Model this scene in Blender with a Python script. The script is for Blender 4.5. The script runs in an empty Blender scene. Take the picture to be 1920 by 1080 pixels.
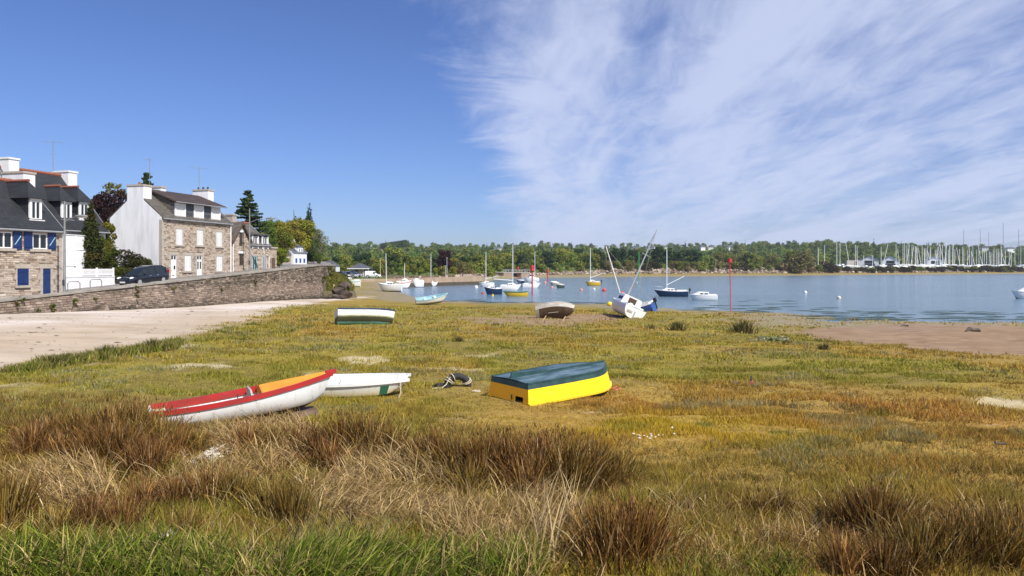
import bpy, math, random
import numpy as np
from mathutils import Matrix, Vector
R = math.radians
random.seed(7)
rng = np.random.default_rng(7)
SC = bpy.context.scene
COL = SC.collection

# ------------------------------------------------------------------ camera
F, HZ, EYE = 1400.0, 501.0, 4.0           # focal length and horizon of the photograph (1920 px wide), eye above the water
cam_d = bpy.data.cameras.new('Camera')
cam_d.sensor_width = 36.0
cam_d.lens = 36.0 * F / 1920.0
cam_d.shift_y = -(540.0 - HZ) / 1920.0
cam_d.clip_start = 0.1
cam_d.clip_end = 8000.0
cam = bpy.data.objects.new('Camera', cam_d)
COL.objects.link(cam)
cam.location = (0, 0, EYE)
cam.rotation_euler = (R(90), 0, 0)
SC.camera = cam

# ------------------------------------------------------------------ sun, sky, exposure
SUN_EL, SUN_AZ = R(47), R(141)             # azimuth clockwise from the view direction (+Y)
sun_dir = Vector((math.cos(SUN_EL) * math.sin(SUN_AZ), math.cos(SUN_EL) * math.cos(SUN_AZ), math.sin(SUN_EL)))
sd_ = bpy.data.lights.new('Sun', 'SUN')
sd_.energy = 5.0
sd_.angle = R(0.53)
sd_.color = (1.0, 0.95, 0.86)
sun = bpy.data.objects.new('Sun', sd_)
COL.objects.link(sun)
sun.location = (30, -30, 60)
sun.rotation_euler = sun_dir.to_track_quat('Z', 'Y').to_euler()
SC.view_settings.view_transform = 'Standard'
SC.view_settings.look = 'None'
SC.view_settings.exposure = 0.22
SC.view_settings.gamma = 1.0
SC.view_settings.use_curve_mapping = False

W = bpy.data.worlds.new('World')
SC.world = W
W.use_nodes = True
nt = W.node_tree
nt.nodes.clear()

def N(tree, kind, **kw):
    n = tree.nodes.new(kind)
    for k, v in kw.items():
        if k == 'inp':
            for a, b in v.items():
                n.inputs[a].default_value = b
        else:
            setattr(n, k, v)
    return n

def math_node(t, op, a, b=None, c=None, clamp=False):
    n = t.nodes.new('ShaderNodeMath')
    n.operation = op
    n.use_clamp = clamp
    for i, v in enumerate((a, b, c)):
        if v is None:
            continue
        if isinstance(v, (int, float)):
            n.inputs[i].default_value = v
        else:
            t.links.new(v, n.inputs[i])
    return n.outputs[0]

def ramp_node(t, fac, stops, interp='LINEAR'):
    n = t.nodes.new('ShaderNodeValToRGB')
    n.color_ramp.interpolation = interp
    e = n.color_ramp.elements
    while len(e) < len(stops):
        e.new(0.5)
    for i, (p, c) in enumerate(stops):
        e[i].position = p
        e[i].color = (c, c, c, 1) if isinstance(c, (int, float)) else (*c, 1)
    t.links.new(fac, n.inputs[0])
    return n.outputs[0]

sky = N(nt, 'ShaderNodeTexSky', sky_type='NISHITA')
sky.sun_disc = False
sky.sun_elevation = SUN_EL
sky.sun_rotation = SUN_AZ
sky.altitude = 0
sky.air_density = 1.0
sky.dust_density = 0.3
sky.ozone_density = 4.0
SKY_STRENGTH = 0.078
tc = N(nt, 'ShaderNodeTexCoord')
sep = N(nt, 'ShaderNodeSeparateXYZ')
nt.links.new(tc.outputs['Generated'], sep.inputs[0])
zc = math_node(nt, 'MAXIMUM', sep.outputs['Z'], 0.0)
zc = math_node(nt, 'ADD', zc, 0.10)                      # cirrus layer seen in perspective, curved like the earth's air
u_ = math_node(nt, 'DIVIDE', sep.outputs['X'], zc)
v_ = math_node(nt, 'DIVIDE', sep.outputs['Y'], zc)
comb = N(nt, 'ShaderNodeCombineXYZ')
nt.links.new(u_, comb.inputs[0]); nt.links.new(v_, comb.inputs[1])
def cloud_noise(scale, rot, stretch, detail, rough, dist, off=(0, 0, 0)):
    mp = N(nt, 'ShaderNodeMapping')
    mp.inputs['Rotation'].default_value = (0, 0, rot)
    mp.inputs['Scale'].default_value = stretch
    mp.inputs['Location'].default_value = off
    nt.links.new(comb.outputs[0], mp.inputs[0])
    n = N(nt, 'ShaderNodeTexNoise', inp={'Scale': scale, 'Detail': detail, 'Roughness': rough, 'Distortion': dist})
    nt.links.new(mp.outputs[0], n.inputs['Vector'])
    return n.outputs[0]
streak = cloud_noise(1.2, R(28), (1.9, 0.42, 1), 9, 0.58, 0.7, (3.1, 0.7, 0))
puff = cloud_noise(4.6, R(24), (1.5, 0.62, 1), 9, 0.62, 0.8, (1.3, 4.2, 0))
big = cloud_noise(0.8, R(24), (1.2, 0.45, 1), 4, 0.5, 0.3, (5.2, 2.2, 0))
edge_n = cloud_noise(1.6, 0.0, (1, 1, 1), 7, 0.65, 0.6, (2.2, 7.7, 0))
# the sheet of cirrus has an edge: clear blue to the west of it
e1 = math_node(nt, 'MULTIPLY_ADD', edge_n, 1.0, -0.50)
e2 = math_node(nt, 'ADD', u_, e1)
e2 = math_node(nt, 'MULTIPLY_ADD', v_, -0.03, e2)
edge = N(nt, 'ShaderNodeMapRange', interpolation_type='SMOOTHSTEP', inp={'From Min': -0.36, 'From Max': 0.02})
nt.links.new(e2, edge.inputs[0])
mix1 = math_node(nt, 'MULTIPLY', streak, 0.46)
mix1 = math_node(nt, 'MULTIPLY_ADD', puff, 0.27, mix1)
mix1 = math_node(nt, 'MULTIPLY_ADD', big, 0.34, mix1)
dens = N(nt, 'ShaderNodeMapRange', interpolation_type='SMOOTHSTEP', inp={'From Min': 0.33, 'From Max': 0.62, 'To Min': 0.0, 'To Max': 0.88})
nt.links.new(mix1, dens.inputs[0])
veil = math_node(nt, 'MULTIPLY_ADD', dens.outputs[0], 0.80, 0.12)
cl = math_node(nt, 'MULTIPLY', veil, edge.outputs[0], clamp=True)
above = N(nt, 'ShaderNodeMapRange', interpolation_type='SMOOTHSTEP', inp={'From Min': -0.01, 'From Max': 0.02})
nt.links.new(sep.outputs['Z'], above.inputs[0])
cl = math_node(nt, 'MULTIPLY', cl, above.outputs[0])
skyt = N(nt, 'ShaderNodeMix', data_type='RGBA', blend_type='MULTIPLY')
skyt.inputs[0].default_value = 1.0
nt.links.new(sky.outputs[0], skyt.inputs[6])
skyt.inputs[7].default_value = (0.80, 0.90, 1.30, 1)
bg1 = N(nt, 'ShaderNodeBackground', inp={'Strength': SKY_STRENGTH})
nt.links.new(skyt.outputs[2], bg1.inputs[0])
bg2 = N(nt, 'ShaderNodeBackground', inp={'Color': (0.68, 0.75, 0.98, 1), 'Strength': 0.83})
mx = N(nt, 'ShaderNodeMixShader')
nt.links.new(cl, mx.inputs[0]); nt.links.new(bg1.outputs[0], mx.inputs[1]); nt.links.new(bg2.outputs[0], mx.inputs[2])
wo = N(nt, 'ShaderNodeOutputWorld')
nt.links.new(mx.outputs[0], wo.inputs[0])

# ------------------------------------------------------------------ small helpers
def tag(o, label=None, cat=None, group=None, kind=None):
    if label: o['label'] = label
    if cat: o['category'] = cat
    if group: o['group'] = group
    if kind: o['kind'] = kind
    return o

def empty(name, loc, rz=0.0, label=None, cat=None, group=None):
    o = bpy.data.objects.new(name, None)
    COL.objects.link(o)
    o.location = loc
    o.rotation_euler = (0, 0, rz)
    o.empty_display_size = 0.2
    return tag(o, label, cat, group)

def copy_tree(o, parent=None):
    c = o.copy()
    COL.objects.link(c)
    c.parent = parent
    for ch in o.children:
        copy_tree(ch, c)
    return c

class MB:
    """collects faces, builds ONE mesh object"""
    def __init__(s):
        s.v, s.f, s.m = [], [], []
    def add(s, vs, fs, m=0):
        b = len(s.v)
        s.v += [tuple(p) for p in vs]
        s.f += [tuple(i + b for i in f) for f in fs]
        s.m += [m] * len(fs)
        return s
    def box(s, c, size, rot=None, m=0, taper=(1, 1)):
        x, y, z = size[0] / 2, size[1] / 2, size[2] / 2
        tx, ty = taper
        vs = [Vector(p) for p in ((-x, -y, -z), (x, -y, -z), (x, y, -z), (-x, y, -z),
              (-x * tx, -y * ty, z), (x * tx, -y * ty, z), (x * tx, y * ty, z), (-x * tx, y * ty, z))]
        if rot is not None:
            vs = [rot @ p for p in vs]
        vs = [p + Vector(c) for p in vs]
        return s.add(vs, [(0, 3, 2, 1), (4, 5, 6, 7), (0, 1, 5, 4), (1, 2, 6, 5), (2, 3, 7, 6), (3, 0, 4, 7)], m)
    def span(s, a, b, m=0):
        return s.box([(a[i] + b[i]) / 2 for i in range(3)], [abs(b[i] - a[i]) for i in range(3)], m=m)
    def tube(s, pts, rad, n=8, m=0, caps=True):
        pts = [Vector(p) for p in pts]
        if isinstance(rad, (int, float)):
            rad = [rad] * len(pts)
        rings = []
        up = Vector((0, 0, 1))
        for i, p in enumerate(pts):
            d = (pts[min(i + 1, len(pts) - 1)] - pts[max(i - 1, 0)]).normalized()
            a = d.cross(up)
            if a.length < 1e-3:
                a = d.cross(Vector((0, 1, 0)))
            a.normalize()
            b = d.cross(a)
            rings.append([p + (a * math.cos(2 * math.pi * k / n) + b * math.sin(2 * math.pi * k / n)) * rad[i] for k in range(n)])
        vs = [q for r_ in rings for q in r_]
        fs = []
        for i in range(len(pts) - 1):
            for k in range(n):
                k2 = (k + 1) % n
                fs.append((i * n + k, i * n + k2, (i + 1) * n + k2, (i + 1) * n + k))
        if caps:
            fs.append(tuple(reversed(range(n))))
            fs.append(tuple(range((len(pts) - 1) * n, len(pts) * n)))
        return s.add(vs, fs, m)
    def grid(s, rows, m=0, close=False, flip=False):
        nr, nc = len(rows), len(rows[0])
        fs = []
        for i in range(nr - 1):
            for j in range(nc - 1 + (1 if close else 0)):
                q = (i * nc + j, i * nc + (j + 1) % nc, (i + 1) * nc + (j + 1) % nc, (i + 1) * nc + j)
                fs.append(q[::-1] if flip else q)
        return s.add([p for r_ in rows for p in r_], fs, m)
    def prism(s, poly, a, b, axis=1, m=0):
        """poly of 2-D points extruded along axis from a to b"""
        def pt(p, h):
            if axis == 0: return (h, p[0], p[1])
            if axis == 1: return (p[0], h, p[1])
            return (p[0], p[1], h)
        n = len(poly)
        vs = [pt(p, a) for p in poly] + [pt(p, b) for p in poly]
        fs = [tuple(range(n)), tuple(reversed(range(n, 2 * n)))]
        fs += [(i, i + n, (i + 1) % n + n, (i + 1) % n) for i in range(n)]
        return s.add(vs, fs, m)
    def ball(s, c, r, n=10, k=7, m=0, sq=(1, 1, 1)):
        rows = []
        for i in range(k + 1):
            th = math.pi * i / k
            rr = max(math.sin(th), 1e-3)
            rows.append([(c[0] + r * sq[0] * rr * math.cos(2 * math.pi * j / n), c[1] + r * sq[1] * rr * math.sin(2 * math.pi * j / n), c[2] - r * sq[2] * math.cos(th)) for j in range(n)])
        return s.grid(rows, m, close=True)
    def build(s, name, mats, parent=None, smooth=False, loc=None, kind=None, fix=True):
        me = bpy.data.meshes.new(name)
        me.from_pydata(s.v, [], s.f)
        if not isinstance(mats, (list, tuple)):
            mats = [mats]
        for q in mats:
            me.materials.append(q)
        me.polygons.foreach_set('material_index', s.m)
        if smooth:
            me.polygons.foreach_set('use_smooth', [True] * len(s.f))
            try:
                me.set_sharp_from_angle(angle=R(38))
            except Exception:
                pass
        me.validate()
        me.update()
        if fix:
            import bmesh
            bm = bmesh.new(); bm.from_mesh(me)
            bmesh.ops.recalc_face_normals(bm, faces=bm.faces)
            bm.to_mesh(me); bm.free()
        o = bpy.data.objects.new(name, me)
        COL.objects.link(o)
        o.parent = parent
        if loc is not None:
            o.location = loc
        if kind:
            o['kind'] = kind
        return o

def np_mesh(name, verts, faces, mats, cols=None, smooth=False, parent=None):
    """numpy arrays -> mesh object; faces (n,3) or (n,4)"""
    me = bpy.data.meshes.new(name)
    nv, nf, k = len(verts), len(faces), faces.shape[1]
    me.vertices.add(nv)
    me.vertices.foreach_set('co', np.ascontiguousarray(verts, dtype=np.float32).ravel())
    me.loops.add(nf * k)
    me.loops.foreach_set('vertex_index', np.ascontiguousarray(faces, dtype=np.int32).ravel())
    me.polygons.add(nf)
    me.polygons.foreach_set('loop_start', np.arange(0, nf * k, k, dtype=np.int32))
    try:
        me.polygons.foreach_set('loop_total', np.full(nf, k, dtype=np.int32))
    except Exception:
        pass
    if smooth:
        me.polygons.foreach_set('use_smooth', np.ones(nf, dtype=bool))
    me.update(calc_edges=True)
    if cols is not None:
        a = me.color_attributes.new('Col', 'FLOAT_COLOR', 'POINT')
        c4 = np.ones((nv, 4), dtype=np.float32)
        c4[:, :cols.shape[1]] = cols
        a.data.foreach_set('color', c4.ravel())
    for q in (mats if isinstance(mats, (list, tuple)) else [mats]):
        me.materials.append(q)
    o = bpy.data.objects.new(name, me)
    COL.objects.link(o)
    o.parent = parent
    return o

# value noise
def _hash(ix, iy, seed):
    h = (ix.astype(np.int64) * 374761393 + iy.astype(np.int64) * 668265263 + seed * 974634777) & 0xFFFFFFFF
    h = ((h ^ (h >> 13)) * 1274126177) & 0xFFFFFFFF
    return ((h ^ (h >> 16)) & 0xFFFF) / 65535.0
def vnoise(x, y, seed=0):
    x = np.asarray(x, float); y = np.asarray(y, float)
    ix = np.floor(x).astype(np.int64); iy = np.floor(y).astype(np.int64)
    fx = x - ix; fy = y - iy
    fx = fx * fx * (3 - 2 * fx); fy = fy * fy * (3 - 2 * fy)
    a = _hash(ix, iy, seed); b = _hash(ix + 1, iy, seed); c = _hash(ix, iy + 1, seed); d = _hash(ix + 1, iy + 1, seed)
    return (a * (1 - fx) + b * fx) * (1 - fy) + (c * (1 - fx) + d * fx) * fy
def fbm(x, y, seed=0, oct=4):
    s = 0; a = 0.5; t = 0
    for i in range(oct):
        s = s + a * vnoise(np.asarray(x) * 2 ** i, np.asarray(y) * 2 ** i, seed + i * 17); t += a; a *= 0.5
    return s / t
def sstep(a, b, x):
    t = np.clip((np.asarray(x, float) - a) / (b - a), 0, 1)
    return t * t * (3 - 2 * t)

# ------------------------------------------------------------------ terrain heights (water level z = 0)
def W0(px, py):                                           # a point on the water plane
    d = EYE * F / (py - HZ)
    return ((px - 960) / F * d, d)
near_shore = [(260, 34), W0(1920, 605), W0(1760, 603), W0(1620, 600), W0(1585, 601), W0(1557, 606), W0(1562, 600), W0(1566, 595),
              W0(1480, 588), W0(1440, 585), W0(1370, 583), W0(1262, 579), W0(1226, 575), W0(1155, 569.5), W0(1043, 568.5),
              W0(977, 567), W0(860, 564), W0(832, 564), W0(788, 561), W0(775, 555), W0(756, 549)]
quay_line = [(-21.5, 150), (-7.2, 172)]
far_shore = [(-6.9, 178), (-6.5, 205), W0(935, 523), W0(985, 521), W0(1050, 520.3), W0(1170, 519.3), W0(1400, 517.6), W0(1650, 515.6), W0(1920, 513.6), (480, 520), (1500, 900)]
WATER = np.array(near_shore + quay_line + far_shore + [(1500, 30)])

def poly_sd(x, y, P):
    """distance to the polygon's edge, positive outside"""
    x = np.asarray(x, float); y = np.asarray(y, float)
    best = np.full(x.shape, 1e18); ins = np.zeros(x.shape, bool)
    n = len(P)
    for i in range(n):
        ax, ay = P[i]; bx, by = P[(i + 1) % n]
        ex, ey = bx - ax, by - ay
        t = np.clip(((x - ax) * ex + (y - ay) * ey) / (ex * ex + ey * ey + 1e-12), 0, 1)
        best = np.minimum(best, (x - ax - t * ex) ** 2 + (y - ay - t * ey) ** 2)
        c = ((ay > y) != (by > y))
        with np.errstate(divide='ignore', invalid='ignore'):
            xi = ex * (y - ay) / (ey if abs(ey) > 1e-12 else 1e-12) + ax
        ins ^= c & (x < xi)
    d = np.sqrt(best)
    return np.where(ins, -d, d)

def ground(x, y, micro=True):
    x = np.asarray(x, float); y = np.asarray(y, float)
    sd = poly_sd(x, y, WATER)
    near = np.interp(sd, [-60, -10, 0, 6, 20, 40, 55, 75], [-2.0, -0.35, 0, 0.11, 0.42, 0.95, 1.38, 1.6])
    near = near + 0.35 * sstep(-12, -22, x) * sstep(55, 75, y) * sstep(108, 92, y)
    rise = sstep(-30, 60, x)
    fr = np.interp(sd, [-60, 0, 12, 14, 19, 40, 100, 200, 350, 520, 700, 1200], [-2, 0, 0.9, 1.2, 3.0, 3.3, 4.0, 7.5, 14.5, 25, 29, 29])
    fl = np.interp(sd, [-60, 0, 0.6, 1.0, 7, 40, 100, 200, 350, 520, 700, 1200], [-2, -.4, 0.0, 1.25, 1.35, 1.6, 2.6, 7, 13.5, 22, 25, 25])
    far = fl * (1 - rise) + fr * rise
    far = far + 13.0 * (fbm(x / 190.0 + 3.3, y / 190.0, 13, 3) - 0.5) * sstep(130, 330, sd)
    far = far + 9.0 * sstep(80, 380, x) * sstep(70, 300, sd)
    w = sstep(118, 150, y + 0.25 * np.abs(x + 10))
    z = near * (1 - w) + far * w
    z = np.where(y < 2, np.minimum(z, 1.55), z)
    if micro:
        land = sstep(0.5, 10, sd) * (1 - w) * sstep(-26, -14, x + (y - 40) * 0.1)
        z = z + land * (0.16 * (fbm(x * 0.35, y * 0.35, 3) - 0.5) + 0.13 * (fbm(x * 1.9, y * 1.9, 5, 3) - 0.5))
        z = z + (1 - w) * sstep(-6, 3, sd) * 0.10 * (fbm(x * 0.22, y * 0.5, 9, 3) - 0.5) * sstep(25, 6, np.abs(sd))
    return z

_YS = np.concatenate([np.linspace(3.5, 60, 700), np.geomspace(60, 900, 700)])
def gp(px, py, yrange=None):
    """the ground point seen at a pixel of the photograph"""
    Y = _YS
    X = (px - 960) / F * Y
    Z = EYE - (py - HZ) / F * Y
    g = ground(X, Y)
    hit = np.nonzero(Z <= g)[0]
    i = hit[0] if len(hit) else len(Y) - 1
    return Vector((X[i], Y[i], g[i]))
def at(px, py, Y):
    """the point at depth Y seen at a pixel"""
    return Vector(((px - 960) / F * Y, Y, EYE - (py - HZ) / F * Y))
def gz(x, y):
    return float(ground(np.array([x]), np.array([y]))[0])
# ------------------------------------------------------------------ materials
M = {}
def mat(name, col, rough=0.7, col2=None, scale=5.0, bump=0.0, bscale=None, metal=0.0, spec=0.5, detail=5, coat=0.0, stretch=(1, 1, 1), lo=0.35, hi=0.65):
    m = bpy.data.materials.new(name)
    m.use_nodes = True
    t = m.node_tree
    p = t.nodes['Principled BSDF']
    p.inputs['Roughness'].default_value = rough
    p.inputs['Metallic'].default_value = metal
    p.inputs['Specular IOR Level'].default_value = spec
    p.inputs['Coat Weight'].default_value = coat
    p.inputs['Base Color'].default_value = (*col, 1)
    if col2 or bump:
        c = N(t, 'ShaderNodeTexCoord')
        mp = N(t, 'ShaderNodeMapping')
        mp.inputs['Scale'].default_value = stretch
        t.links.new(c.outputs['Object'], mp.inputs[0])
    if col2:
        n = N(t, 'ShaderNodeTexNoise', inp={'Scale': scale, 'Detail': detail, 'Roughness': 0.62})
        t.links.new(mp.outputs[0], n.inputs['Vector'])
        t.links.new(ramp_node(t, n.outputs[0], [(lo, col), (hi, col2)]), p.inputs['Base Color'])
    if bump:
        n2 = N(t, 'ShaderNodeTexNoise', inp={'Scale': bscale or scale * 3, 'Detail': 5, 'Roughness': 0.65})
        t.links.new(mp.outputs[0], n2.inputs['Vector'])
        b = N(t, 'ShaderNodeBump', inp={'Strength': min(bump, 1.0), 'Distance': 0.02})
        t.links.new(n2.outputs[0], b.inputs['Height'])
        t.links.new(b.outputs[0], p.inputs['Normal'])
    M[name] = m
    return m

def stone_mat(name, stops, lichen=0.35, lcol=(0.10, 0.085, 0.06), rough=0.9, tide=False, lscale=0.9):
    m = bpy.data.materials.new(name)
    m.use_nodes = True
    t = m.node_tree
    p = t.nodes['Principled BSDF']
    p.inputs['Roughness'].default_value = rough
    p.inputs['Specular IOR Level'].default_value = 0.2
    g = N(t, 'ShaderNodeNewGeometry')
    base = ramp_node(t, g.outputs['Random Per Island'], stops)
    n = N(t, 'ShaderNodeTexNoise', inp={'Scale': lscale, 'Detail': 7, 'Roughness': 0.65})
    t.links.new(g.outputs['Position'], n.inputs['Vector'])
    f = ramp_node(t, n.outputs[0], [(0.46, 0.0), (0.66, lichen)])
    mx = N(t, 'ShaderNodeMix', data_type='RGBA')
    t.links.new(f, mx.inputs[0]); t.links.new(base, mx.inputs[6])
    mx.inputs[7].default_value = (*lcol, 1)
    n2 = N(t, 'ShaderNodeTexNoise', inp={'Scale': 14.0, 'Detail': 4})
    t.links.new(g.outputs['Position'], n2.inputs['Vector'])
    mx2 = N(t, 'ShaderNodeMix', data_type='RGBA', blend_type='MULTIPLY')
    mx2.inputs[0].default_value = 0.7
    t.links.new(mx.outputs[2], mx2.inputs[6])
    t.links.new(ramp_node(t, n2.outputs[0], [(0.3, 0.72), (0.7, 1.2)]), mx2.inputs[7])
    outc = mx2.outputs[2]
    if tide:                                                  # weed-dark foot below the highest tides, pale washed band above it
        s = N(t, 'ShaderNodeSeparateXYZ'); t.links.new(g.outputs['Position'], s.inputs[0])
        hh = math_node(t, 'MULTIPLY_ADD', n.outputs[0], 1.6, s.outputs[2])
        for stops_, colr in (([(0.38, 0.0), (0.48, 0.32), (0.58, 0.32), (0.70, 0.0)], (0.44, 0.33, 0.26)), ([(0.30, 0.8), (0.395, 0.0)], (0.045, 0.038, 0.026))):
            fac_ = ramp_node(t, math_node(t, 'MULTIPLY', hh, 0.2), stops_)
            q = N(t, 'ShaderNodeMix', data_type='RGBA'); t.links.new(fac_, q.inputs[0]); t.links.new(outc, q.inputs[6]); q.inputs[7].default_value = (*colr, 1)
            outc = q.outputs[2]
    t.links.new(outc, p.inputs['Base Color'])
    b = N(t, 'ShaderNodeBump', inp={'Strength': 0.6, 'Distance': 0.02})
    t.links.new(n2.outputs[0], b.inputs['Height'])
    t.links.new(b.outputs[0], p.inputs['Normal'])
    M[name] = m
    return m

def slate_mat(name, c1, c2, rough=0.55, w=0.3, h=0.17):
    m = bpy.data.materials.new(name)
    m.use_nodes = True
    t = m.node_tree
    p = t.nodes['Principled BSDF']
    p.inputs['Roughness'].default_value = rough
    c = N(t, 'ShaderNodeTexCoord')
    s = N(t, 'ShaderNodeSeparateXYZ'); t.links.new(c.outputs['Object'], s.inputs[0])
    a = math_node(t, 'ADD', s.outputs[0], math_node(t, 'MULTIPLY', s.outputs[1], 0.37))
    cb = N(t, 'ShaderNodeCombineXYZ'); t.links.new(a, cb.inputs[0]); t.links.new(s.outputs[2], cb.inputs[1])
    br = N(t, 'ShaderNodeTexBrick', inp={'Scale': 1.0, 'Mortar Size': 0.012, 'Brick Width': w, 'Row Height': h, 'Color1': (*c1, 1), 'Color2': (*c2, 1), 'Mortar': (c1[0] * .4, c1[1] * .4, c1[2] * .4, 1)})
    t.links.new(cb.outputs[0], br.inputs['Vector'])
    n = N(t, 'ShaderNodeTexNoise', inp={'Scale': 1.1, 'Detail': 6, 'Roughness': 0.7})
    t.links.new(c.outputs['Object'], n.inputs['Vector'])
    mx = N(t, 'ShaderNodeMix', data_type='RGBA', blend_type='MULTIPLY'); mx.inputs[0].default_value = 0.8
    t.links.new(br.outputs[0], mx.inputs[6])
    t.links.new(ramp_node(t, n.outputs[0], [(0.3, 0.6), (0.7, 1.3)]), mx.inputs[7])
    t.links.new(mx.outputs[2], p.inputs['Base Color'])
    b = N(t, 'ShaderNodeBump', inp={'Strength': 0.5, 'Distance': 0.02})
    t.links.new(br.outputs['Fac'], b.inputs['Height']); b.invert = True
    t.links.new(b.outputs[0], p.inputs['Normal'])
    M[name] = m
    return m

def leaf_mat(name, tint=(1, 1, 1), trans=0.3, vary=0.25, rough=0.75):
    """colour comes from the mesh's own leaf colours, varied a little from plant to plant"""
    m = bpy.data.materials.new(name)
    m.use_nodes = True
    t = m.node_tree
    t.nodes.remove(t.nodes['Principled BSDF'])
    out = [n for n in t.nodes if n.type == 'OUTPUT_MATERIAL'][0]
    a = N(t, 'ShaderNodeAttribute', attribute_name='Col')
    oi = N(t, 'ShaderNodeObjectInfo')
    hs = N(t, 'ShaderNodeHueSaturation')
    t.links.new(a.outputs['Color'], hs.inputs['Color'])
    h = math_node(t, 'MULTIPLY_ADD', oi.outputs['Random'], 0.05 * vary * 4, 0.5 - 0.025 * vary * 4)
    t.links.new(h, hs.inputs['Hue'])
    r2 = math_node(t, 'FRACT', math_node(t, 'MULTIPLY', oi.outputs['Random'], 17.31))
    t.links.new(math_node(t, 'MULTIPLY_ADD', r2, vary * 1.6, 1 - vary * 0.8), hs.inputs['Value'])
    mx = N(t, 'ShaderNodeMix', data_type='RGBA', blend_type='MULTIPLY'); mx.inputs[0].default_value = 1
    t.links.new(hs.outputs[0], mx.inputs[6]); mx.inputs[7].default_value = (*tint, 1)
    d = N(t, 'ShaderNodeBsdfPrincipled', inp={'Roughness': rough, 'Specular IOR Level': 0.06})
    t.links.new(mx.outputs[2], d.inputs['Base Color'])
    tr = N(t, 'ShaderNodeBsdfTranslucent')
    t.links.new(mx.outputs[2], tr.inputs['Color'])
    ms = N(t, 'ShaderNodeMixShader'); ms.inputs[0].default_value = trans
    t.links.new(d.outputs[0], ms.inputs[1]); t.links.new(tr.outputs[0], ms.inputs[2])
    t.links.new(ms.outputs[0], out.inputs[0])
    M[name] = m
    return m

leaf_mat('leaf'); leaf_mat('grass', trans=0.35, vary=0.0); leaf_mat('rush', trans=0.25, vary=0.18)
mat('bark', (0.09, 0.07, 0.05), 0.9, (0.15, 0.12, 0.09), 6, 0.6)
mat('white_render', (0.80, 0.80, 0.82), 0.85, (0.62, 0.62, 0.65), 1.6, 0.15, 20, stretch=(1, 1, 0.22), lo=0.42, hi=0.75)
mat('white_wall', (0.80, 0.80, 0.81), 0.8, (0.70, 0.70, 0.72), 1.2, 0.1, 20)
mat('white_paint', (0.80, 0.80, 0.80), 0.45)
mat('white_gloss', (0.80, 0.80, 0.79), 0.3, (0.72, 0.72, 0.70), 2.5, coat=0.2, lo=0.5, hi=0.8)
mat('white_worn', (0.78, 0.77, 0.72), 0.5, (0.55, 0.50, 0.40), 2.2, 0.1, 30, lo=0.52, hi=0.8)
mat('blue_paint', (0.006, 0.024, 0.11), 0.5, (0.009, 0.032, 0.135), 3)
mat('blue_window', (0.07, 0.16, 0.5), 0.5)
mat('granite', (0.48, 0.42, 0.35), 0.9, (0.37, 0.32, 0.27), 5, 0.4, 40)
mat('mortar', (0.42, 0.35, 0.27), 0.95, (0.31, 0.26, 0.195), 3, 0.4, 30)
mat('wall_core', (0.10, 0.085, 0.065), 0.95, (0.15, 0.13, 0.10), 1.5, 0.5, 30)
mat('coping', (0.34, 0.31, 0.27), 0.95, (0.20, 0.18, 0.15), 1.3, 0.5, 25)
mat('glass', (0.015, 0.02, 0.025), 0.06, spec=0.6)
mat('ridge_tile', (0.30, 0.095, 0.05), 0.85, (0.20, 0.075, 0.045), 5, 0.3)
mat('lead', (0.30, 0.31, 0.33), 0.5, (0.22, 0.23, 0.24), 4)
mat('metal_grey', (0.30, 0.31, 0.30), 0.5, (0.22, 0.23, 0.22), 4, metal=0.3)
mat('metal_dark', (0.05, 0.05, 0.055), 0.5)
mat('alu', (0.62, 0.63, 0.64), 0.35, metal=0.55)
mat('mast_white', (0.78, 0.78, 0.78), 0.4)
mat('mast_grey', (0.26, 0.27, 0.28), 0.4, metal=0.3)
mat('tarmac', (0.17, 0.155, 0.145), 0.95, (0.22, 0.20, 0.185), 0.8, 0.3, 60)
mat('concrete', (0.40, 0.37, 0.33), 0.9, (0.30, 0.27, 0.23), 1.2, 0.3, 20)
mat('black_plastic', (0.015, 0.015, 0.016), 0.5)
mat('rubber', (0.012, 0.012, 0.014), 0.75, (0.03, 0.028, 0.026), 8, 0.3, 30)
mat('rope', (0.62, 0.56, 0.45), 0.9, (0.45, 0.40, 0.30), 20)
mat('rope_red', (0.60, 0.14, 0.10), 0.9)
mat('red_paint', (0.42, 0.018, 0.016), 0.5, (0.22, 0.03, 0.025), 5.0, 0.1, 30, stretch=(0.5, 1, 1.5), lo=0.40, hi=0.72)
mat('red_buoy', (0.62, 0.035, 0.03), 0.45, (0.5, 0.05, 0.04), 3)
mat('pink_buoy', (0.75, 0.25, 0.20), 0.5)
mat('yellow_buoy', (0.80, 0.55, 0.02), 0.5)
mat('orange_paint', (0.75, 0.26, 0.02), 0.5, (0.80, 0.34, 0.03), 2.5)
mat('yellow_paint', (0.88, 0.66, 0.004), 0.5, (0.66, 0.46, 0.03), 5.0, 0.12, 40, stretch=(0.5, 0.5, 2.2), lo=0.52, hi=0.80)
mat('yellow_paint_shaded', (0.88, 0.42, 0.004), 0.5, (0.70, 0.34, 0.03), 6.0, 0.10, 40, stretch=(1, 0.5, 2), lo=0.50, hi=0.78)  # same yellow paint, with the transom's weaker light put into the colour
mat('yellow_hull', (0.72, 0.46, 0.03), 0.45, (0.62, 0.38, 0.03), 3)
mat('green_trim', (0.03, 0.14, 0.07), 0.5)
mat('turquoise', (0.22, 0.48, 0.47), 0.5, (0.15, 0.38, 0.38), 4)
mat('pale_blue', (0.36, 0.58, 0.62), 0.5, (0.28, 0.5, 0.56), 3)
mat('navy_hull', (0.010, 0.03, 0.085), 0.3, coat=0.3)
mat('blue_hull', (0.02, 0.085, 0.36), 0.35, (0.03, 0.10, 0.32), 3, coat=0.2)
mat('antifoul', (0.018, 0.018, 0.02), 0.7, (0.05, 0.04, 0.03), 6)
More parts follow.
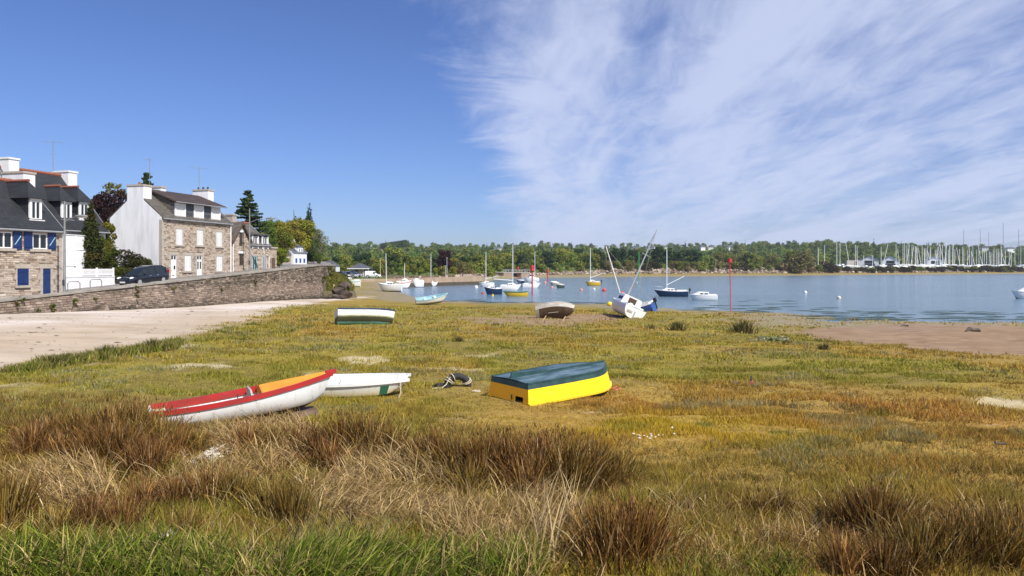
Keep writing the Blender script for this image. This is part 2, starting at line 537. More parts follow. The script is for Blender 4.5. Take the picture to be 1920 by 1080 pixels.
mat('antifoul_green', (0.02, 0.05, 0.04), 0.7, (0.04, 0.07, 0.05), 5)
mat('red_stripe', (0.55, 0.05, 0.05), 0.4)
mat('grey_hull', (0.46, 0.43, 0.38), 0.6, (0.30, 0.27, 0.22), 2.0, 0.1, 30)
mat('slime_hull', (0.055, 0.032, 0.015), 0.8, (0.10, 0.06, 0.03), 4, 0.2, 30)
mat('brown_panel', (0.06, 0.04, 0.03), 0.5, (0.10, 0.06, 0.04), 5)
mat('bench_wood', (0.55, 0.42, 0.22), 0.6, (0.42, 0.30, 0.15), 6, 0.1, 30, stretch=(1, 6, 6))
mat('grey_board', (0.50, 0.46, 0.40), 0.7, (0.36, 0.33, 0.28), 3)
mat('dark_wood', (0.08, 0.05, 0.03), 0.8, (0.14, 0.09, 0.06), 5, 0.3)
mat('drift_wood', (0.16, 0.12, 0.09), 0.9, (0.06, 0.05, 0.04), 5, 0.5)
mat('car_navy', (0.006, 0.010, 0.020), 0.25, coat=0.6)
mat('car_black', (0.006, 0.007, 0.009), 0.25, coat=0.6)
mat('car_silver', (0.50, 0.51, 0.52), 0.3, metal=0.5, coat=0.5)
mat('car_blue', (0.12, 0.16, 0.24), 0.3, metal=0.4, coat=0.5)
mat('car_white', (0.80, 0.80, 0.80), 0.3, coat=0.5)
mat('car_red', (0.45, 0.02, 0.02), 0.3, coat=0.5)
mat('lens', (0.75, 0.77, 0.80), 0.15, spec=0.8)
mat('plate', (0.8, 0.8, 0.78), 0.5)
mat('tail_lamp', (0.35, 0.01, 0.01), 0.25)
mat('red_post', (0.62, 0.03, 0.03), 0.5, (0.5, 0.04, 0.05), 4)
mat('green_post', (0.05, 0.42, 0.08), 0.5)
mat('rock_dark', (0.035, 0.026, 0.02), 0.9, (0.11, 0.08, 0.06), 1.3, 0.8, 9)
mat('rock_tan', (0.42, 0.31, 0.22), 0.9, (0.24, 0.17, 0.12), 1.2, 0.8, 9)
mat('earth', (0.15, 0.11, 0.06), 0.95, (0.09, 0.075, 0.03), 1.5, 0.6, 12)
mat('shed_white', (0.62, 0.66, 0.72), 0.6)
mat('shed_roof', (0.10, 0.13, 0.18), 0.5, (0.13, 0.16, 0.21), 0.3)
mat('lawn', (0.17, 0.22, 0.04), 0.95, (0.13, 0.18, 0.035), 0.1, 0.3, 4)
mat('shell', (0.72, 0.68, 0.58), 0.8, (0.5, 0.46, 0.38), 8)
mat('quay_stone', (0.40, 0.29, 0.20), 0.95, (0.27, 0.20, 0.14), 0.6, 0.5, 6)
mat('weed_stone', (0.085, 0.065, 0.045), 0.95, (0.05, 0.045, 0.03), 0.7, 0.6, 6)
stone_mat('house_stone', [(0.0, (0.24, 0.18, 0.135)), (0.3, (0.47, 0.37, 0.285)), (0.6, (0.60, 0.50, 0.40)), (0.85, (0.44, 0.36, 0.29)), (1.0, (0.66, 0.58, 0.50))], 0.10)
stone_mat('sea_stone', [(0.0, (0.08, 0.062, 0.05)), (0.35, (0.185, 0.15, 0.12)), (0.7, (0.27, 0.215, 0.17)), (1.0, (0.42, 0.34, 0.27))], 0.65, (0.06, 0.052, 0.032), tide=True, lscale=0.35)
stone_mat('riprap', [(0.0, (0.08, 0.06, 0.045)), (0.4, (0.19, 0.145, 0.11)), (0.75, (0.32, 0.25, 0.195)), (1.0, (0.52, 0.44, 0.36))], 0.3)
slate_mat('slate_dark', (0.017, 0.019, 0.024), (0.028, 0.030, 0.036), 0.7)
slate_mat('slate_old', (0.085, 0.075, 0.065), (0.14, 0.125, 0.105), 0.8)
slate_mat('tile_brown', (0.045, 0.030, 0.026), (0.075, 0.050, 0.042), 0.8)
slate_mat('slate_mid', (0.07, 0.075, 0.088), (0.11, 0.115, 0.13), 0.6)

# hull of the beached dinghy: white, a band of weed, turquoise bottom (real growth on the hull)
def banded_hull(name, stops, wob=0.12, scale=3.0, axis=2):
    m = bpy.data.materials.new(name)
    m.use_nodes = True
    t = m.node_tree
    p = t.nodes['Principled BSDF']; p.inputs['Roughness'].default_value = 0.55
    c = N(t, 'ShaderNodeTexCoord')
    s = N(t, 'ShaderNodeSeparateXYZ'); t.links.new(c.outputs['Object'], s.inputs[0])
    mp = N(t, 'ShaderNodeMapping'); mp.inputs['Scale'].default_value = (0.6, 0.6, 2.0)
    t.links.new(c.outputs['Object'], mp.inputs[0])
    n = N(t, 'ShaderNodeTexNoise', inp={'Scale': scale, 'Detail': 6, 'Roughness': 0.65}); t.links.new(mp.outputs[0], n.inputs['Vector'])
    h = math_node(t, 'MULTIPLY_ADD', n.outputs[0], wob, s.outputs[axis])
    h = math_node(t, 'ADD', h, -wob * 0.5)
    base = ramp_node(t, h, stops)
    mp2 = N(t, 'ShaderNodeMapping'); mp2.inputs['Scale'].default_value = (2.2, 2.2, 0.7)
    t.links.new(c.outputs['Object'], mp2.inputs[0])
    n2 = N(t, 'ShaderNodeTexNoise', inp={'Scale': 4.0, 'Detail': 7, 'Roughness': 0.7}); t.links.new(mp2.outputs[0], n2.inputs['Vector'])
    g = N(t, 'ShaderNodeMix', data_type='RGBA', blend_type='MULTIPLY'); g.inputs[0].default_value = 1.0
    t.links.new(base, g.inputs[6]); t.links.new(ramp_node(t, n2.outputs[0], [(0.30, (0.62, 0.58, 0.50)), (0.46, (1, 1, 1))]), g.inputs[7])
    t.links.new(g.outputs[2], p.inputs['Base Color'])
    M[name] = m
    return m
banded_hull('hull_weedy', [(0.0, (0.10, 0.30, 0.27)), (0.14, (0.12, 0.33, 0.30)), (0.20, (0.035, 0.03, 0.015)), (0.42, (0.05, 0.055, 0.02)), (0.50, (0.42, 0.40, 0.24)), (0.56, (0.78, 0.78, 0.74))])
banded_hull('hull_stained', [(0.0, (0.08, 0.22, 0.17)), (0.07, (0.12, 0.30, 0.24)), (0.10, (0.62, 0.50, 0.28)), (0.20, (0.76, 0.73, 0.62)), (0.30, (0.80, 0.80, 0.77))], 0.06)
banded_hull('hull_blue_stained', [(0.0, (0.045, 0.03, 0.02)), (0.15, (0.10, 0.075, 0.05)), (0.22, (0.42, 0.38, 0.32)), (0.30, (0.66, 0.66, 0.62)), (0.36, (0.74, 0.76, 0.74))], 0.06)
banded_hull('hull_red_boat', [(0.0, (0.02, 0.015, 0.013)), (0.10, (0.03, 0.02, 0.018)), (0.12, (0.70, 0.68, 0.63)), (0.22, (0.82, 0.82, 0.81))], 0.035)
# bottom of the upturned boat: chalky green-blue paint
mat('green_bottom', (0.014, 0.05, 0.06), 0.5, (0.17, 0.25, 0.31), 2.2, 0.15, 20, stretch=(0.5, 1.6, 1), lo=0.40, hi=0.70)
mat('green_edge', (0.010, 0.04, 0.042), 0.55, (0.03, 0.08, 0.08), 4, 0.15, 20)

# ------------------------------------------------------------------ ground
def px_poly(pts):
    return np.array([tuple(gp(*p)[:2]) for p in pts])
SAND = px_poly([(-500, 600), (0, 588), (300, 576), (480, 566), (600, 558), (640, 556), (700, 556), (640, 564), (560, 572), (470, 596), (380, 622), (300, 648), (200, 664), (90, 684), (0, 694), (-500, 790)])
SAND2 = np.array([W0(600, 552)[0:2], W0(640, 540), W0(690, 532), (-24, 146), (-40, 150), (-45, 90)])
MUD = px_poly([(1460, 622), (1560, 614), (1640, 608), (1920, 612), (2300, 618), (2300, 690), (1920, 668), (1800, 662), (1720, 655), (1640, 644), (1560, 638)])
MUD2 = px_poly([(860, 598), (960, 592), (1120, 588), (1180, 594), (1150, 606), (1020, 611), (920, 608)])
PALE = [px_poly(p) for p in (
    [(626, 674), (660, 669), (715, 670), (724, 679), (690, 684), (640, 683)],
    [(1800, 748), (1860, 744), (1940, 752), (1940, 768), (1830, 762)],
    [(800, 690), (900, 688), (915, 695), (830, 697)],
    [(1210, 812), (1250, 806), (1290, 808), (1280, 820), (1230, 822)],
    [(560, 702), (620, 698), (612, 706)],
    [(20, 722), (70, 720), (75, 732), (25, 736)], [(260, 690), (340, 683), (420, 680), (440, 688), (350, 692)],
    [(350, 866), (385, 850), (430, 838), (450, 842), (410, 866), (370, 882)],
    [(0, 742), (40, 740), (60, 748), (0, 752)], [(866, 667), (930, 664), (930, 669), (880, 671)])]

def zones(x, y):
    """sand, brown mud, orange plants, pale bare patches; all with ragged edges"""
    n1 = (fbm(x * 0.5, y * 0.5, 21) - 0.5)
    n2 = (fbm(x * 1.6, y * 1.6, 31) - 0.5)
    sand = np.maximum(sstep(1.0, -1.0, poly_sd(x, y, SAND) + n1 * 3.5 + n2 * 1.2), sstep(1.5, -1.5, poly_sd(x, y, SAND2) + n1 * 3))
    mud = sstep(0.8, -0.8, poly_sd(x, y, MUD) + n1 * 3.0 + n2 * 1.0)
    mud = np.maximum(mud, 0.85 * sstep(0.8, -0.8, poly_sd(x, y, MUD2) + n1 * 4 + n2))
    sdw = poly_sd(x, y, WATER)
    shore = sstep(11, 4, sdw + n1 * 7)
    pale = np.zeros_like(x)
    for p in PALE:
        pale = np.maximum(pale, 0.9 * sstep(0.35, -0.35, poly_sd(x, y, p) + n2 * 1.7 + n1 * 0.8 + 0.12))
    px = x / np.maximum(y, 1) * F + 960
    orange = sstep(0.46, 0.66, fbm(x * 0.22, y * 0.16, 41)) * 0.5
    blob = sstep(8.5, 2.5, np.hypot((x - 6.0) * 0.8, y - 14.5)) * (0.70 + 1.0 * (fbm(x * 0.5, y * 0.5, 44) - 0.3))
    orange = np.clip(np.maximum(orange, blob), 0, 1)
    return sand, mud, shore, pale, orange

def build_ground():
    a_in = np.arange(-40, 40.01, 0.2)
    a_out = np.concatenate([np.arange(45, 315.1, 5)])
    ang = np.radians(np.concatenate([a_in, a_out]))
    rad = np.concatenate([[0.4], np.geomspace(1.5, 2600, 430)])
    A, Rr = np.meshgrid(ang, rad)
    x = np.sin(A) * Rr; y = np.cos(A) * Rr
    xf, yf = x.ravel(), y.ravel()
    z = ground(xf, yf)
    nr, na = x.shape
    i = np.arange(nr - 1)[:, None] * na
    j = np.arange(na)[None, :]; j2 = (j + 1) % na
    faces = np.stack([i + j, i + na + j, i + na + j2, i + j2], -1).reshape(-1, 4)
    sand, mud, shore, pale, orange = zones(xf, yf)
    cols = np.stack([sand, np.maximum(mud, 0), orange, pale], -1)
    m = bpy.data.materials.new('ground')
    m.use_nodes = True
    t = m.node_tree
    p = t.nodes['Principled BSDF']
    p.inputs['Roughness'].default_value = 0.95
    p.inputs['Specular IOR Level'].default_value = 0.15
    g = N(t, 'ShaderNodeNewGeometry')
    def noise(scale, detail=6, rough=0.65, st=None, dist=0.0):
        n = N(t, 'ShaderNodeTexNoise', inp={'Scale': scale, 'Detail': detail, 'Roughness': rough, 'Distortion': dist})
        if st:
            mp = N(t, 'ShaderNodeMapping'); mp.inputs['Scale'].default_value = st
            t.links.new(g.outputs['Position'], mp.inputs[0]); t.links.new(mp.outputs[0], n.inputs['Vector'])
        else:
            t.links.new(g.outputs['Position'], n.inputs['Vector'])
        return n.outputs[0]
    def mix(f, a, b, bt='MIX'):
        n = N(t, 'ShaderNodeMix', data_type='RGBA', blend_type=bt)
        for s, v in ((0, f), (6, a), (7, b)):
            if isinstance(v, tuple): n.inputs[s].default_value = (*v, 1)
            elif isinstance(v, (int, float)): n.inputs[s].default_value = v
            else: t.links.new(v, n.inputs[s])
        return n.outputs[2]
    at_ = N(t, 'ShaderNodeAttribute', attribute_name='Col')
    sp = N(t, 'ShaderNodeSeparateColor'); t.links.new(at_.outputs['Color'], sp.inputs[0])
    at2 = N(t, 'ShaderNodeAttribute', attribute_name='Zone')
    sp2 = N(t, 'ShaderNodeSeparateColor'); t.links.new(at2.outputs['Color'], sp2.inputs[0])
    marsh = ramp_node(t, noise(0.35, 7, 0.6), [(0.30, (0.225, 0.20, 0.033)), (0.45, (0.30, 0.235, 0.042)), (0.56, (0.22, 0.165, 0.042)), (0.70, (0.37, 0.28, 0.075))])
    fine = ramp_node(t, noise(9.0, 6, 0.7), [(0.33, 0.38), (0.52, 0.9), (0.72, 1.25)])
    orangec = ramp_node(t, noise(1.4, 6), [(0.35, (0.34, 0.19, 0.045)), (0.6, (0.40, 0.26, 0.06)), (0.75, (0.26, 0.14, 0.05))])
    c = mix(sp.outputs[2], marsh, orangec)
    c = mix(0.85, c, fine, 'MULTIPLY')
    # bare sandy soil peeping through
    peep = ramp_node(t, noise(0.9, 8, 0.7, (0.5, 1.5, 1)), [(0.63, 0.0), (0.70, 0.75)])
    c = mix(peep, c, (0.44, 0.36, 0.22))
    c = mix(at_.outputs['Alpha'], c, ramp_node(t, noise(4.0), [(0.3, (0.40, 0.33, 0.19)), (0.7, (0.58, 0.48, 0.30))]))
    # shore: grey-brown silt with green weed in streaks
    silt = ramp_node(t, noise(0.8, 7, 0.65, (0.45, 1.6, 1)), [(0.36, (0.24, 0.185, 0.11)), (0.50, (0.31, 0.245, 0.155)), (0.57, (0.20, 0.185, 0.06)), (0.70, (0.27, 0.225, 0.10))])
    silt = mix(0.6, silt, ramp_node(t, noise(5.0, 5, 0.7, (0.5, 1.4, 1)), [(0.36, 0.6), (0.62, 1.2)]), 'MULTIPLY')
    c = mix(sp2.outputs[0], c, silt)
    mudc = ramp_node(t, noise(1.1, 6, 0.6, (0.5, 1.5, 1)), [(0.3, (0.20, 0.125, 0.07)), (0.5, (0.28, 0.185, 0.115)), (0.7, (0.31, 0.225, 0.14))])
    speck = ramp_node(t, noise(11.0, 3, 0.7), [(0.66, 0.0), (0.72, 0.7)])
    mudc = mix(speck, mudc, (0.45, 0.37, 0.26))
    mudc = mix(ramp_node(t, noise(2.6, 5, 0.7, (0.6, 1.6, 1)), [(0.62, 0.0), (0.68, 0.7)]), mudc, (0.12, 0.07, 0.035))
    c = mix(sp.outputs[1], c, mudc)
    sandc = ramp_node(t, noise(0.25, 8, 0.6, (0.7, 1.3, 1)), [(0.34, (0.44, 0.36, 0.28)), (0.5, (0.57, 0.485, 0.41)), (0.64, (0.66, 0.59, 0.54))])
    sandc = mix(0.5, sandc, ramp_node(t, noise(6.0, 6, 0.7, (0.6, 1.4, 1)), [(0.34, 0.60), (0.6, 1.10)]), 'MULTIPLY')
    sandc = mix(math_node(t, 'MULTIPLY', sp2.outputs[2], 0.8), sandc, ramp_node(t, noise(0.5, 7, 0.6, (0.6, 1.4, 1)), [(0.35, (0.36, 0.27, 0.18)), (0.65, (0.50, 0.40, 0.29))]))
    c = mix(sp.outputs[0], c, sandc)
    # far land: meadow under the trees
    c = mix(sp2.outputs[1], c, ramp_node(t, noise(0.02, 5), [(0.4, (0.09, 0.12, 0.03)), (0.6, (0.15, 0.19, 0.04))]))
    t.links.new(c, p.inputs['Base Color'])
    wet = math_node(t, 'MULTIPLY_ADD', sp2.outputs[0], -0.35, 0.95)
    t.links.new(wet, p.inputs['Roughness'])
    b = N(t, 'ShaderNodeBump', inp={'Strength': 0.7, 'Distance': 0.05})
    h = math_node(t, 'MULTIPLY', noise(7.0, 7, 0.7), math_node(t, 'MULTIPLY_ADD', sp.outputs[0], -0.25, 1.0))
    t.links.new(h, b.inputs['Height']); t.links.new(b.outputs[0], p.inputs['Normal'])
    o = np_mesh('ground', np.stack([xf, yf, z], -1), faces, m, cols, smooth=True)
    zone = np.ones((len(xf), 4), np.float32)
    farw = sstep(140, 170, yf)
    sdw = poly_sd(xf, yf, WATER)
    zone[:, 0] = shore * (1 - sand)
    zone[:, 1] = farw * sstep(13, 20, sdw)
    dw = (xf + 30.0) * 0.965 - (yf - 43.7) * 0.2624
    zone[:, 2] = sstep(5, 13, dw + 4 * (fbm(xf * 0.2, yf * 0.2, 25) - 0.5)) * sstep(95, 80, yf)
    a = o.data.color_attributes.new('Zone', 'FLOAT_COLOR', 'POINT')
    a.data.foreach_set('color', zone.ravel())
    tag(o, kind='structure')
    return o
build_ground()

# ------------------------------------------------------------------ water
def build_water():
    m = bpy.data.materials.new('water')
    m.use_nodes = True
    t = m.node_tree
    p = t.nodes['Principled BSDF']
    p.inputs['Base Color'].default_value = (0.115, 0.19, 0.25, 1)
    p.inputs['Roughness'].default_value = 0.14
    p.inputs['IOR'].default_value = 1.33
    g = N(t, 'ShaderNodeNewGeometry')
    def noise(scale, st, detail):
        mp = N(t, 'ShaderNodeMapping'); mp.inputs['Scale'].default_value = st
        t.links.new(g.outputs['Position'], mp.inputs[0])
        n = N(t, 'ShaderNodeTexNoise', inp={'Scale': scale, 'Detail': detail, 'Roughness': 0.6})
        t.links.new(mp.outputs[0], n.inputs['Vector'])
        return n.outputs[0]
    # calm lanes near the shore, ruffled further out
    s = N(t, 'ShaderNodeSeparateXYZ'); t.links.new(g.outputs['Position'], s.inputs[0])
    lanes = ramp_node(t, noise(0.05, (0.35, 1.6, 1), 4), [(0.40, 0.45), (0.62, 1.0)])
    mr = N(t, 'ShaderNodeMapRange', interpolation_type='SMOOTHSTEP', inp={'From Min': 62.0, 'From Max': 105.0, 'To Min': 0.12, 'To Max': 1.0})
    sx = math_node(t, 'MULTIPLY_ADD', s.outputs[0], 0.9, s.outputs[1])
    t.links.new(sx, mr.inputs[0])
    amp = math_node(t, 'MULTIPLY', lanes, mr.outputs[0])
    h = math_node(t, 'ADD', noise(0.9, (0.6, 1.5, 1), 4), math_node(t, 'MULTIPLY', noise(3.4, (0.7, 1.4, 1), 3), 0.35))
    b = N(t, 'ShaderNodeBump', inp={'Distance': 0.45})
    t.links.new(math_node(t, 'MULTIPLY', amp, 0.9), b.inputs['Strength'])
    t.links.new(h, b.inputs['Height']); t.links.new(b.outputs[0], p.inputs['Normal'])
    mb = MB()
    mb.add([(-60, 40, 0), (1500, 30, 0), (1500, 900, 0), (-60, 330, 0)], [(0, 1, 2, 3)])
    return tag(mb.build('water', m), kind='structure')
build_water()
# ------------------------------------------------------------------ plants: leaf clouds and blades
def jitter_col(c, n, v=0.18, hue=0.10):
    c = np.asarray(c, float)
    b = 1 + rng.normal(0, v, (n, 1))
    h = 1 + rng.normal(0, hue, (n, 3)) * np.array([1.0, 0.5, 0.7])
    return np.clip(c * b * h, 0.002, 1)

def leaf_cloud(lobes, n, leaf, cols, shell=0.45, aspect=1.0, flat=0.8, gaps=0.0, cv=0.20):
    """leaf faces spread through a set of ellipsoid lobes (cx,cy,cz,rx,ry,rz)"""
    lobes = np.array(lobes, float)
    area = (lobes[:, 3] * lobes[:, 4] * lobes[:, 5]) ** (2 / 3.0)
    li = rng.choice(len(lobes), n, p=area / area.sum())
    d = rng.normal(size=(n, 3)); d /= np.linalg.norm(d, axis=1, keepdims=True)
    r = 1 - shell * rng.random((n, 1)) ** 1.6
    r *= 1 + 0.10 * rng.normal(size=(n, 1))
    P = lobes[li, :3] + d * lobes[li, 3:] * r
    if gaps > 0:
        s = 2.2 / (lobes[:, 3].mean() + 1e-6)
        keep = (fbm(P[:, 0] * s + P[:, 2] * s * 0.7, P[:, 1] * s - P[:, 2] * s * 0.5, 77, 3) > gaps)
        P, d, li = P[keep], d[keep], li[keep]
        n = len(P)
    nn = d + rng.normal(0, flat, (n, 3)); nn /= np.linalg.norm(nn, axis=1, keepdims=True)
    t = np.cross(nn, rng.normal(size=(n, 3))); t /= np.linalg.norm(t, axis=1, keepdims=True) + 1e-9
    b = np.cross(nn, t)
    s = leaf * (0.6 + 0.8 * rng.random((n, 1)))
    t *= s * aspect; b *= s
    verts = np.stack([P - t * 0.5 - b * 0.2, P - b * 0.55 + t * 0.1, P + t * 0.55 + b * 0.1, P + b * 0.5 - t * 0.1], 1).reshape(-1, 3)
    faces = np.arange(n * 4).reshape(-1, 4)
    cols = np.atleast_2d(np.array(cols, float))
    lc = cols[rng.integers(0, len(cols), len(lobes))]
    c = lc[li] * (1 + rng.normal(0, cv, (n, 1)))
    c = np.clip(c * (1 + rng.normal(0, 0.06, (n, 3))), 0.003, 1)
    return verts, faces, np.repeat(c, 4, 0)

def lobes_round(h, w, n, base=0.25, seed=0, top=0.5):
    r = np.random.default_rng(seed)
    out = [(0, 0, h * (base + 1) / 2, w * 0.34, w * 0.34, h * (1 - base) * 0.42)]
    for i in range(n):
        a = r.random() * 6.28; q = math.sqrt(r.random())
        zz = base + (1 - base) * r.random()
        taper = math.sqrt(max(0.05, 1 - ((zz - (base + (1 - base) * 0.42)) / ((1 - base) * 0.62)) ** 2))
        rr = w * (0.13 + 0.10 * r.random())
        out.append((math.cos(a) * w * 0.5 * q * taper * 0.85, math.sin(a) * w * 0.5 * q * taper * 0.85, h * min(zz, 0.93), rr, rr, rr * 0.8))
    return out

def lobes_cone(h, w, n, seed=0, base=0.12):
    r = np.random.default_rng(seed); out = []
    for i in range(n):
        zz = base + (1 - base) * i / (n - 1)
        for k in range(max(1, int(6 * (1 - zz)) + 1)):
            a = r.random() * 6.28; rad = w * 0.5 * (1.03 - zz) * (0.55 + 0.3 * r.random())
            out.append((math.cos(a) * rad * 0.8, math.sin(a) * rad * 0.8, h * zz * 0.97, rad * 0.75 + 0.1, rad * 0.75 + 0.1, h / n * 0.7))
    return out

TREES = {}
def tree_proto(kind, h, w, cols, n, leaf, seed, form='round', trunk_r=0.02, base=0.25, lobes_n=16, gaps=0.0, aspect=1.0):
    if form == 'round': lb = lobes_round(h, w, lobes_n, base, seed)
    elif form == 'cone': lb = lobes_cone(h, w, 12, seed, base)
    elif form == 'column': lb = [(0.05 * math.sin(i * 2.1), 0.05 * math.cos(i * 1.7), h * (0.05 + 0.9 * i / 9), w * 0.5 * (1 - 0.75 * (i / 9) ** 2.2), w * 0.5 * (1 - 0.75 * (i / 9) ** 2.2), h * 0.11) for i in range(10)]
    elif form == 'pine':
        r = np.random.default_rng(seed); lb = []
        for i in range(lobes_n):
            a = r.random() * 6.28; q = math.sqrt(r.random()); zz = base + (0.96 - base) * r.random()
            lb.append((math.cos(a) * w * 0.42 * q, math.sin(a) * w * 0.42 * q, h * zz, w * 0.17, w * 0.17, h * 0.055))
    elif form == 'spires':
        r = np.random.default_rng(seed); lb = []
        for s in range(6):
            x, y = r.normal(0, w * 0.22, 2); hh = h * (0.72 + 0.28 * r.random())
            for i in range(9):
                rr = w * 0.17 * (1.05 - (i / 8) ** 1.5); lb.append((x, y, hh * (0.1 + 0.88 * i / 8), rr, rr, hh * 0.09))
    v, f, c = leaf_cloud(lb, n, leaf, cols, gaps=gaps, aspect=aspect)
    crown = np_mesh('crown', v, f, M['leaf'], c)
    mb = MB()
    rt = max(h * trunk_r, 0.04)
    lean = [(0, 0, -0.4), (0.02 * h * math.sin(seed), 0.01 * h, h * 0.3), (0.03 * h * math.sin(seed + 1), 0.02 * h, h * 0.62), (0.02 * h, 0, h * 0.9)]
    mb.tube(lean, [rt * 1.25, rt * 0.85, rt * 0.5, rt * 0.15], 7)
    r = np.random.default_rng(seed + 5)
    for k in range(6):
        a = r.random() * 6.28; z0 = h * (0.25 + 0.4 * r.random()); ln = w * (0.25 + 0.15 * r.random())
        mb.tube([(0, 0, z0), (math.cos(a) * ln * 0.5, math.sin(a) * ln * 0.5, z0 + h * 0.08), (math.cos(a) * ln, math.sin(a) * ln, z0 + h * 0.2)], [rt * 0.4, rt * 0.28, rt * 0.1], 5, caps=False)
    trunk = mb.build('trunk', M['bark'])
    TREES[kind] = (crown.data, trunk.data, h, (v, f, c))
    bpy.data.objects.remove(crown); bpy.data.objects.remove(trunk)

def plant_tree(kind, loc, height, label, group=None, wide=1.0, name='tree', cat='tree', rot=None):
    cd, td, h, _ = TREES[kind]
    o = empty(name, loc, random.uniform(0, 6.28) if rot is None else rot, label, cat, group)
    s = height / h
    o.scale = (s * wide, s * wide, s)
    for nm, d in (('crown', cd), ('trunk', td)):
        q = bpy.data.objects.new(nm, d); COL.objects.link(q); q.parent = o
    return o

def blades(base, h, w, az, lean, cols, seg=3, droop=1.6, tipcol=1.15, face=None):
    """curved grass blades: base (n,3); returns verts, tri faces, colours"""
    n = len(base)
    h = np.broadcast_to(h, n).reshape(n, 1); w = np.broadcast_to(w, n).reshape(n, 1); lean = np.broadcast_to(lean, n).reshape(n, 1)
    D = np.stack([np.cos(az), np.sin(az), np.zeros(n)], 1)
    fa = rng.random(n) * 6.283 if face is None else face
    S = np.stack([np.cos(fa), np.sin(fa), np.zeros(n)], 1)
    vs = []; cs = []
    for k in range(seg + 1):
        s = k / seg
        out = lean * h * s ** droop
        up = h * s * np.sqrt(np.clip(1 - (lean * s ** (droop - 0.6)) ** 2 * 0.75, 0.04, 1))
        P = base + D * out + np.array([0, 0, 1.0]) * up
        cc = cols * (0.9 + (tipcol - 0.9) * s)
        if k < seg:
            ww = w * (1 - 0.55 * s) * 0.5
            vs += [P - S * ww, P + S * ww]; cs += [cc, cc]
        else:
            vs.append(P); cs.append(cc)
    nv = 2 * seg + 1
    verts = np.stack(vs, 1).reshape(-1, 3); col = np.stack(cs, 1).reshape(-1, 3)
    o = np.arange(n)[:, None] * nv
    fl = []
    for k in range(seg - 1):
        a = 2 * k
        fl += [o + np.array([a, a + 1, a + 3]), o + np.array([a, a + 3, a + 2])]
    a = 2 * (seg - 1)
    fl.append(o + np.array([a, a + 1, a + 2]))
    return verts, np.concatenate(fl), np.clip(col, 0, 1)

def scatter_px(n, poly_px, power=1.0):
    """random ground points inside an area of the ground, given by its outline as seen in the photograph"""
    P = np.array([tuple(gp(*q)[:2]) for q in poly_px])
    lo, hi = P.min(0), P.max(0)
    out = []
    while sum(len(o) for o in out) < n:
        q = lo + (hi - lo) * rng.random((n * 3, 2))
        out.append(q[poly_sd(q[:, 0], q[:, 1], P) < 0])
    q = np.concatenate(out)[:n]
    return np.column_stack([q, ground(q[:, 0], q[:, 1])])

# ------------------------------------------------------------------ marsh plants
def marsh_cover():
    """short salt-marsh turf: one tri-blade sward over the flat, thinning with distance"""
    V_, F_, C_ = [], [], []
    off = 0
    for (d0, d1, n, hh, ww) in ((6.5, 11, 150000, 0.095, 0.012), (11, 17, 190000, 0.085, 0.016), (17, 26, 130000, 0.09, 0.025), (26, 42, 110000, 0.10, 0.045), (42, 68, 60000, 0.11, 0.085)):
        r = np.sqrt(d0 ** 2 + (d1 ** 2 - d0 ** 2) * rng.random(n))
        a = np.radians(-37 + 74 * rng.random(n))
        x, y = np.sin(a) * r, np.cos(a) * r
        sand, mud, shore, pale, orange = zones(x, y)
        dens = (1 - sand) * (1 - mud) * (1 - 0.8 * shore) * (1 - pale)
        clump = fbm(x * 0.9, y * 0.9, 55)
        peep = fbm(x * 0.45, y * 1.35, 58, 5)
        keep = (rng.random(n) < dens * (0.35 + 1.1 * sstep(0.35, 0.6, clump))) & (peep < 0.66)
        x, y, orange, clump = x[keep], y[keep], orange[keep], clump[keep]
        m = len(x)
        z = ground(x, y)
        pal = np.array([(0.34, 0.292, 0.038), (0.44, 0.353, 0.048), (0.25, 0.252, 0.032), (0.45, 0.342, 0.09), (0.30, 0.20, 0.05)])
        po = np.array([(0.46, 0.22, 0.045), (0.54, 0.31, 0.05), (0.35, 0.15, 0.055), (0.42, 0.28, 0.09), (0.30, 0.19, 0.05)])
        ng = fbm(x * 0.28, y * 0.28, 61)                      # broad drifts: greener here, strawier there
        green = sstep(0.50, 0.62, ng) * (1 - 0.7 * orange)
        k = rng.integers(0, 5, m)
        c = pal[k] * (1 - orange[:, None]) + po[k] * orange[:, None]
        c = c * (1 - 0.4 * green[:, None]) + np.array([0.17, 0.215, 0.035]) * 0.4 * green[:, None]
        grey = (fbm(x * 0.6, y * 0.6, 67) > 0.61) & (rng.random(m) < 0.45)
        c[grey] = np.array([0.30, 0.28, 0.15]) * (0.8 + 0.4 * rng.random((grey.sum(), 1)))
        dark = fbm(x * 0.8, y * 1.2, 71) > 0.63
        c[dark] *= 0.72
        yel = sstep(2.6, 0.6, np.hypot((x - 2.6) * 0.6, y - 13.6))
        c = c * (1 - 0.6 * yel[:, None]) + np.array([0.56, 0.40, 0.03]) * 0.6 * yel[:, None]
        c *= (0.72 + 0.55 * rng.random((m, 1)))
        h = hh * (0.45 + 0.9 * rng.random(m)) * (0.6 + 0.9 * sstep(0.35, 0.65, clump))
        v, f, cc = blades(np.column_stack([x, y, z - 0.01]), h, ww * (0.7 + 0.6 * rng.random(m)), rng.random(m) * 6.283, 0.25 + 0.5 * rng.random(m), c, seg=1)
        V_.append(v); F_.append(f + off); C_.append(cc); off += len(v)
    o = np_mesh('marsh_turf', np.concatenate(V_), np.concatenate(F_), M['grass'], np.concatenate(C_))
    tag(o, 'short olive and orange salt-marsh turf covering the flat', 'marsh grass', kind='stuff')
marsh_cover()

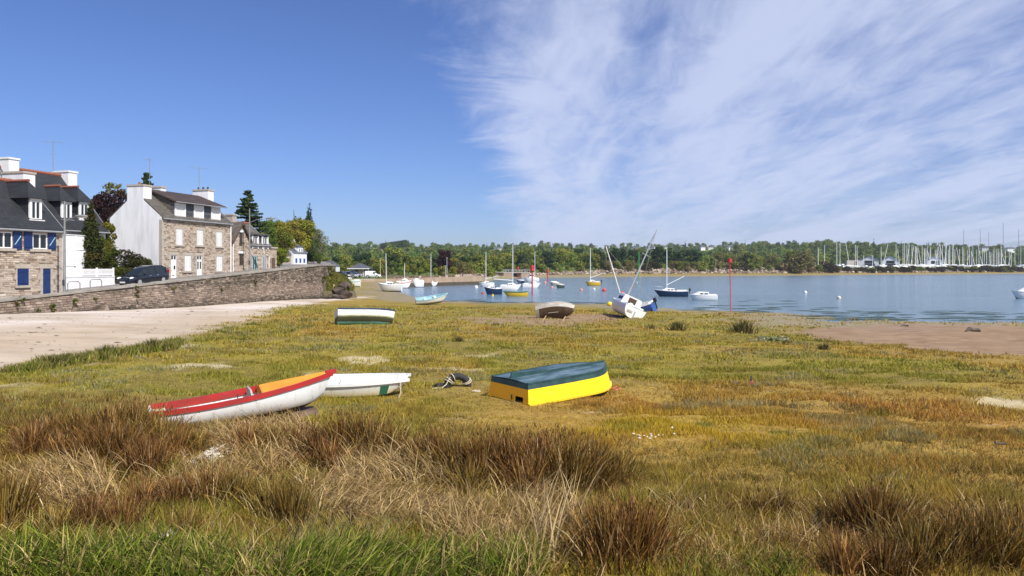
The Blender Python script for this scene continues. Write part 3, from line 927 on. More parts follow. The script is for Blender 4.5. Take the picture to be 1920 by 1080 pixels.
BROWN = [(0.25, 0.135, 0.035), (0.15, 0.078, 0.024), (0.36, 0.22, 0.065), (0.10, 0.055, 0.018), (0.28, 0.19, 0.04)]
STRAW = [(0.45, 0.31, 0.14), (0.56, 0.42, 0.22), (0.31, 0.20, 0.08), (0.40, 0.29, 0.10), (0.22, 0.14, 0.06)]
GREEN = [(0.10, 0.14, 0.013), (0.16, 0.20, 0.022), (0.045, 0.075, 0.008), (0.25, 0.26, 0.045), (0.33, 0.26, 0.10)]
OLIVE = [(0.20, 0.18, 0.04), (0.26, 0.21, 0.06), (0.15, 0.15, 0.03), (0.30, 0.24, 0.09)]
def pal_cols(pal, n, v=0.32):
    c = np.array(pal)[rng.integers(0, len(pal), n)]
    return np.clip(c * (1 + rng.normal(0, v, (n, 1))), 0.01, 1)

def stuff_blades(name, label, areas, cat='grass'):
    V_, F_, C_ = [], [], []; off = 0
    for (poly, n, h, w, lean, pal, seg, wind, clump) in areas:
        b = scatter_px(n, poly)
        if clump:                                             # drawn together into clumps
            k = max(6, n // 90)
            cen = b[rng.integers(0, n, k)]
            idx = rng.integers(0, k, n)
            q = rng.random(n) < clump
            b[q, :2] = cen[idx[q], :2] + rng.normal(0, 0.13, (q.sum(), 2))
            b[:, 2] = ground(b[:, 0], b[:, 1])
        m = len(b)
        hh = h * (0.35 + 0.75 * rng.random(m)) * (0.65 + 0.8 * fbm(b[:, 0] * 1.1, b[:, 1] * 1.1, 81))
        az = rng.random(m) * 6.283 if wind is None else rng.normal(wind, 0.8, m)
        ln = np.clip(lean * (0.4 + 1.1 * rng.random(m)), 0, 1.25)
        v, f, c = blades(b - np.array([0, 0, 0.02]), hh, w * (0.6 + 0.8 * rng.random(m)), az, ln, pal_cols(pal, m), seg=seg)
        V_.append(v); F_.append(f + off); C_.append(c); off += len(v)
    o = np_mesh(name, np.concatenate(V_), np.concatenate(F_), M['grass'], np.concatenate(C_))
    return tag(o, label, cat, kind='stuff')

stuff_blades('brown_grass', 'tangled brown sedge and dead stems across the foreground bank', [
    ([(-60, 800), (250, 790), (600, 850), (1180, 880), (1160, 1000), (600, 1000), (-60, 1000)], 15000, 0.20, 0.012, 0.6, BROWN + BROWN[3:4] + STRAW[2:3], 3, None, 0.6),
    ([(-60, 985), (1980, 985), (1980, 1100), (-60, 1100)], 9000, 0.24, 0.010, 0.55, BROWN + STRAW[:3], 3, None, 0.6),
    ([(1150, 900), (1980, 880), (1980, 1000), (1150, 1000)], 9000, 0.15, 0.010, 0.55, BROWN[:3] + OLIVE + STRAW[2:4], 3, None, 0.6),
    ([(-60, 735), (240, 745), (290, 800), (-60, 840)], 7000, 0.20, 0.010, 0.45, BROWN + OLIVE, 2, None, 0.7),
    ([(1180, 830), (1980, 800), (1980, 880), (1150, 900)], 10000, 0.13, 0.009, 0.6, OLIVE + BROWN[:1], 2, None, 0.6),
    ([(600, 780), (1180, 810), (1200, 890), (600, 860)], 7000, 0.16, 0.012, 0.5, BROWN + OLIVE + STRAW[2:4], 2, None, 0.6),
])
stuff_blades('dry_straw', 'pale flattened dry straw lying between the rush clumps', [
    ([(380, 800), (560, 790), (620, 840), (560, 880), (420, 860)], 2400, 0.42, 0.013, 1.2, STRAW, 3, 2.6, 0.3),
    ([(30, 900), (180, 880), (230, 930), (120, 965), (40, 950)], 2300, 0.42, 0.013, 1.2, STRAW, 3, 2.9, 0.2),
    ([(555, 925), (640, 905), (730, 930), (860, 960), (800, 990), (600, 975)], 4200, 0.34, 0.012, 1.25, STRAW, 3, 0.3, 0.1),
    ([(650, 850), (800, 850), (860, 920), (720, 930), (640, 900)], 2200, 0.42, 0.013, 1.1, STRAW[1:], 3, 2.6, 0.4),
    ([(260, 860), (560, 870), (600, 930), (280, 950)], 2600, 0.34, 0.012, 1.0, STRAW[1:] + BROWN[2:3], 3, None, 0.5),
    ([(800, 960), (1060, 940), (1080, 1060), (820, 1060)], 3000, 0.40, 0.010, 0.8, STRAW, 3, None, 0.5),
    ([(1250, 940), (1980, 960), (1980, 1090), (1250, 1090)], 3000, 0.34, 0.010, 1.0, STRAW[1:] + BROWN[:2], 3, None, 0.6),
    ([(230, 740), (330, 760), (330, 830), (150, 850)], 1800, 0.32, 0.008, 0.6, STRAW[2:] + BROWN[2:3], 3, None, 0.5),
])
stuff_blades('long_stalks', 'long pale dry stalks arching out of the rushes', [
    ([(0, 850), (1150, 880), (1900, 960), (1980, 1090), (-60, 1090)], 420, 0.62, 0.008, 0.8, STRAW[:3], 4, None, 0.0),
    ([(430, 800), (760, 820), (760, 900), (430, 880)], 160, 0.55, 0.009, 0.8, STRAW[:3], 4, 2.6, 0.3),
    ([(980, 1000), (1080, 1000), (1080, 1090), (980, 1090)], 60, 0.8, 0.014, 0.5, STRAW[:2], 4, 0.5, 0.4),
])
stuff_blades('green_grass', 'fresh green grass along the foot of the foreground bank', [
    ([(-60, 1052), (200, 1046), (330, 1040), (420, 1056), (420, 1110), (-60, 1110)], 4200, 0.38, 0.014, 0.7, GREEN, 4, None, 0.7),
    ([(400, 1060), (560, 1055), (560, 1110), (400, 1110)], 1100, 0.34, 0.010, 0.7, GREEN + STRAW[:1], 4, None, 0.5),
    ([(540, 1060), (700, 1045), (840, 1070), (860, 1110), (540, 1110)], 3800, 0.42, 0.014, 0.85, GREEN, 4, 0.2, 0.65),
    ([(860, 1075), (1010, 1065), (1020, 1110), (860, 1110)], 1000, 0.36, 0.011, 0.7, GREEN + STRAW[:1], 4, None, 0.5),
    ([(1280, 1070), (1480, 1065), (1500, 1110), (1280, 1110)], 900, 0.28, 0.010, 0.7, GREEN[:3] + OLIVE, 4, None, 0.5),
    ([(0, 700), (100, 680), (300, 650), (340, 640), (330, 655), (200, 675), (60, 700)], 9000, 0.30, 0.030, 0.4, GREEN + OLIVE, 2, None, 0.6),
    ([(360, 640), (420, 615), (520, 600), (600, 596), (560, 620), (420, 645)], 3500, 0.16, 0.030, 0.4, GREEN + OLIVE, 2, None, 0.6),
    ([(1140, 800), (1210, 795), (1215, 812), (1150, 815)], 900, 0.14, 0.010, 0.6, GREEN, 2, None, 0.6),
    ([(1440, 815), (1500, 800), (1560, 830), (1500, 850)], 900, 0.12, 0.010, 0.6, GREEN, 2, None, 0.7),
    ([(1300, 795), (1335, 792), (1335, 806), (1305, 808)], 400, 0.14, 0.010, 0.6, GREEN, 2, None, 0.7),
    ([(1610, 780), (1660, 778), (1660, 800), (1615, 800)], 400, 0.14, 0.010, 0.6, GREEN, 2, None, 0.7),
])

# rush tufts: each a plant of its own
RUSH = []; RUSHES = []
def rush_proto(n, h, spread, pal, lean, w, seeds=0.0, straws=0.15):
    a = rng.random(n) * 6.283; r = spread * np.clip(np.abs(rng.normal(0, 0.62, n)), 0, 1.7)
    b = np.column_stack([np.cos(a) * r, np.sin(a) * r, np.full(n, -0.05)])
    hh = h * (0.28 + 0.72 * rng.random(n) ** 0.8)
    c = pal_cols(pal, n)
    q = rng.random(n) < straws
    c[q] = pal_cols(STRAW, q.sum())
    az = a + rng.normal(0, 0.7, n)
    ln = np.clip(lean * (0.2 + r / spread) * (0.4 + 1.3 * rng.random(n)), 0, 1.15)
    v, f, cc = blades(b, hh, w * (0.7 + 0.6 * rng.random(n)), az, ln, c, seg=3)
    if seeds:
        k = int(n * seeds)
        i = rng.integers(0, n, k)
        nv = 7
        tip = v.reshape(n, nv, 3)[i, -1]
        bb = tip - np.array([0, 0, 0.02])
        v2, f2, c2 = blades(bb, 0.05 + 0.04 * rng.random(k), 0.016, rng.random(k) * 6.28, 0.3, pal_cols([(0.20, 0.115, 0.04), (0.13, 0.075, 0.03)], k), seg=1)
        f = np.concatenate([f, f2 + len(v)]); v = np.concatenate([v, v2]); cc = np.concatenate([cc, c2])
    o = np_mesh('stems', v, f, M['rush'], cc)
    RUSH.append(o.data); bpy.data.objects.remove(o)
DARKB = [(0.14, 0.068, 0.016), (0.062, 0.031, 0.009), (0.27, 0.145, 0.034), (0.18, 0.115, 0.022)]
rush_proto(680, 0.72, 0.22, DARKB, 0.35, 0.012, 0.2)
rush_proto(560, 0.62, 0.26, DARKB + BROWN, 0.5, 0.012, 0.25)
rush_proto(780, 0.66, 0.30, DARKB, 0.45, 0.012, 0.15, 0.22)
rush_proto(380, 0.55, 0.17, BROWN, 0.5, 0.013, 0.3)
rush_proto(420, 0.50, 0.22, [(0.11, 0.12, 0.035), (0.15, 0.14, 0.04), (0.08, 0.085, 0.03)], 0.4, 0.02, 0.0)
def rush(px, py, h, k, label, wide=1.0, group='brown rush tufts on the foreground bank'):
    p = gp(px, py)
    o = bpy.data.objects.new('rush_tuft', RUSH[k]); COL.objects.link(o)
    h = h * (1.08 if k < 4 else 1.0)
    o.location = p; s = h / (0.72, 0.62, 0.66, 0.55, 0.50)[k]
    o.scale = (s * wide, s * wide, s); o.rotation_euler = (0, 0, random.uniform(0, 6.28))
    tag(o, label, 'rush tuft', group)
    RUSHES.append((label, px, o))
B1 = 'brown rush tufts in the dense central thicket'
for (px, py, h, k, w) in ((815, 880, .62, 0, 1.0), (860, 893, .62, 2, 1.1), (905, 905, .66, 0, 1.1), (960, 905, .72, 2, 1.1), (1010, 912, .72, 0, 1.2), (1060, 915, .70, 2, 1.1), (1105, 912, .66, 0, 1.1), (1150, 905, .52, 1, 1.0), (1030, 885, .62, 1, 1.1), (940, 880, .6, 1, 1.1), (1090, 885, .55, 1, 1.0), (985, 935, .6, 3, 1.0), (880, 930, .5, 3, 1.0)):
    rush(px, py, h, k, B1, w)
B2 = 'rush tufts beside the red and white boat stern'
for (px, py, h, k, w) in ((95, 840, .6, 1, 1.1), (150, 838, .62, 0, 1.1), (205, 836, .7, 1, 1.2), (250, 832, .72, 0, 1.0), (300, 838, .62, 1, 1.0), (225, 862, .62, 2, 1.2), (330, 855, .5, 3, 1.0), (180, 872, .6, 0, 1.1), (275, 885, .55, 2, 1.0), (120, 868, .5, 3, 1), (365, 850, .42, 3, 1.0), (60, 850, .5, 1, 1), (262, 818, .40, 1, 1.0), (285, 815, .34, 3, 1.0), (235, 815, .42, 0, 1), (330, 822, .34, 3, 1)):
    rush(px, py, h, k, B2, w)
B3 = 'rush tufts in front of the red and white boat'
for (px, py, h, k, w) in ((460, 850, .5, 3, 1.1), (500, 845, .45, 1, 1.1), (545, 840, .42, 3, 1.1), (600, 855, .55, 1, 1.1), (645, 856, .68, 0, 1.1), (690, 855, .72, 2, 1.1), (735, 862, .55, 1, 1.0), (620, 885, .5, 3, 1.1), (780, 870, .45, 3, 1)):
    rush(px, py, h, k, B3, w)
B4 = 'brown rush tufts just above the green grass'
for (px, py, h, k, w) in ((390, 940, .45, 2, 1.0), (440, 945, .42, 0, 1.1), (330, 950, .42, 1, 1.0), (265, 955, .40, 3, 1.0), (510, 965, .48, 1, 1.0), (545, 985, .5, 0, .9), (100, 1005, .36, 3, 1.0), (225, 1000, .40, 1, 1.0), (350, 1008, .34, 3, 1.0), (170, 985, .38, 2, .9)):
    rush(px, py, h, k, B4, w)
rush(8, 985, .62, 0, 'dark rush tuft cut by the left edge of the view', 1.0)
rush(30, 965, .42, 2, 'short dark rush tuft second from the left edge', .9)
for (px, py, h, k, w) in ((1140, 1055, .62, 2, 1.1), (1190, 1058, .66, 0, 1.1), (1215, 1040, .5, 1, 1.0)):
    rush(px, py, h, k, 'brown rush tufts standing alone right of centre', w)
for (px, py, h, k, w) in ((1610, 1005, .58, 2, 1.0), (1645, 1010, .64, 0, 1.0), (1680, 1000, .48, 1, 1.0)):
    rush(px, py, h, k, 'dark rush tufts in the lone upright clump at right', w)
for (px, py, h, k, w) in ((1420, 970, .36, 3, 1.1), (1460, 965, .32, 1, 1.0)):
    rush(px, py, h, k, 'low rush tufts left of the lone upright clump', w)
B5 = 'dark rush tufts in the bottom right corner'
for (px, py, h, k, w) in ((1720, 1060, .5, 2, 1.1), (1770, 1065, .55, 0, 1.1), (1820, 1062, .56, 2, 1.1), (1870, 1066, .6, 0, 1.1), (1915, 1062, .62, 2, 1.1), (1580, 1075, .4, 3, 1), (1660, 1085, .42, 2, 1.1), (1885, 1025, .45, 1, 1.0), (1800, 1020, .4, 1, 1.0), (1960, 1040, .5, 0, 1.1)):
    rush(px, py, h, k, B5, w)
for i, (px, py, h) in enumerate(((1393, 624, .95), (1270, 619, .68), (860, 640, .3), (288, 657, .55), (200, 668, .5), (95, 690, .5), (130, 682, .45), (1222, 617, .35), (1545, 655, .35), (1475, 645, .25))):
    rush(px, py, h, 4, ['dark green rush clump standing on the flat below the red beacon post', 'dark green rush clump below the leaning boats', 'small rush clump on the flat left of centre', 'tall rush clump on the sand edge nearest the red boat', 'rush clump on the sand edge, second from the tall one', 'leftmost rush clump on the sand edge', 'spiky rush clump beside the leftmost one on the sand edge', 'very small rush clump left of the one below the leaning boats', 'low green rush clump at the edge of the brown mud', 'low grey-green clump left of the brown mud'][i], 1.3, 'rush clumps out on the flat')

ORD = 'first second third fourth fifth sixth seventh eighth ninth tenth eleventh twelfth thirteenth fourteenth fifteenth sixteenth'.split()
for lab in sorted({r[0] for r in RUSHES}):
    same = sorted([r for r in RUSHES if r[0] == lab], key=lambda r: r[1])
    if len(same) > 1:
        for k, r in enumerate(same):
            r[2]['label'] = '%s from the left of the %s' % (ORD[k] if k < len(same) - 1 else 'last', lab)

# white shells spilled on the bank
def shells():
    V_, F_ = [], []
    for poly, n in (([(350, 872), (385, 852), (430, 838), (452, 842), (410, 866), (372, 884)], 420), ([(292, 1020), (322, 1000), (328, 1010), (300, 1030)], 90), ([(1180, 820), (1260, 808), (1280, 818), (1200, 830)], 18)):
        b = scatter_px(n, poly)
        for q in b:
            s = random.uniform(0.015, 0.04)
            a = random.uniform(0, 6.28); k = len(V_) * 1
            base = len(V_)
            hgt = random.uniform(0.01, 0.06)
            V_ += [(q[0] + s * math.cos(a + t) * e, q[1] + s * math.sin(a + t), q[2] + hgt) for t, e in ((0, 1), (1.57, .8), (3.14, 1), (4.71, .8))] + [(q[0], q[1], q[2] + hgt + s * 0.7)]
            F_ += [(base, base + 1, base + 4), (base + 1, base + 2, base + 4), (base + 2, base + 3, base + 4), (base + 3, base, base + 4)]
    o = np_mesh('shells', np.array(V_), np.array(F_), M['shell'])
    tag(o, 'scatter of broken white shells on the grassy bank', 'shells', kind='stuff')
shells()
# ------------------------------------------------------------------ terrace with the road behind the sea wall
TH = math.atan2(0.965, 0.2624)
U = Vector((math.cos(TH), math.sin(TH), 0)); V = Vector((-math.sin(TH), math.cos(TH), 0))
T0 = Vector((-30.0, 43.7, 0))
def rz(t):
    return 1.67 + 0.0598 * t if t < 36.6 else 3.86
def tw(t, p, z):
    return T0 + U * t + V * p + Vector((0, 0, z))
def tz(t, p):
    return rz(t) + 0.03 * max(0, p - 12)
def tp_of(x, y):
    d = Vector((x, y, 0)) - T0
    return d.dot(U), d.dot(V)
def terrace_z(x, y):
    return tz(*tp_of(x, y))
def pmin(t):
    if t < 36.6: return 0.30
    if t < 46: return 0.3 + (t - 36.6) * 0.34
    return 3.5 + (t - 46) * 0.555
def build_terrace():
    ts = list(np.arange(-30, 36.5, 3)) + [36.6, 40, 43, 46, 52, 60, 70, 85, 100, 130, 170]
    mb = MB(); rows = []; edge = []
    for t in ts:
        p0 = pmin(t)
        ps = [p0, p0 + 3, p0 + 6.2, p0 + 9, p0 + 14, p0 + 25, p0 + 60, p0 + 160]
        rows.append([tw(t, p, tz(t, p)) for p in ps])
        edge.append([tw(t, p0, -0.5), tw(t, p0, tz(t, p0))])
    mb.grid(rows, 0)
    mb.grid([[e[0], e[1]] for e in edge], 1)
    mb.grid([[tw(170, p, -0.5), tw(170, p, tz(170, p))] for p in (pmin(170), pmin(170) + 160)], 1)
    o = mb.build('road', [M['tarmac'], M['earth']], smooth=False)
    tag(o, kind='structure')
    # gardens and hillside behind the houses
    mb = MB(); rows = []
    for t in [q for q in ts if q < 44]:
        p0 = pmin(t) + 0
        ps = [max(p0, 11.5), max(p0, 11.5) + 10, max(p0, 11.5) + 30, max(p0, 11.5) + 140]
        rows.append([tw(t, p, tz(t, p) + 0.02) for p in ps])
    mb.grid(rows)
    tag(mb.build('gardens', M['lawn']), kind='structure')
build_terrace()

WALL_TOP = 0.29
def wall_base(t):
    w = tw(t, 0, 0)
    return gz(w.x, w.y)
def build_sea_wall():
    root = empty('sea_wall', tw(0, 0, 1.2), 0, 'long coursed stone sea wall holding up the road above the sandy beach', 'wall')
    inv = Matrix.Translation(-root.location)
    def L(v): return inv @ v
    segs = [((-30, 0), (36.6, 0)), ((36.6, 0), (46.3, 3.4))]
    core = MB(); cop = MB(); st = MB()
    for (ta, pa), (tb, pb) in segs:
        n = 52 if tb - ta > 20 else 8
        a2 = Vector((ta, pa)); b2 = Vector((tb, pb)); d2 = (b2 - a2).normalized(); nrm = Vector((-d2.y, d2.x))
        rows = []; crow = []
        for i in range(n + 1):
            q = a2.lerp(b2, i / n)
            t, p = q.x, q.y
            top = rz(min(t, 36.6)) + WALL_TOP
            f, bk = q, q + nrm * 0.48
            rows.append([L(tw(f.x, f.y, -0.6)), L(tw(f.x, f.y, top)), L(tw(bk.x, bk.y, top)), L(tw(bk.x, bk.y, -0.6))])
            f2, b3 = q - nrm * 0.10, q + nrm * 0.58
            wob = random.uniform(-0.035, 0.035)
            crow.append([L(tw(f2.x, f2.y, top + 0.003)), L(tw(f2.x, f2.y, top + 0.13 + wob)), L(tw(b3.x, b3.y, top + 0.15 + wob)), L(tw(b3.x, b3.y, top + 0.003))])
        core.grid(rows, close=True); cop.grid(crow, close=True)
        for g, rr in ((core, rows), (cop, crow)):
            g.add(rr[0], [(0, 1, 2, 3)]); g.add(rr[-1], [(3, 2, 1, 0)])
        # the stones, course by course
        length = (b2 - a2).length
        zc_ = -0.1
        while zc_ < 4.2:
            h = random.uniform(0.09, 0.18)
            s = 0.0
            while s < length:
                w = random.uniform(0.16, 0.48)
                q = a2 + d2 * (s + w / 2)
                top = rz(min(q.x, 36.6)) + WALL_TOP
                # courses follow the slope of the road a little
                zz = zc_ + 0.03 * (q.x - 10)
                if zz + h < top - 0.01 and zz + h > (wall_base(q.x) - 0.1 if q.x < 37 else 0.2):
                    dep = random.uniform(0.03, 0.085)
                    c = q - nrm * (dep / 2 - 0.015)
                    rot = Matrix.Rotation(TH + math.atan2(d2.y, d2.x), 3, 'Z') @ Matrix.Rotation(random.gauss(0, 0.02), 3, 'Y')
                    st.box(L(tw(c.x, c.y, zz + h / 2)), (w - random.uniform(0.015, 0.04), dep + 0.03, h - random.uniform(0.015, 0.035)), rot, taper=(1, 1))
                s += w
            zc_ += h
    core.build('core', M['wall_core'], root)
    cop.build('coping', M['coping'], root)
    st.build('stone_courses', M['sea_stone'], root, kind='stuff', fix=False)
build_sea_wall()

# ------------------------------------------------------------------ houses
def fac(C, px, py):
    a = (px - 960) / F
    s = (a * C.y - C.x) / (U.x - a * U.y)
    return s, EYE - (py - HZ) / F * (C.y + U.y * s) - C.z

def stones(parent, x0, x1, z0, z1, holes, y=0.0, facing=-1, axis=0, top=None, mat_='house_stone', name='stone_facing', hs=(0.08, 0.15), ws=(0.15, 0.42)):
    """rubble stones over a wall plane; axis 0: wall runs along x at y, axis 1: runs along y at x=y"""
    st = MB(); z = z0
    while z < z1:
        h = random.uniform(*hs); x = x0
        while x < x1:
            w = random.uniform(*ws)
            cuts = [(x, min(x + w, x1))]
            for (a, b, c, d) in holes:
                if z + h > c and z < d:
                    nxt = []
                    for (p, q) in cuts:
                        if q <= a or p >= b: nxt.append((p, q))
                        else:
                            if p < a - 0.05: nxt.append((p, a))
                            if q > b + 0.05: nxt.append((b, q))
                    cuts = nxt
            for (p, q) in cuts:
                if q - p < 0.06 or z + h > z1 + 0.05: continue
                if top and z + h > top((p + q) / 2): continue
                dep = random.uniform(0.03, 0.075)
                g = random.uniform(0.012, 0.03)
                cx, cz = (p + q) / 2, z + h / 2
                rot = Matrix.Rotation(random.gauss(0, 0.012), 3, 'Y' if axis == 0 else 'X')
                if axis == 0: st.box((cx, y + facing * dep / 2, cz), (q - p - g, dep, h - g), rot)
                else: st.box((y + facing * dep / 2, cx, cz), (dep, q - p - g, h - g), rot)
            x += w
        z += h
    return st.build(name, M[mat_], parent, kind='stuff', fix=False)

def chimney(parent, c, size, h, wall='white_render', cap='granite', pots=0, pot_m='ridge_tile'):
    o = MB().box((c[0], c[1], c[2] + h / 2), (size[0], size[1], h)).build('chimney', M[wall], parent)
    k = MB().box((c[0], c[1], c[2] + h + 0.07), (size[0] + 0.12, size[1] + 0.12, 0.14)).build('chimney_cap', M[cap], o)
    for i in range(pots):
        y = c[1] + (i - (pots - 1) / 2) * size[1] / (pots + 0.3)
        MB().tube([(c[0], y, c[2] + h + 0.143), (c[0], y, c[2] + h + 0.42)], [0.11, 0.09], 10).build('chimney_pot', M[pot_m], o)
    return o

def gable_shell(parent, x0, x1, y0, y1, he, hr, wallm, roofm, base=-1.2, over=0.18, end=0.10, ridge='ridge_tile', verge0=True):
    ym = (y0 + y1) / 2
    MB().prism([(y0, base), (y1, base), (y1, he), (ym, hr), (y0, he)], x0, x1, 0).build('wall', M[wallm], parent)
    sl = (hr - he) / (ym - y0)
    th = 0.14
    for (ya, side) in ((y0, 1), (y1, -1)):
        e = ya - side * over
        ze = he - over * sl
        poly = [(e, ze + 0.02), (ym, hr + 0.02), (ym, hr + 0.02 + th), (e, ze + 0.02 + th)]
        r = MB().prism(poly, x0 - end, x1 + end, 0).build('roof', M[roofm], parent)
        # gutter
        MB().tube([(x0 - end, e - side * 0.05, ze + 0.03), (x1 + end, e - side * 0.05, ze + 0.03)], 0.07, 8).build('gutter', M['lead'], r)
        # verge strip
        for xe in ([x0 - end - 0.023] if verge0 else []) + [x1 + end + 0.023]:
            MB().prism([(e, ze - 0.02), (ym, hr - 0.02), (ym, hr + th + 0.05), (e, ze + th + 0.05)], xe - 0.02, xe + 0.02, 0).build('verge', M['lead'], r)
    if ridge:
        mb = MB(); x = x0
        while x < x1 - 0.05:
            mb.tube([(x, ym, hr + th + 0.0), (min(x + 0.36, x1), ym, hr + th + 0.02)], [0.13, 0.15], 8); x += 0.38
        mb.build('ridge_tiles', M[ridge], parent, kind='stuff')

def window(parent, x, z, w, h, y=-0.0, mull=1, fr=0.07, pane='glass', frame='white_paint', name='window', trans=0):
    """casement in a wall facing -y; frame with real glass behind it"""
    o = MB()
    o.box((x, y - 0.03, z + h - fr / 2), (w, 0.06, fr)); o.box((x, y - 0.03, z + fr / 2), (w, 0.06, fr))
    for sx in (-1, 1): o.box((x + sx * (w / 2 - fr / 2), y - 0.03, z + h / 2), (fr, 0.058, h - 2 * fr - 0.002))
    for k in range(mull):
        o.box((x - w / 2 + w * (k + 1) / (mull + 1), y - 0.028, z + h / 2), (fr * 1.3, 0.056, h - 2 * fr - 0.002))
    o = o.build(name, M[frame], parent)
    MB().box((x, y - 0.012, z + h / 2), (w - 0.03, 0.012, h - 0.03)).build('pane', M[pane], o)
    return o

def surround(parent, x, z, w, h, y=0.0, lint=0.26, jamb=0.2, sill=0.16, m='granite', door=False):
    """granite lintel, alternating jamb stones and sill: each stone a part"""
    MB().box((x, y - 0.05, z + h + lint / 2), (w + 2 * jamb + 0.1, 0.11, lint - 0.01)).build('lintel', M[m], parent)
    n = max(3, round(h / 0.38)); hh = h / n
    for sx in (-1, 1):
        for k in range(n):
            ww = jamb * (1.35 if k % 2 else 0.8)
            MB().box((x + sx * (w / 2 + ww / 2), y - 0.045, z + hh * (k + 0.5)), (ww - 0.006, 0.10, hh - 0.012)).build('jamb_stone', M[m], parent)
    if not door:
        MB().box((x, y - 0.075, z - sill / 2), (w + 2 * jamb + 0.05, 0.17, sill - 0.01)).build('sill', M[m], parent)
    return (x - w / 2 - jamb, x + w / 2 + jamb, z - (0 if door else sill), z + h + lint)

def shutter_panel(parent, x, z, w, h, y, m='blue_paint', slats=False, brace=False, name='shutter'):
    o = MB()
    o.box((x, y - 0.02, z + h / 2), (w, 0.04, h))
    s = o.build(name, M[m], parent)
    if slats:
        mb = MB(); n = int(h / 0.09)
        for k in range(n):
            mb.box((x, y - 0.047, z + 0.07 + (h - 0.14) * (k + 0.5) / n), (w - 0.12, 0.012, 0.05), Matrix.Rotation(R(28), 3, 'X'))
        mb.build('slats', M[m], s, kind='stuff')
    else:
        for q in (0.16, 0.84):
            MB().box((x, y - 0.052, z + h * q), (w, 0.022, 0.10)).build('batten', M[m], s)
    if brace:
        a = math.atan2(h * 0.5, w * 0.72)
        MB().box((x, y - 0.052, z + h / 2), (math.hypot(h * 0.5, w * 0.72), 0.018, 0.05), Matrix.Rotation(-a, 3, 'Y')).build('brace', M['pale_blue'], s)
    return s

def quoins(parent, x, z0, z1, y=0.0, side=-1, m='granite', deep=True):
    """corner stones at x; side -1: stones run towards -x"""
    z = z0; k = 0
    while z < z1 - 0.15:
        h = random.uniform(0.28, 0.40)
        ww = 0.52 if k % 2 else 0.30
        if z + h > z1: h = z1 - z
        MB().box((x + side * ww / 2, y - 0.035 + 0.10, z + h / 2), (ww, 0.29, h - 0.014)).build('quoin', M[m], parent)
        z += h; k += 1

def slate_dormer(parent, x, zsill, w, h, y_face, y_back, roofm, ridge=True, win=True):
    """hipped slate dormer with a window facing -y"""
    d = empty_part('dormer', parent)
    cheek = 0.16
    W2 = w / 2 + cheek
    MB().span((x - W2, y_face + 0.05, zsill - 0.15), (x + W2, y_back, zsill + h + 0.12)).build('dormer_cheek', M[roofm], d)
    zt = zsill + h + 0.12
    rh = 1.25
    e = 0.26
    # hip roof
    pts = [(x - W2 - e, y_face - e, zt), (x + W2 + e, y_face - e, zt), (x + W2 + e, y_back + 0.6, zt), (x - W2 - e, y_back + 0.6, zt),
           (x, y_face + 0.62, zt + rh), (x, y_back + 0.9, zt + rh)]
    MB().add(pts, [(0, 1, 4), (1, 2, 5, 4), (3, 0, 4, 5), (0, 3, 2, 1), (2, 3, 5)]).build('dormer_roof', M[roofm], d)
    MB().tube([(x, y_face + 0.55, zt + rh + 0.02), (x, y_back + 0.9, zt + rh + 0.02)], 0.11, 8).build('dormer_ridge', M['ridge_tile'], d)
    fr = MB()
    for sx in (-1, 1): fr.box((x + sx * (w / 2 + 0.05), y_face + 0.0, zsill + h / 2), (0.14, 0.12, h + 0.1))
    fr.box((x, y_face, zsill + h + 0.04), (w + 0.24, 0.12, 0.13)); fr.box((x, y_face - 0.06, zsill - 0.08), (w + 0.5, 0.26, 0.07))
    fr.build('dormer_frame', M['white_paint'], d)
    return d

def empty_part(name, parent):
    """a part that only groups its own pieces (kept to three levels)"""
    return parent

def antenna(loc, h, label, yag=0.8, rot=0.4):
    o = empty('tv_antenna', loc, rot, label, 'antenna')
    MB().tube([(0, 0, -0.3), (0, 0, h)], 0.025, 6).build('mast', M['metal_grey'], o)
    mb = MB()
    mb.tube([(-yag, 0, h - 0.15), (yag, 0, h - 0.15)], 0.014, 5)
    mb.build('boom', M['metal_grey'], o)
    for k in range(6):
        x = -yag + 2 * yag * k / 5
        MB().tube([(x, -0.28 + 0.02 * k, h - 0.15), (x, 0.28 - 0.02 * k, h - 0.15)], 0.009, 4).build('element', M['metal_grey'], o)
    MB().tube([(-0.25, 0, h * 0.62), (0.3, 0, h * 0.62)], 0.012, 5).build('lower_boom', M['metal_grey'], o)
    return o

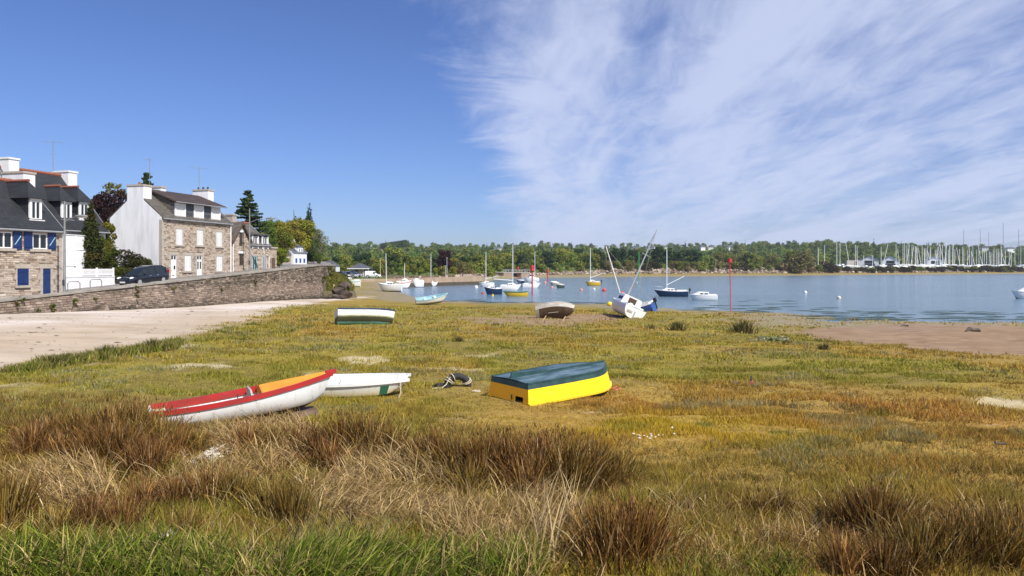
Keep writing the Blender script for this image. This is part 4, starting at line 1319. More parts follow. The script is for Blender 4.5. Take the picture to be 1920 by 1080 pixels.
# ---- stone cottage with blue shutters
C1 = Vector(((115 - 960) / F * 53, 53, 1.85))
def build_house_blue():
    h = empty('stone_house', C1, TH, 'stone house with navy blue shutters, blue door and dark slate roof', 'house', None)
    Lh, Wd, he, hr = 9.5, 6.5, 4.84, 8.1
    gable_shell(h, -Lh, 0, 0, Wd, he, hr, 'mortar', 'slate_dark', over=0.25, end=0.06)
    holes = []
    k = 130 / 826.0
    def P(x, y): return fac(C1, x * k, 400 + y * k)
    # upper windows
    xs, zs = P(450, 430); xe, ze = P(500, 240); xw, _ = P(400, 430)
    wz, wh = P(450, 425)[1], P(450, 240)[1] - P(450, 425)[1]
    xB = (P(400, 400)[0] + P(503, 400)[0]) / 2 + 0.1; wB = 1.15
    for i, (xc, w) in enumerate(((xB, wB), (P(45, 400)[0] - 0.05, 1.2), (xB - 7.0, 1.15))):
        MB().box((xc, -0.045, wz + wh + 0.14), (w + 0.7, 0.10, 0.27)).build('lintel', M['granite'], h)
        MB().box((xc, -0.075, wz - 0.10), (w + 0.5, 0.17, 0.17)).build('sill', M['granite'], h)
        window(h, xc, wz, w, wh)
        holes.append((xc - w / 2 - 0.02, xc + w / 2 + 0.02, wz - 0.19, wz + wh + 0.28))
        for sx in (-1, 1):
            shutter_panel(h, xc + sx * (w / 2 + 0.36), wz - 0.06, 0.62, wh + 0.14, -0.085, brace=(sx == 1 and i < 2))
    # lower closed shutters and door
    a, b = P(195, 860), P(330, 655)
    xc, w, z, hh = (a[0] + P(330, 860)[0]) / 2, P(330, 860)[0] - a[0], a[1], P(262, 657)[1] - a[1]
    holes.append(surround(h, xc, z, w, hh, jamb=0.12))
    for sx in (-1, 1): shutter_panel(h, xc + sx * w / 4, z + 0.01, w / 2 - 0.015, hh - 0.02, -0.045)
    a = P(500, 975); xr = P(593, 975)[0]
    xc, w, hh = (a[0] + xr) / 2, xr - a[0], P(546, 657)[1] - P(546, 975)[1]
    zb = P(546, 975)[1] - 0.1
    holes.append(surround(h, xc, zb, w, hh + 0.1, jamb=0.26, door=True))
    d = MB().box((xc, -0.035, zb + (hh + 0.1) / 2), (w, 0.05, hh + 0.1)).build('door', M['blue_paint'], h)
    for q in (0.12, 0.86): MB().box((xc, -0.066, zb + (hh + 0.1) * q), (w - 0.02, 0.016, 0.10)).build('batten', M['blue_paint'], d)
    for sx in (-0.25, 0, 0.25): MB().box((xc + sx * w, -0.061, zb + hh / 2), (0.012, 0.005, hh)).build('board_joint', M['metal_dark'], d)
    stones(h, -Lh, -0.42, -0.9, he - 0.05, holes, hs=(0.09, 0.17), ws=(0.2, 0.6))
    quoins(h, 0.05, -0.9, he - 0.1)
    # dormer: window facing the water
    xd = fac(C1 + V * 0.55, 66, 411)[0]
    zd = fac(C1 + V * 0.55, 66, 411)[1]
    for xo in (0, -4.6):
        slate_dormer(h, xd + xo, zd, 0.72, 1.3, 0.55, 2.4, 'slate_dark')
        window(h, xd + xo, zd, 0.72, 1.25, y=0.545)
    c = chimney(h, (-0.5, Wd / 2, hr - 0.9), (0.95, 1.9), 1.6, 'white_wall')
    return h
build_house_blue()

# ---- taller slate-roofed house behind it
C1b = Vector(((198 - 960) / F * 63, 63, 2.35))
def build_house_behind():
    h = empty('slate_roof_house', C1b, TH, 'cream house with tall dark slate roof, two dormers and two white chimneys', 'house')
    Lh, Wd, he, hr = 6.6, 7.4, 4.85, 9.25
    gable_shell(h, -Lh, 0, 0, Wd, he, hr, 'white_wall', 'slate_dark', over=0.3, end=0.06)
    for px in (124, 157):
        x, z = fac(C1b + V * 0.55, px, 411)
        slate_dormer(h, x, z, 0.75, 1.3, 0.55, 2.6, 'slate_dark')
        w = window(h, x, z, 0.75, 1.25, y=0.545, mull=1)
    for x in (-5.2, -1.0):
        surround(h, x, 2.6, 1.1, 1.4, jamb=0.12)
        window(h, x, 2.6, 1.1, 1.4)
    chimney(h, (-0.55, Wd / 2, hr - 1.2), (0.9, 1.7), 1.6, 'white_wall', 'white_wall')
    chimney(h, (-Lh + 0.55, Wd / 2, hr - 1.2), (0.9, 1.7), 1.95, 'white_wall', 'white_wall')
    antenna(C1b + U * (-1.7) + V * (Wd / 2) + Vector((0, 0, hr)), 3.0, 'tall television antenna on the slate-roofed house behind the blue-shuttered cottage', 0.8)
build_house_behind()

# ---- big stone house with white gable
C2 = Vector(((303 - 960) / F * 66, 66, 2.75))
def build_house_white_gable():
    h = empty('stone_house', C2, TH, 'tall stone house with blank white gable, white shutters and long roof dormer', 'house')
    Lh, Wd, he, hr = 9.75, 5.5, 5.68, 7.95
    ym = Wd / 2
    gable_shell(h, 0.0, Lh, 0, Wd, he, hr, 'mortar', 'slate_old', over=0.2, end=0.02, ridge=None, verge0=False)
    # rendered white gable skin
    MB().prism([(-0.03, -1.2), (Wd + 0.02, -1.2), (Wd + 0.02, he - 0.02), (ym, hr - 0.03), (-0.03, he - 0.02)], -0.045, -0.004, 0).build('gable_render', M['white_render'], h)
    k = 320 / 1382.0
    def P(x, y): return fac(C2, 200 + x * k, 310 + y * k)
    holes = []
    for (x0, x1, y0, y1) in ((558, 608, 515, 643), (727, 775, 525, 648), (883, 928, 540, 657), (627, 677, 730, 855), (885, 930, 737, 855)):
        a = P(x0, y1); b = P(x1, y1)[0]; zt = P((x0 + x1) / 2, y0)[1]; zb = P((x0 + x1) / 2, y1)[1]
        xc, w = (a[0] + b) / 2, b - a[0]
        holes.append(surround(h, xc, zb, w, zt - zb, jamb=0.22))
        for sx in (-1, 1): shutter_panel(h, xc + sx * w / 4, zb + 0.01, w / 2 - 0.015, zt - zb - 0.02, -0.03, 'white_paint', slats=True)
    for i, (x0, x1, y0, y1) in enumerate(((515, 560, 727, 922), (725, 766, 732, 902))):
        a = P(x0, y1); b = P(x1, y1)[0]; xm = (x0 + x1) / 2; zt = P(xm, y0)[1]; zb = P(xm, y1)[1] - 0.05
        xc, w = (a[0] + b) / 2, b - a[0]
        holes.append(surround(h, xc, zb, w, zt - zb, jamb=0.26, door=True))
        hd = (zt - zb) * 0.80
        d = MB().box((xc, -0.02, zb + hd / 2), (w - 0.01, 0.05, hd)).build('door', M['white_paint'], h)
        window(h, xc, zb + hd + 0.01, w - 0.01, zt - zb - hd - 0.02, name='transom_window', fr=0.05)
        if i == 0:
            MB().box((xc + 0.12, -0.05, zb + hd * 0.62), (0.2, 0.012, 0.34)).build('pane', M['glass'], d)
            MB().box((xc - 0.05, -0.05, zb + hd * 0.22), (0.26, 0.012, 0.06)).build('letter_slot', M['metal_dark'], d)
        else:
            for sx in (-1, 1): MB().box((xc + sx * 0.17, -0.05, zb + hd * 0.70), (0.17, 0.012, hd * 0.42)).build('pane', M['glass'], d)
            MB().box((xc, -0.05, zb + hd * 0.25), (w * 0.6, 0.014, hd * 0.28)).build('door_panel', M['white_gloss'], d)
        MB().ball((xc - w * 0.38, -0.07, zb + hd * 0.47), 0.035, 8, 5).build('handle', M['metal_grey'], d)
    MB().tube([(P(700, 735)[0], -0.05, P(700, 760)[1]), (P(700, 735)[0], -0.22, P(700, 745)[1]), (P(700, 735)[0], -0.22, P(700, 760)[1] - 0.1)], 0.03, 6).build('wall_lantern', M['metal_dark'], h)
    stones(h, 0.42, Lh, -0.9, he - 0.04, holes)
    quoins(h, -0.06, -0.9, he - 0.1, side=1)
    # long shed dormer with three white roller shutters and slate panels between
    yf = 0.16
    def D(x, y): return fac(C2 + V * yf, 200 + x * k, 310 + y * k)
    xa, xb = D(548, 400)[0], D(925, 420)[0]
    zb = D(595, 415)[1] - 0.05; zt = D(595, 312)[1] + 0.06
    MB().span((xa, yf + 0.06, zb - 0.3), (xb, ym + 0.6, zt)).build('dormer_wall', M['slate_mid'], h)
    for (x0, x1) in ((553, 637), (705, 783), (845, 918)):
        p, q = D(x0, 380)[0], D(x1, 380)[0]
        xc, w = (p + q) / 2, q - p
        f = MB()
        for sx in (-1, 1): f.box((xc + sx * (w / 2 - 0.05), yf + 0.0, (zb + zt) / 2), (0.1, 0.13, zt - zb))
        f.box((xc, yf, zt - 0.11), (w - 0.2, 0.13, 0.22)); f.box((xc, yf, zb + 0.05), (w - 0.2, 0.15, 0.10))
        f = f.build('dormer_frame', M['white_paint'], h)
        n = 14
        for j in range(n):
            z0 = zb + 0.11 + (zt - zb - 0.34) * j / n
            MB().box((xc, yf + 0.02, z0 + (zt - zb - 0.34) / n / 2), (w - 0.2, 0.025, (zt - zb - 0.34) / n - 0.008)).build('shutter_slat', M['white_paint'], f)
    for (x0, x1) in ((637, 705), (783, 845)):
        p, q = D(x0, 380)[0], D(x1, 380)[0]
        MB().box(((p + q) / 2, yf + 0.03, (zb + zt) / 2), (q - p - 0.02, 0.055, zt - zb)).build('slate_panel', M['slate_mid'], h)
        for sx in (-0.25, 0.25):
            MB().box(((p + q) / 2 + sx * (q - p), yf - 0.01, zb + (zt - zb) * 0.3), (0.22, 0.02, 0.16)).build('vent', M['metal_dark'], h)
    # dormer roof, brown tiles, from above the windows back over the ridge
    rh0, rh1 = zt + 0.02, hr + 0.38
    MB().prism([(yf - 0.38, rh0 - 0.02), (ym + 0.25, rh1), (ym + 0.25, rh1 + 0.13), (yf - 0.38, rh0 + 0.12)], xa - 0.25, xb + 0.35, 0).build('dormer_roof', M['tile_brown'], h)
    MB().prism([(yf + 0.062, zb - 0.3), (ym + 0.2, zb - 0.3), (ym + 0.2, rh1 - 0.02), (yf + 0.062, rh0)], xa - 0.02, xa + 0.03, 0).build('dormer_side', M['slate_old'], h)
    MB().tube([(xa - 0.25, yf - 0.42, rh0 + 0.02), (xb + 0.4, yf - 0.42, rh0 + 0.02)], 0.05, 8).build('dormer_gutter', M['lead'], h)
    MB().tube([(Lh - 0.14, -0.12, -0.5), (Lh - 0.14, -0.12, he - 0.2)], 0.06, 8).build('downpipe', M['white_paint'], h)
    chimney(h, (0.449, ym, hr - 2.2), (1.0, 1.75), 2.75, 'white_render', 'granite', 1)
    chimney(h, (3.6, ym + 0.9, hr - 1.0), (0.7, 1.6), 1.75, 'white_render', 'granite')
    chimney(h, (Lh - 0.5, ym + 0.1, hr - 1.0), (0.9, 1.8), 2.0, 'white_render', 'granite', 3, 'metal_dark')
    antenna(C2 + U * 2.4 + V * (ym + 0.6) + Vector((0, 0, hr)), 3.4, 'thin television antenna pole behind the white gable chimney', 0.35)
    antenna(C2 + U * (Lh - 0.6) + V * (ym + 0.5) + Vector((0, 0, hr + 0.8)), 2.7, 'television antenna above the right-hand chimney of the white-gabled house', 0.9)
build_house_white_gable()

# ---- lower stone row beyond it
C3 = C2 + U * 9.9 + Vector((0, 0, 0.5))
def build_row():
    h = empty('stone_house', C3, TH, 'narrow stone house with steep gable facing the road, beside the white downpipe', 'house')
    w, he, hr = 2.95, 3.5, 5.25
    MB().prism([(0, -1.2), (w, -1.2), (w, he), (w / 2, hr), (0, he)], 0.0, 5.5, 1).build('wall', M['mortar'], h)
    for s, x0 in ((1, 0), (-1, w)):
        MB().prism([(x0 - s * 0.15, he - 0.18), (w / 2, hr + 0.02), (w / 2, hr + 0.17), (x0 - s * 0.15, he - 0.03)], -0.28, 5.5, 1).build('roof', M['slate_old'], h)
        MB().prism([(x0 - s * 0.17, he - 0.30), (w / 2, hr - 0.08), (w / 2, hr + 0.2), (x0 - s * 0.17, he - 0.02)], -0.34, -0.285, 1).build('bargeboard', M['dark_wood'], h)
    holes = []
    k = 90 / 748.0
    def P(x, y): return fac(C3, 430 + x * k, 390 + y * k)
    for (x0, x1, y0, y1) in ((152, 200, 380, 585), (152, 205, 710, 890)):
        zt, zb = P(175, y0)[1], P(175, y1)[1]; p, q = P(x0, y0)[0], P(x1, y0)[0]
        MB().box(((p + q) / 2, -0.06, zt + 0.12), (q - p + 0.35, 0.12, 0.22)).build('lintel', M['white_paint'], h)
        window(h, (p + q) / 2, zb, q - p, zt - zb, frame='dark_wood', fr=0.05)
        holes.append((p - 0.02, q + 0.02, zb - 0.02, zt + 0.25))
    stones(h, 0.02, w - 0.02, -0.9, hr - 0.1, holes, top=lambda x: hr - abs(x - w / 2) * (hr - he) / (w / 2) - 0.05)
    MB().tube([(0.12, -0.1, -0.6), (0.12, -0.1, 3.4)], 0.05, 8).build('downpipe', M['white_paint'], h)
    C4 = C3 + U * 2.98 + Vector((0, 0, 0.12))
    h2 = empty('stone_house', C4, TH, 'low stone house with two white-framed wall dormers beside the second street lamp', 'house')
    Lh, Wd, he, hr = 3.7, 5.2, 3.05, 5.3
    gable_shell(h2, 0, Lh, 0, Wd, he, hr, 'mortar', 'slate_old', over=0.15, end=0.03)
    holes = []
    for xc in (0.95, 2.75):
        MB().span((xc - 0.55, 0.02, he - 0.6), (xc + 0.55, 2.2, he + 1.0)).build('dormer_cheek', M['slate_mid'], h2)
        window(h2, xc, he - 0.35, 0.85, 1.2, y=0.02)
        MB().prism([(-0.25, he + 1.0), (2.4, he + 1.45), (2.4, he + 1.55), (-0.25, he + 1.12)], xc - 0.68, xc + 0.68, 0).build('dormer_roof', M['slate_old'], h2)
        for sx in (-1, 1): MB().box((xc + sx * 0.5, -0.06, he + 0.25), (0.12, 0.14, 1.4)).build('dormer_frame', M['white_paint'], h2)
        holes.append((xc - 0.6, xc + 0.6, he - 0.45, he + 1))
    for xc in (0.9, 2.6):
        window(h2, xc, 0.1, 0.75, 1.7, frame='pale_blue' if xc < 1 else 'white_paint')
        MB().box((xc, -0.05, 1.92), (1.1, 0.1, 0.2)).build('lintel', M['granite'], h2)
        holes.append((xc - 0.4, xc + 0.4, 0.05, 2.02))
    stones(h2, 0, Lh, -0.9, he - 0.05, holes)
    MB().tube([(Lh - 0.25, -0.1, -0.6), (Lh - 0.25, -0.1, 1.8), (Lh - 1.2, -0.1, 2.1), (Lh - 1.3, -0.1, 3.0)], 0.05, 8).build('downpipe', M['white_paint'], h2)
    chimney(h2, (0.3, Wd / 2, hr - 0.4), (0.7, 1.2), 1.2, 'granite', 'granite')
    C5 = C4 + U * 3.72
    h3 = empty('stone_outbuilding', C5, TH, 'small flat-topped stone outbuilding at the end of the house row', 'outbuilding')
    MB().span((0, 0, -1.2), (1.3, 3.5, 2.7)).build('wall', M['mortar'], h3)
    MB().span((-0.02, -0.14, 2.703), (1.36, 3.5, 2.86)).build('coping', M['granite'], h3)
    d = MB().span((0.35, -0.06, -0.3), (0.95, -0.02, 1.6)).build('door', M['dark_wood'], h3)
    MB().ball((0.45, -0.08, 0.6), 0.03, 8, 5).build('handle', M['metal_grey'], d)
    stones(h3, 0.02, 1.3, -0.9, 2.68, [(0.3, 1.0, -0.9, 1.65)])
build_row()

# ---- pair of houses further along the road
def build_far_pair():
    p = at(560, 498, 140); z = terrace_z(p.x, p.y)
    h = empty('stone_house', Vector((p.x - 2.2, p.y - 6.5, z)), TH, 'far stone cottage with skylights in its slate roof, left of the blue-windowed house', 'house')
    gable_shell(h, 0, 7.0, 0, 5.6, 2.6, 5.0, 'mortar', 'slate_mid', ridge=None)
    for x in (1.3, 3.4, 5.5):
        window(h, x, 0.3, 0.9, 1.5); MB().box((x, 1.2, 3.82), (0.8, 0.9, 0.06), Matrix.Rotation(R(40), 3, 'X')).build('skylight', M['lens'], h)
    stones(h, 0, 7, -0.6, 2.5, [(0.8, 1.8, .2, 1.9), (2.9, 3.9, .2, 1.9), (5, 6, .2, 1.9)])
    stones(h, 0, 5.6, -0.6, 4.9, [], y=0.0, axis=1, top=lambda y: 5.0 - abs(y - 2.8) * 2.4 / 2.8 - 0.1)
    chimney(h, (0.5, 2.8, 4.4), (0.7, 1.0), 1.3, 'granite')
    q = h.location + U * 7.4 + Vector((0, 0, 0.0)) - V * 0.6
    h2 = empty('white_house', q, TH, 'far white house with blue windows beside the trees above the sea wall end', 'house')
    gable_shell(h2, 0, 6.5, 0, 5.5, 3.2, 5.4, 'white_wall', 'slate_mid', ridge=None)
    for x in (1.2, 3.2, 5.2):
        window(h2, x, 0.4, 0.9, 1.2, frame='blue_window', fr=0.12)
    MB().span((2.0, -0.02, 3.0), (4.6, 2, 4.6)).build('dormer_wall', M['white_wall'], h2)
    window(h2, 2.7, 3.3, 0.8, 1.0, y=-0.02); window(h2, 3.9, 3.3, 0.8, 1.0, y=-0.02)
    MB().prism([(-0.2, 4.6), (2.4, 5.3), (2.4, 5.4), (-0.2, 4.72)], 1.8, 4.8, 0).build('dormer_roof', M['slate_mid'], h2)
    chimney(h2, (3.6, 2.75, 4.8), (0.7, 1.3), 1.7, 'white_wall', 'white_wall')
    for q_ in (h, h2): q_.scale = (0.7, 0.7, 0.7)
    h2.location = h.location + U * 5.2 - V * 0.4
build_far_pair()

# ------------------------------------------------------------------ white garden between the houses
def build_garden():
    fs, fe = Vector((-33.5, 55.5, 0)), Vector((-32.05, 60.4, 0))
    d = (fe - fs); Lf = d.length
    root = empty('garden_fence', Vector((fs.x, fs.y, terrace_z(fs.x, fs.y))), TH, 'white picket fence on a low white wall beside the stone cottage', 'fence')
    MB().span((-3.0, 0, -0.5), (Lf, 0.2, 0.92)).build('plinth', M['white_wall'], root)
    MB().span((-3.0, -0.03, 0.923), (Lf, 0.23, 1.0)).build('plinth_cap', M['white_wall'], root)
    x = 0.05; k = 0
    pm = None
    while x < Lf - 0.02:
        if k % 14 == 0:
            MB().box((x + 0.05, 0.1, 1.32), (0.11, 0.11, 0.70)).build('post', M['white_paint'], root); x += 0.16
        else:
            if pm is None:
                pm = MB().prism([(-0.035, 0), (0.035, 0), (0.035, 0.5), (0, 0.55), (-0.035, 0.5)], -0.012, 0.012, 1).build('picket', M['white_paint'], root)
                pm.location = (x, 0.07, 1.04)
            else:
                c = pm.copy(); COL.objects.link(c); c.location = (x, 0.07, 1.04)
            x += 0.115
        k += 1
    for z in (1.12, 1.46): MB().span((0.0, 0.086, z), (Lf, 0.125, z + 0.06)).build('rail', M['white_paint'], root)
    # white retaining wall with terrace above
    w0 = Vector((-34.5, 57.4, 0))
    z0 = terrace_z(w0.x, w0.y)
    r = empty('garden_wall', Vector((w0.x, w0.y, z0)), TH, 'tall white retaining wall with a garage door between the two houses', 'wall')
    MB().prism([(-2.0, -0.5), (3.7, -0.5), (3.7, 1.7), (3.0, 2.0), (2.5, 2.9), (-2.0, 2.9)], 0, 0.3, 1).build('wall', M['white_wall'], r)
    MB().box((0.2, -0.03, 0.7), (1.5, 0.06, 2.0)).build('garage_door', M['white_gloss'], r)
    MB().box((0.2, -0.05, 1.78), (1.8, 0.09, 0.14)).build('door_lintel', M['white_paint'], r)
    r2 = empty('balustrade', Vector((w0.x, w0.y, z0 + 2.9)), TH, 'white panelled balustrade on top of the white retaining wall', 'balustrade')
    for k in range(4): MB().span((-1.9 + k * 1.05, 0.09, 0.05), (-1.9 + k * 1.05 + 0.98, 0.13, 1.15)).build('panel', M['white_wall'], r2)
    for k in range(5): MB().span((-1.94 + k * 1.05, 0.07, 0), (-1.94 + k * 1.05 + 0.05, 0.15, 1.2)).build('post', M['white_paint'], r2)
    MB().span((-1.95, 0.06, 1.2), (2.35, 0.16, 1.26)).build('handrail', M['white_paint'], r2)
build_garden()

def bike_rack(px, Y, label):
    p = at(px, 540, Y); z = terrace_z(p.x, Y)
    mb = MB().tube([(0, 0, -0.1), (0, 0, 0.55), (0.1, 0, 0.7), (0.7, 0, 0.7), (0.8, 0, 0.55), (0.8, 0, -0.1)], 0.035, 8)
    o = mb.build('bike_rack', M['metal_grey'], None, smooth=True, loc=(p.x, Y, z))
    o.rotation_euler = (0, 0, TH - 0.5)
    tag(o, label, 'bike rack', 'bike racks by the white fence')
bike_rack(127, 54.4, 'grey tubular bike rack below the fence, next to the lamp post')
bike_rack(169, 56.5, 'grey tubular bike rack below the right end of the white fence')

def street_lamp(loc, h, arm, rot, label, lean=0.0):
    o = empty('street_lamp', loc, rot, label, 'street lamp', 'street lamps')
    MB().tube([(0, 0, -0.2), (0, 0, 0.9), (0, 0, h)], [0.11, 0.09, 0.05], 10).build('pole', M['metal_grey'], o, smooth=True)
    MB().tube([(0, 0, h - 1.45), (arm * 0.4, 0, h - 1.15), (arm, 0, h - 1.05)], [0.035, 0.03, 0.03], 6).build('arm', M['metal_grey'], o)
    hd = MB().ball((arm + 0.35, 0, h - 1.02), 0.5, 12, 7, sq=(1, 0.42, 0.22)).build('lamp_head', M['metal_grey'], o, smooth=True)
    MB().ball((arm + 0.38, 0, h - 1.08), 0.4, 10, 6, sq=(1, 0.4, 0.2)).build('lens', M['lens'], hd, smooth=True)
    MB().box((0, -0.1, 0.9), (0.14, 0.05, 0.4)).build('access_door', M['metal_dark'], o)
    return o
p = at(121, 549, 50.5); street_lamp((p.x, p.y, terrace_z(p.x, p.y)), 6.4, 0.9, -0.15, 'grey street lamp in front of the blue-shuttered cottage')
p = at(468, 507, 76.0); street_lamp((p.x, p.y, terrace_z(p.x, p.y)), 6.4, 1.75, 0.05, 'grey street lamp in front of the narrow gabled stone house')

# flower tub by the cottage
p = at(52, 551, 51.5)
tub = empty('flower_tub', (p.x, p.y, terrace_z(p.x, p.y) + 0.02), TH, 'flower tub below the closed blue shutters of the cottage', 'planter')
MB().box((0, 0, 0.2), (0.9, 0.35, 0.4), taper=(1.1, 1.15)).build('tub', M['granite'], tub)
# ------------------------------------------------------------------ boats
def hull_rows(L, B, D, stern=0.75, bow_h=0.25, stern_h=0.05, rake=0.12, chine=False, n=12, m=6, bow_w=0.0, fullness=2.2, keel_rise=0.45):
    rows = []
    for i in range(n + 1):
        t = i / n
        if t < 0.4: b = stern + (1 - stern) * math.sin(t / 0.4 * math.pi / 2)
        else: b = bow_w + (1 - bow_w) * (1 - ((t - 0.4) / 0.6) ** fullness)
        b = max(b * B / 2, 0.012)
        zk = D * keel_rise * max(0, (t - 0.72) / 0.28) ** 2
        zs = D * (1 + bow_h * max(0, (t - 0.25) / 0.75) ** 1.8 + stern_h * max(0, (0.3 - t) / 0.3) ** 2)
        r = []
        if chine: prof = [(0, 0), (0.45, 0.05), (0.86, 0.20), (0.91, 0.45), (0.96, 0.75), (1, 1)]
        else: prof = [(math.sin(j / m * math.pi / 2) ** 0.6, (1 - math.cos(j / m * math.pi / 2)) ** 0.9) for j in range(m + 1)]
        for (fy, fz) in prof:
            x = L * t - rake * L * (1 - fz) * t ** 5
            r.append((x, b * fy, zk + (zs - zk) * fz))
        rows.append(r)
    return rows

def full(rows):
    return [[(x, y, z) for (x, y, z) in reversed(r)] + [(x, -y, z) for (x, y, z) in r[1:]] for r in rows]

def place(root, loc, head, lean=0.0, lean_dir=0.0, pitch=0.0, roll=0.0):
    """head: bow direction in degrees (0 = right, 90 = away); lean: tilt of the whole boat towards lean_dir (degrees)"""
    ax = Vector((-math.sin(R(lean_dir)), math.cos(R(lean_dir)), 0))
    Mx = Matrix.Rotation(R(lean), 4, ax) @ Matrix.Rotation(R(head), 4, 'Z') @ Matrix.Rotation(-R(pitch), 4, 'Y') @ Matrix.Rotation(R(roll), 4, 'X')
    root.rotation_euler = Mx.to_euler()
    root.location = loc

def strip(rows, side, w, h, out=0.02, dz=0.0, j=-1):
    """rectangular rail along the sheer"""
    ring = []
    for r in rows:
        x, y, z = r[j]
        y *= side
        s = side
        ring.append([(x, y + s * out, z - h + dz), (x, y + s * out, z + 0.012 + dz), (x, y + s * (out - w), z + 0.012 + dz), (x, y + s * (out - w), z - h + dz)])
    mb = MB(); mb.grid(ring, close=True)
    mb.add(ring[0], [(0, 1, 2, 3)]); mb.add(ring[-1], [(3, 2, 1, 0)])
    return mb

def open_boat(name, label, L, B, D, hullm, inm, railm, rail=(0.05, 0.06), thwarts=(), thw_m='bench_wood', foredeck=None, fore_m='orange_paint', cat='rowing boat', th=0.03, transom_m=None, group=None, **kw):
    root = empty(name, (0, 0, 0), 0, label, cat, group)
    rows = hull_rows(L, B, D, **kw)
    outer = full(rows)
    mb = MB(); mb.grid(outer)
    if transom_m is None: mb.add(outer[0], [tuple(range(len(outer[0])))])
    hull = mb.build('hull', M[hullm], root, smooth=True)
    if transom_m:
        MB().add([(x - 0.004, y, z) for (x, y, z) in outer[0]], [tuple(range(len(outer[0])))]).build('transom', M[transom_m], root)
    inn = []
    for i, r in enumerate(rows):
        q = []
        for j, (x, y, z) in enumerate(r):
            f = j / (len(r) - 1)
            q.append((min(max(x, th), L - 0.12) if i in (0, len(rows) - 1) else x, max(y - th, 0.004), z + th * (1 - f) * 1.3 + (0.004 if j == len(r) - 1 else 0)))
        inn.append(q)
    fi = full(inn)
    mb = MB(); mb.grid(fi, flip=True)
    mb.add(fi[0], [tuple(reversed(range(len(fi[0]))))])
    for k in (0, -1):
        mb.grid([[a[k], b[k]] for a, b in zip(outer, fi)])
    mb.add([outer[0][0], outer[0][-1], fi[0][-1], fi[0][0]], [(0, 1, 2, 3)])
    mb.build('lining', M[inm], root, smooth=True, fix=False)
    for s in (1, -1):
        strip(rows, s, *rail).build('gunwale', M[railm], root)
    def width_at(x, zf=0.7):
        i = min(range(len(rows)), key=lambda k: abs(rows[k][-1][0] - x))
        b0, zz = rows[i][-1][1], rows[i][-1][2]
        return b0, zz
    for (tx, w, hz) in thwarts:
        b, zz = width_at(tx * L)
        MB().box((tx * L, 0, zz * hz), (w, 2 * b - 0.10, 0.035)).build('thwart', M[thw_m], root)
    if foredeck is not None:
        fr = [r for r in rows if r[-1][0] >= foredeck * L - 1e-6]
        mb = MB()
        mb.grid([[(r[-1][0], r[-1][1] - 0.01, r[-1][2] - 0.012), (r[-1][0], 0, r[-1][2] + 0.035 + r[-1][1] * 0.10), (r[-1][0], -r[-1][1] + 0.01, r[-1][2] - 0.012)] for r in fr])
        mb.build('foredeck', M[fore_m], root)
        x, b, z = fr[0][-1]
        MB().prism([(-b * 0.5, z * 0.42), (b * 0.5, z * 0.42), (b * 0.82, z * 0.62), (b - 0.03, z - 0.02), (0, z + 0.03 + b * 0.1), (-b + 0.03, z - 0.02), (-b * 0.82, z * 0.62)], x - 0.02, x + 0.006, 0).build('bulkhead', M[fore_m], root)
    return root, rows

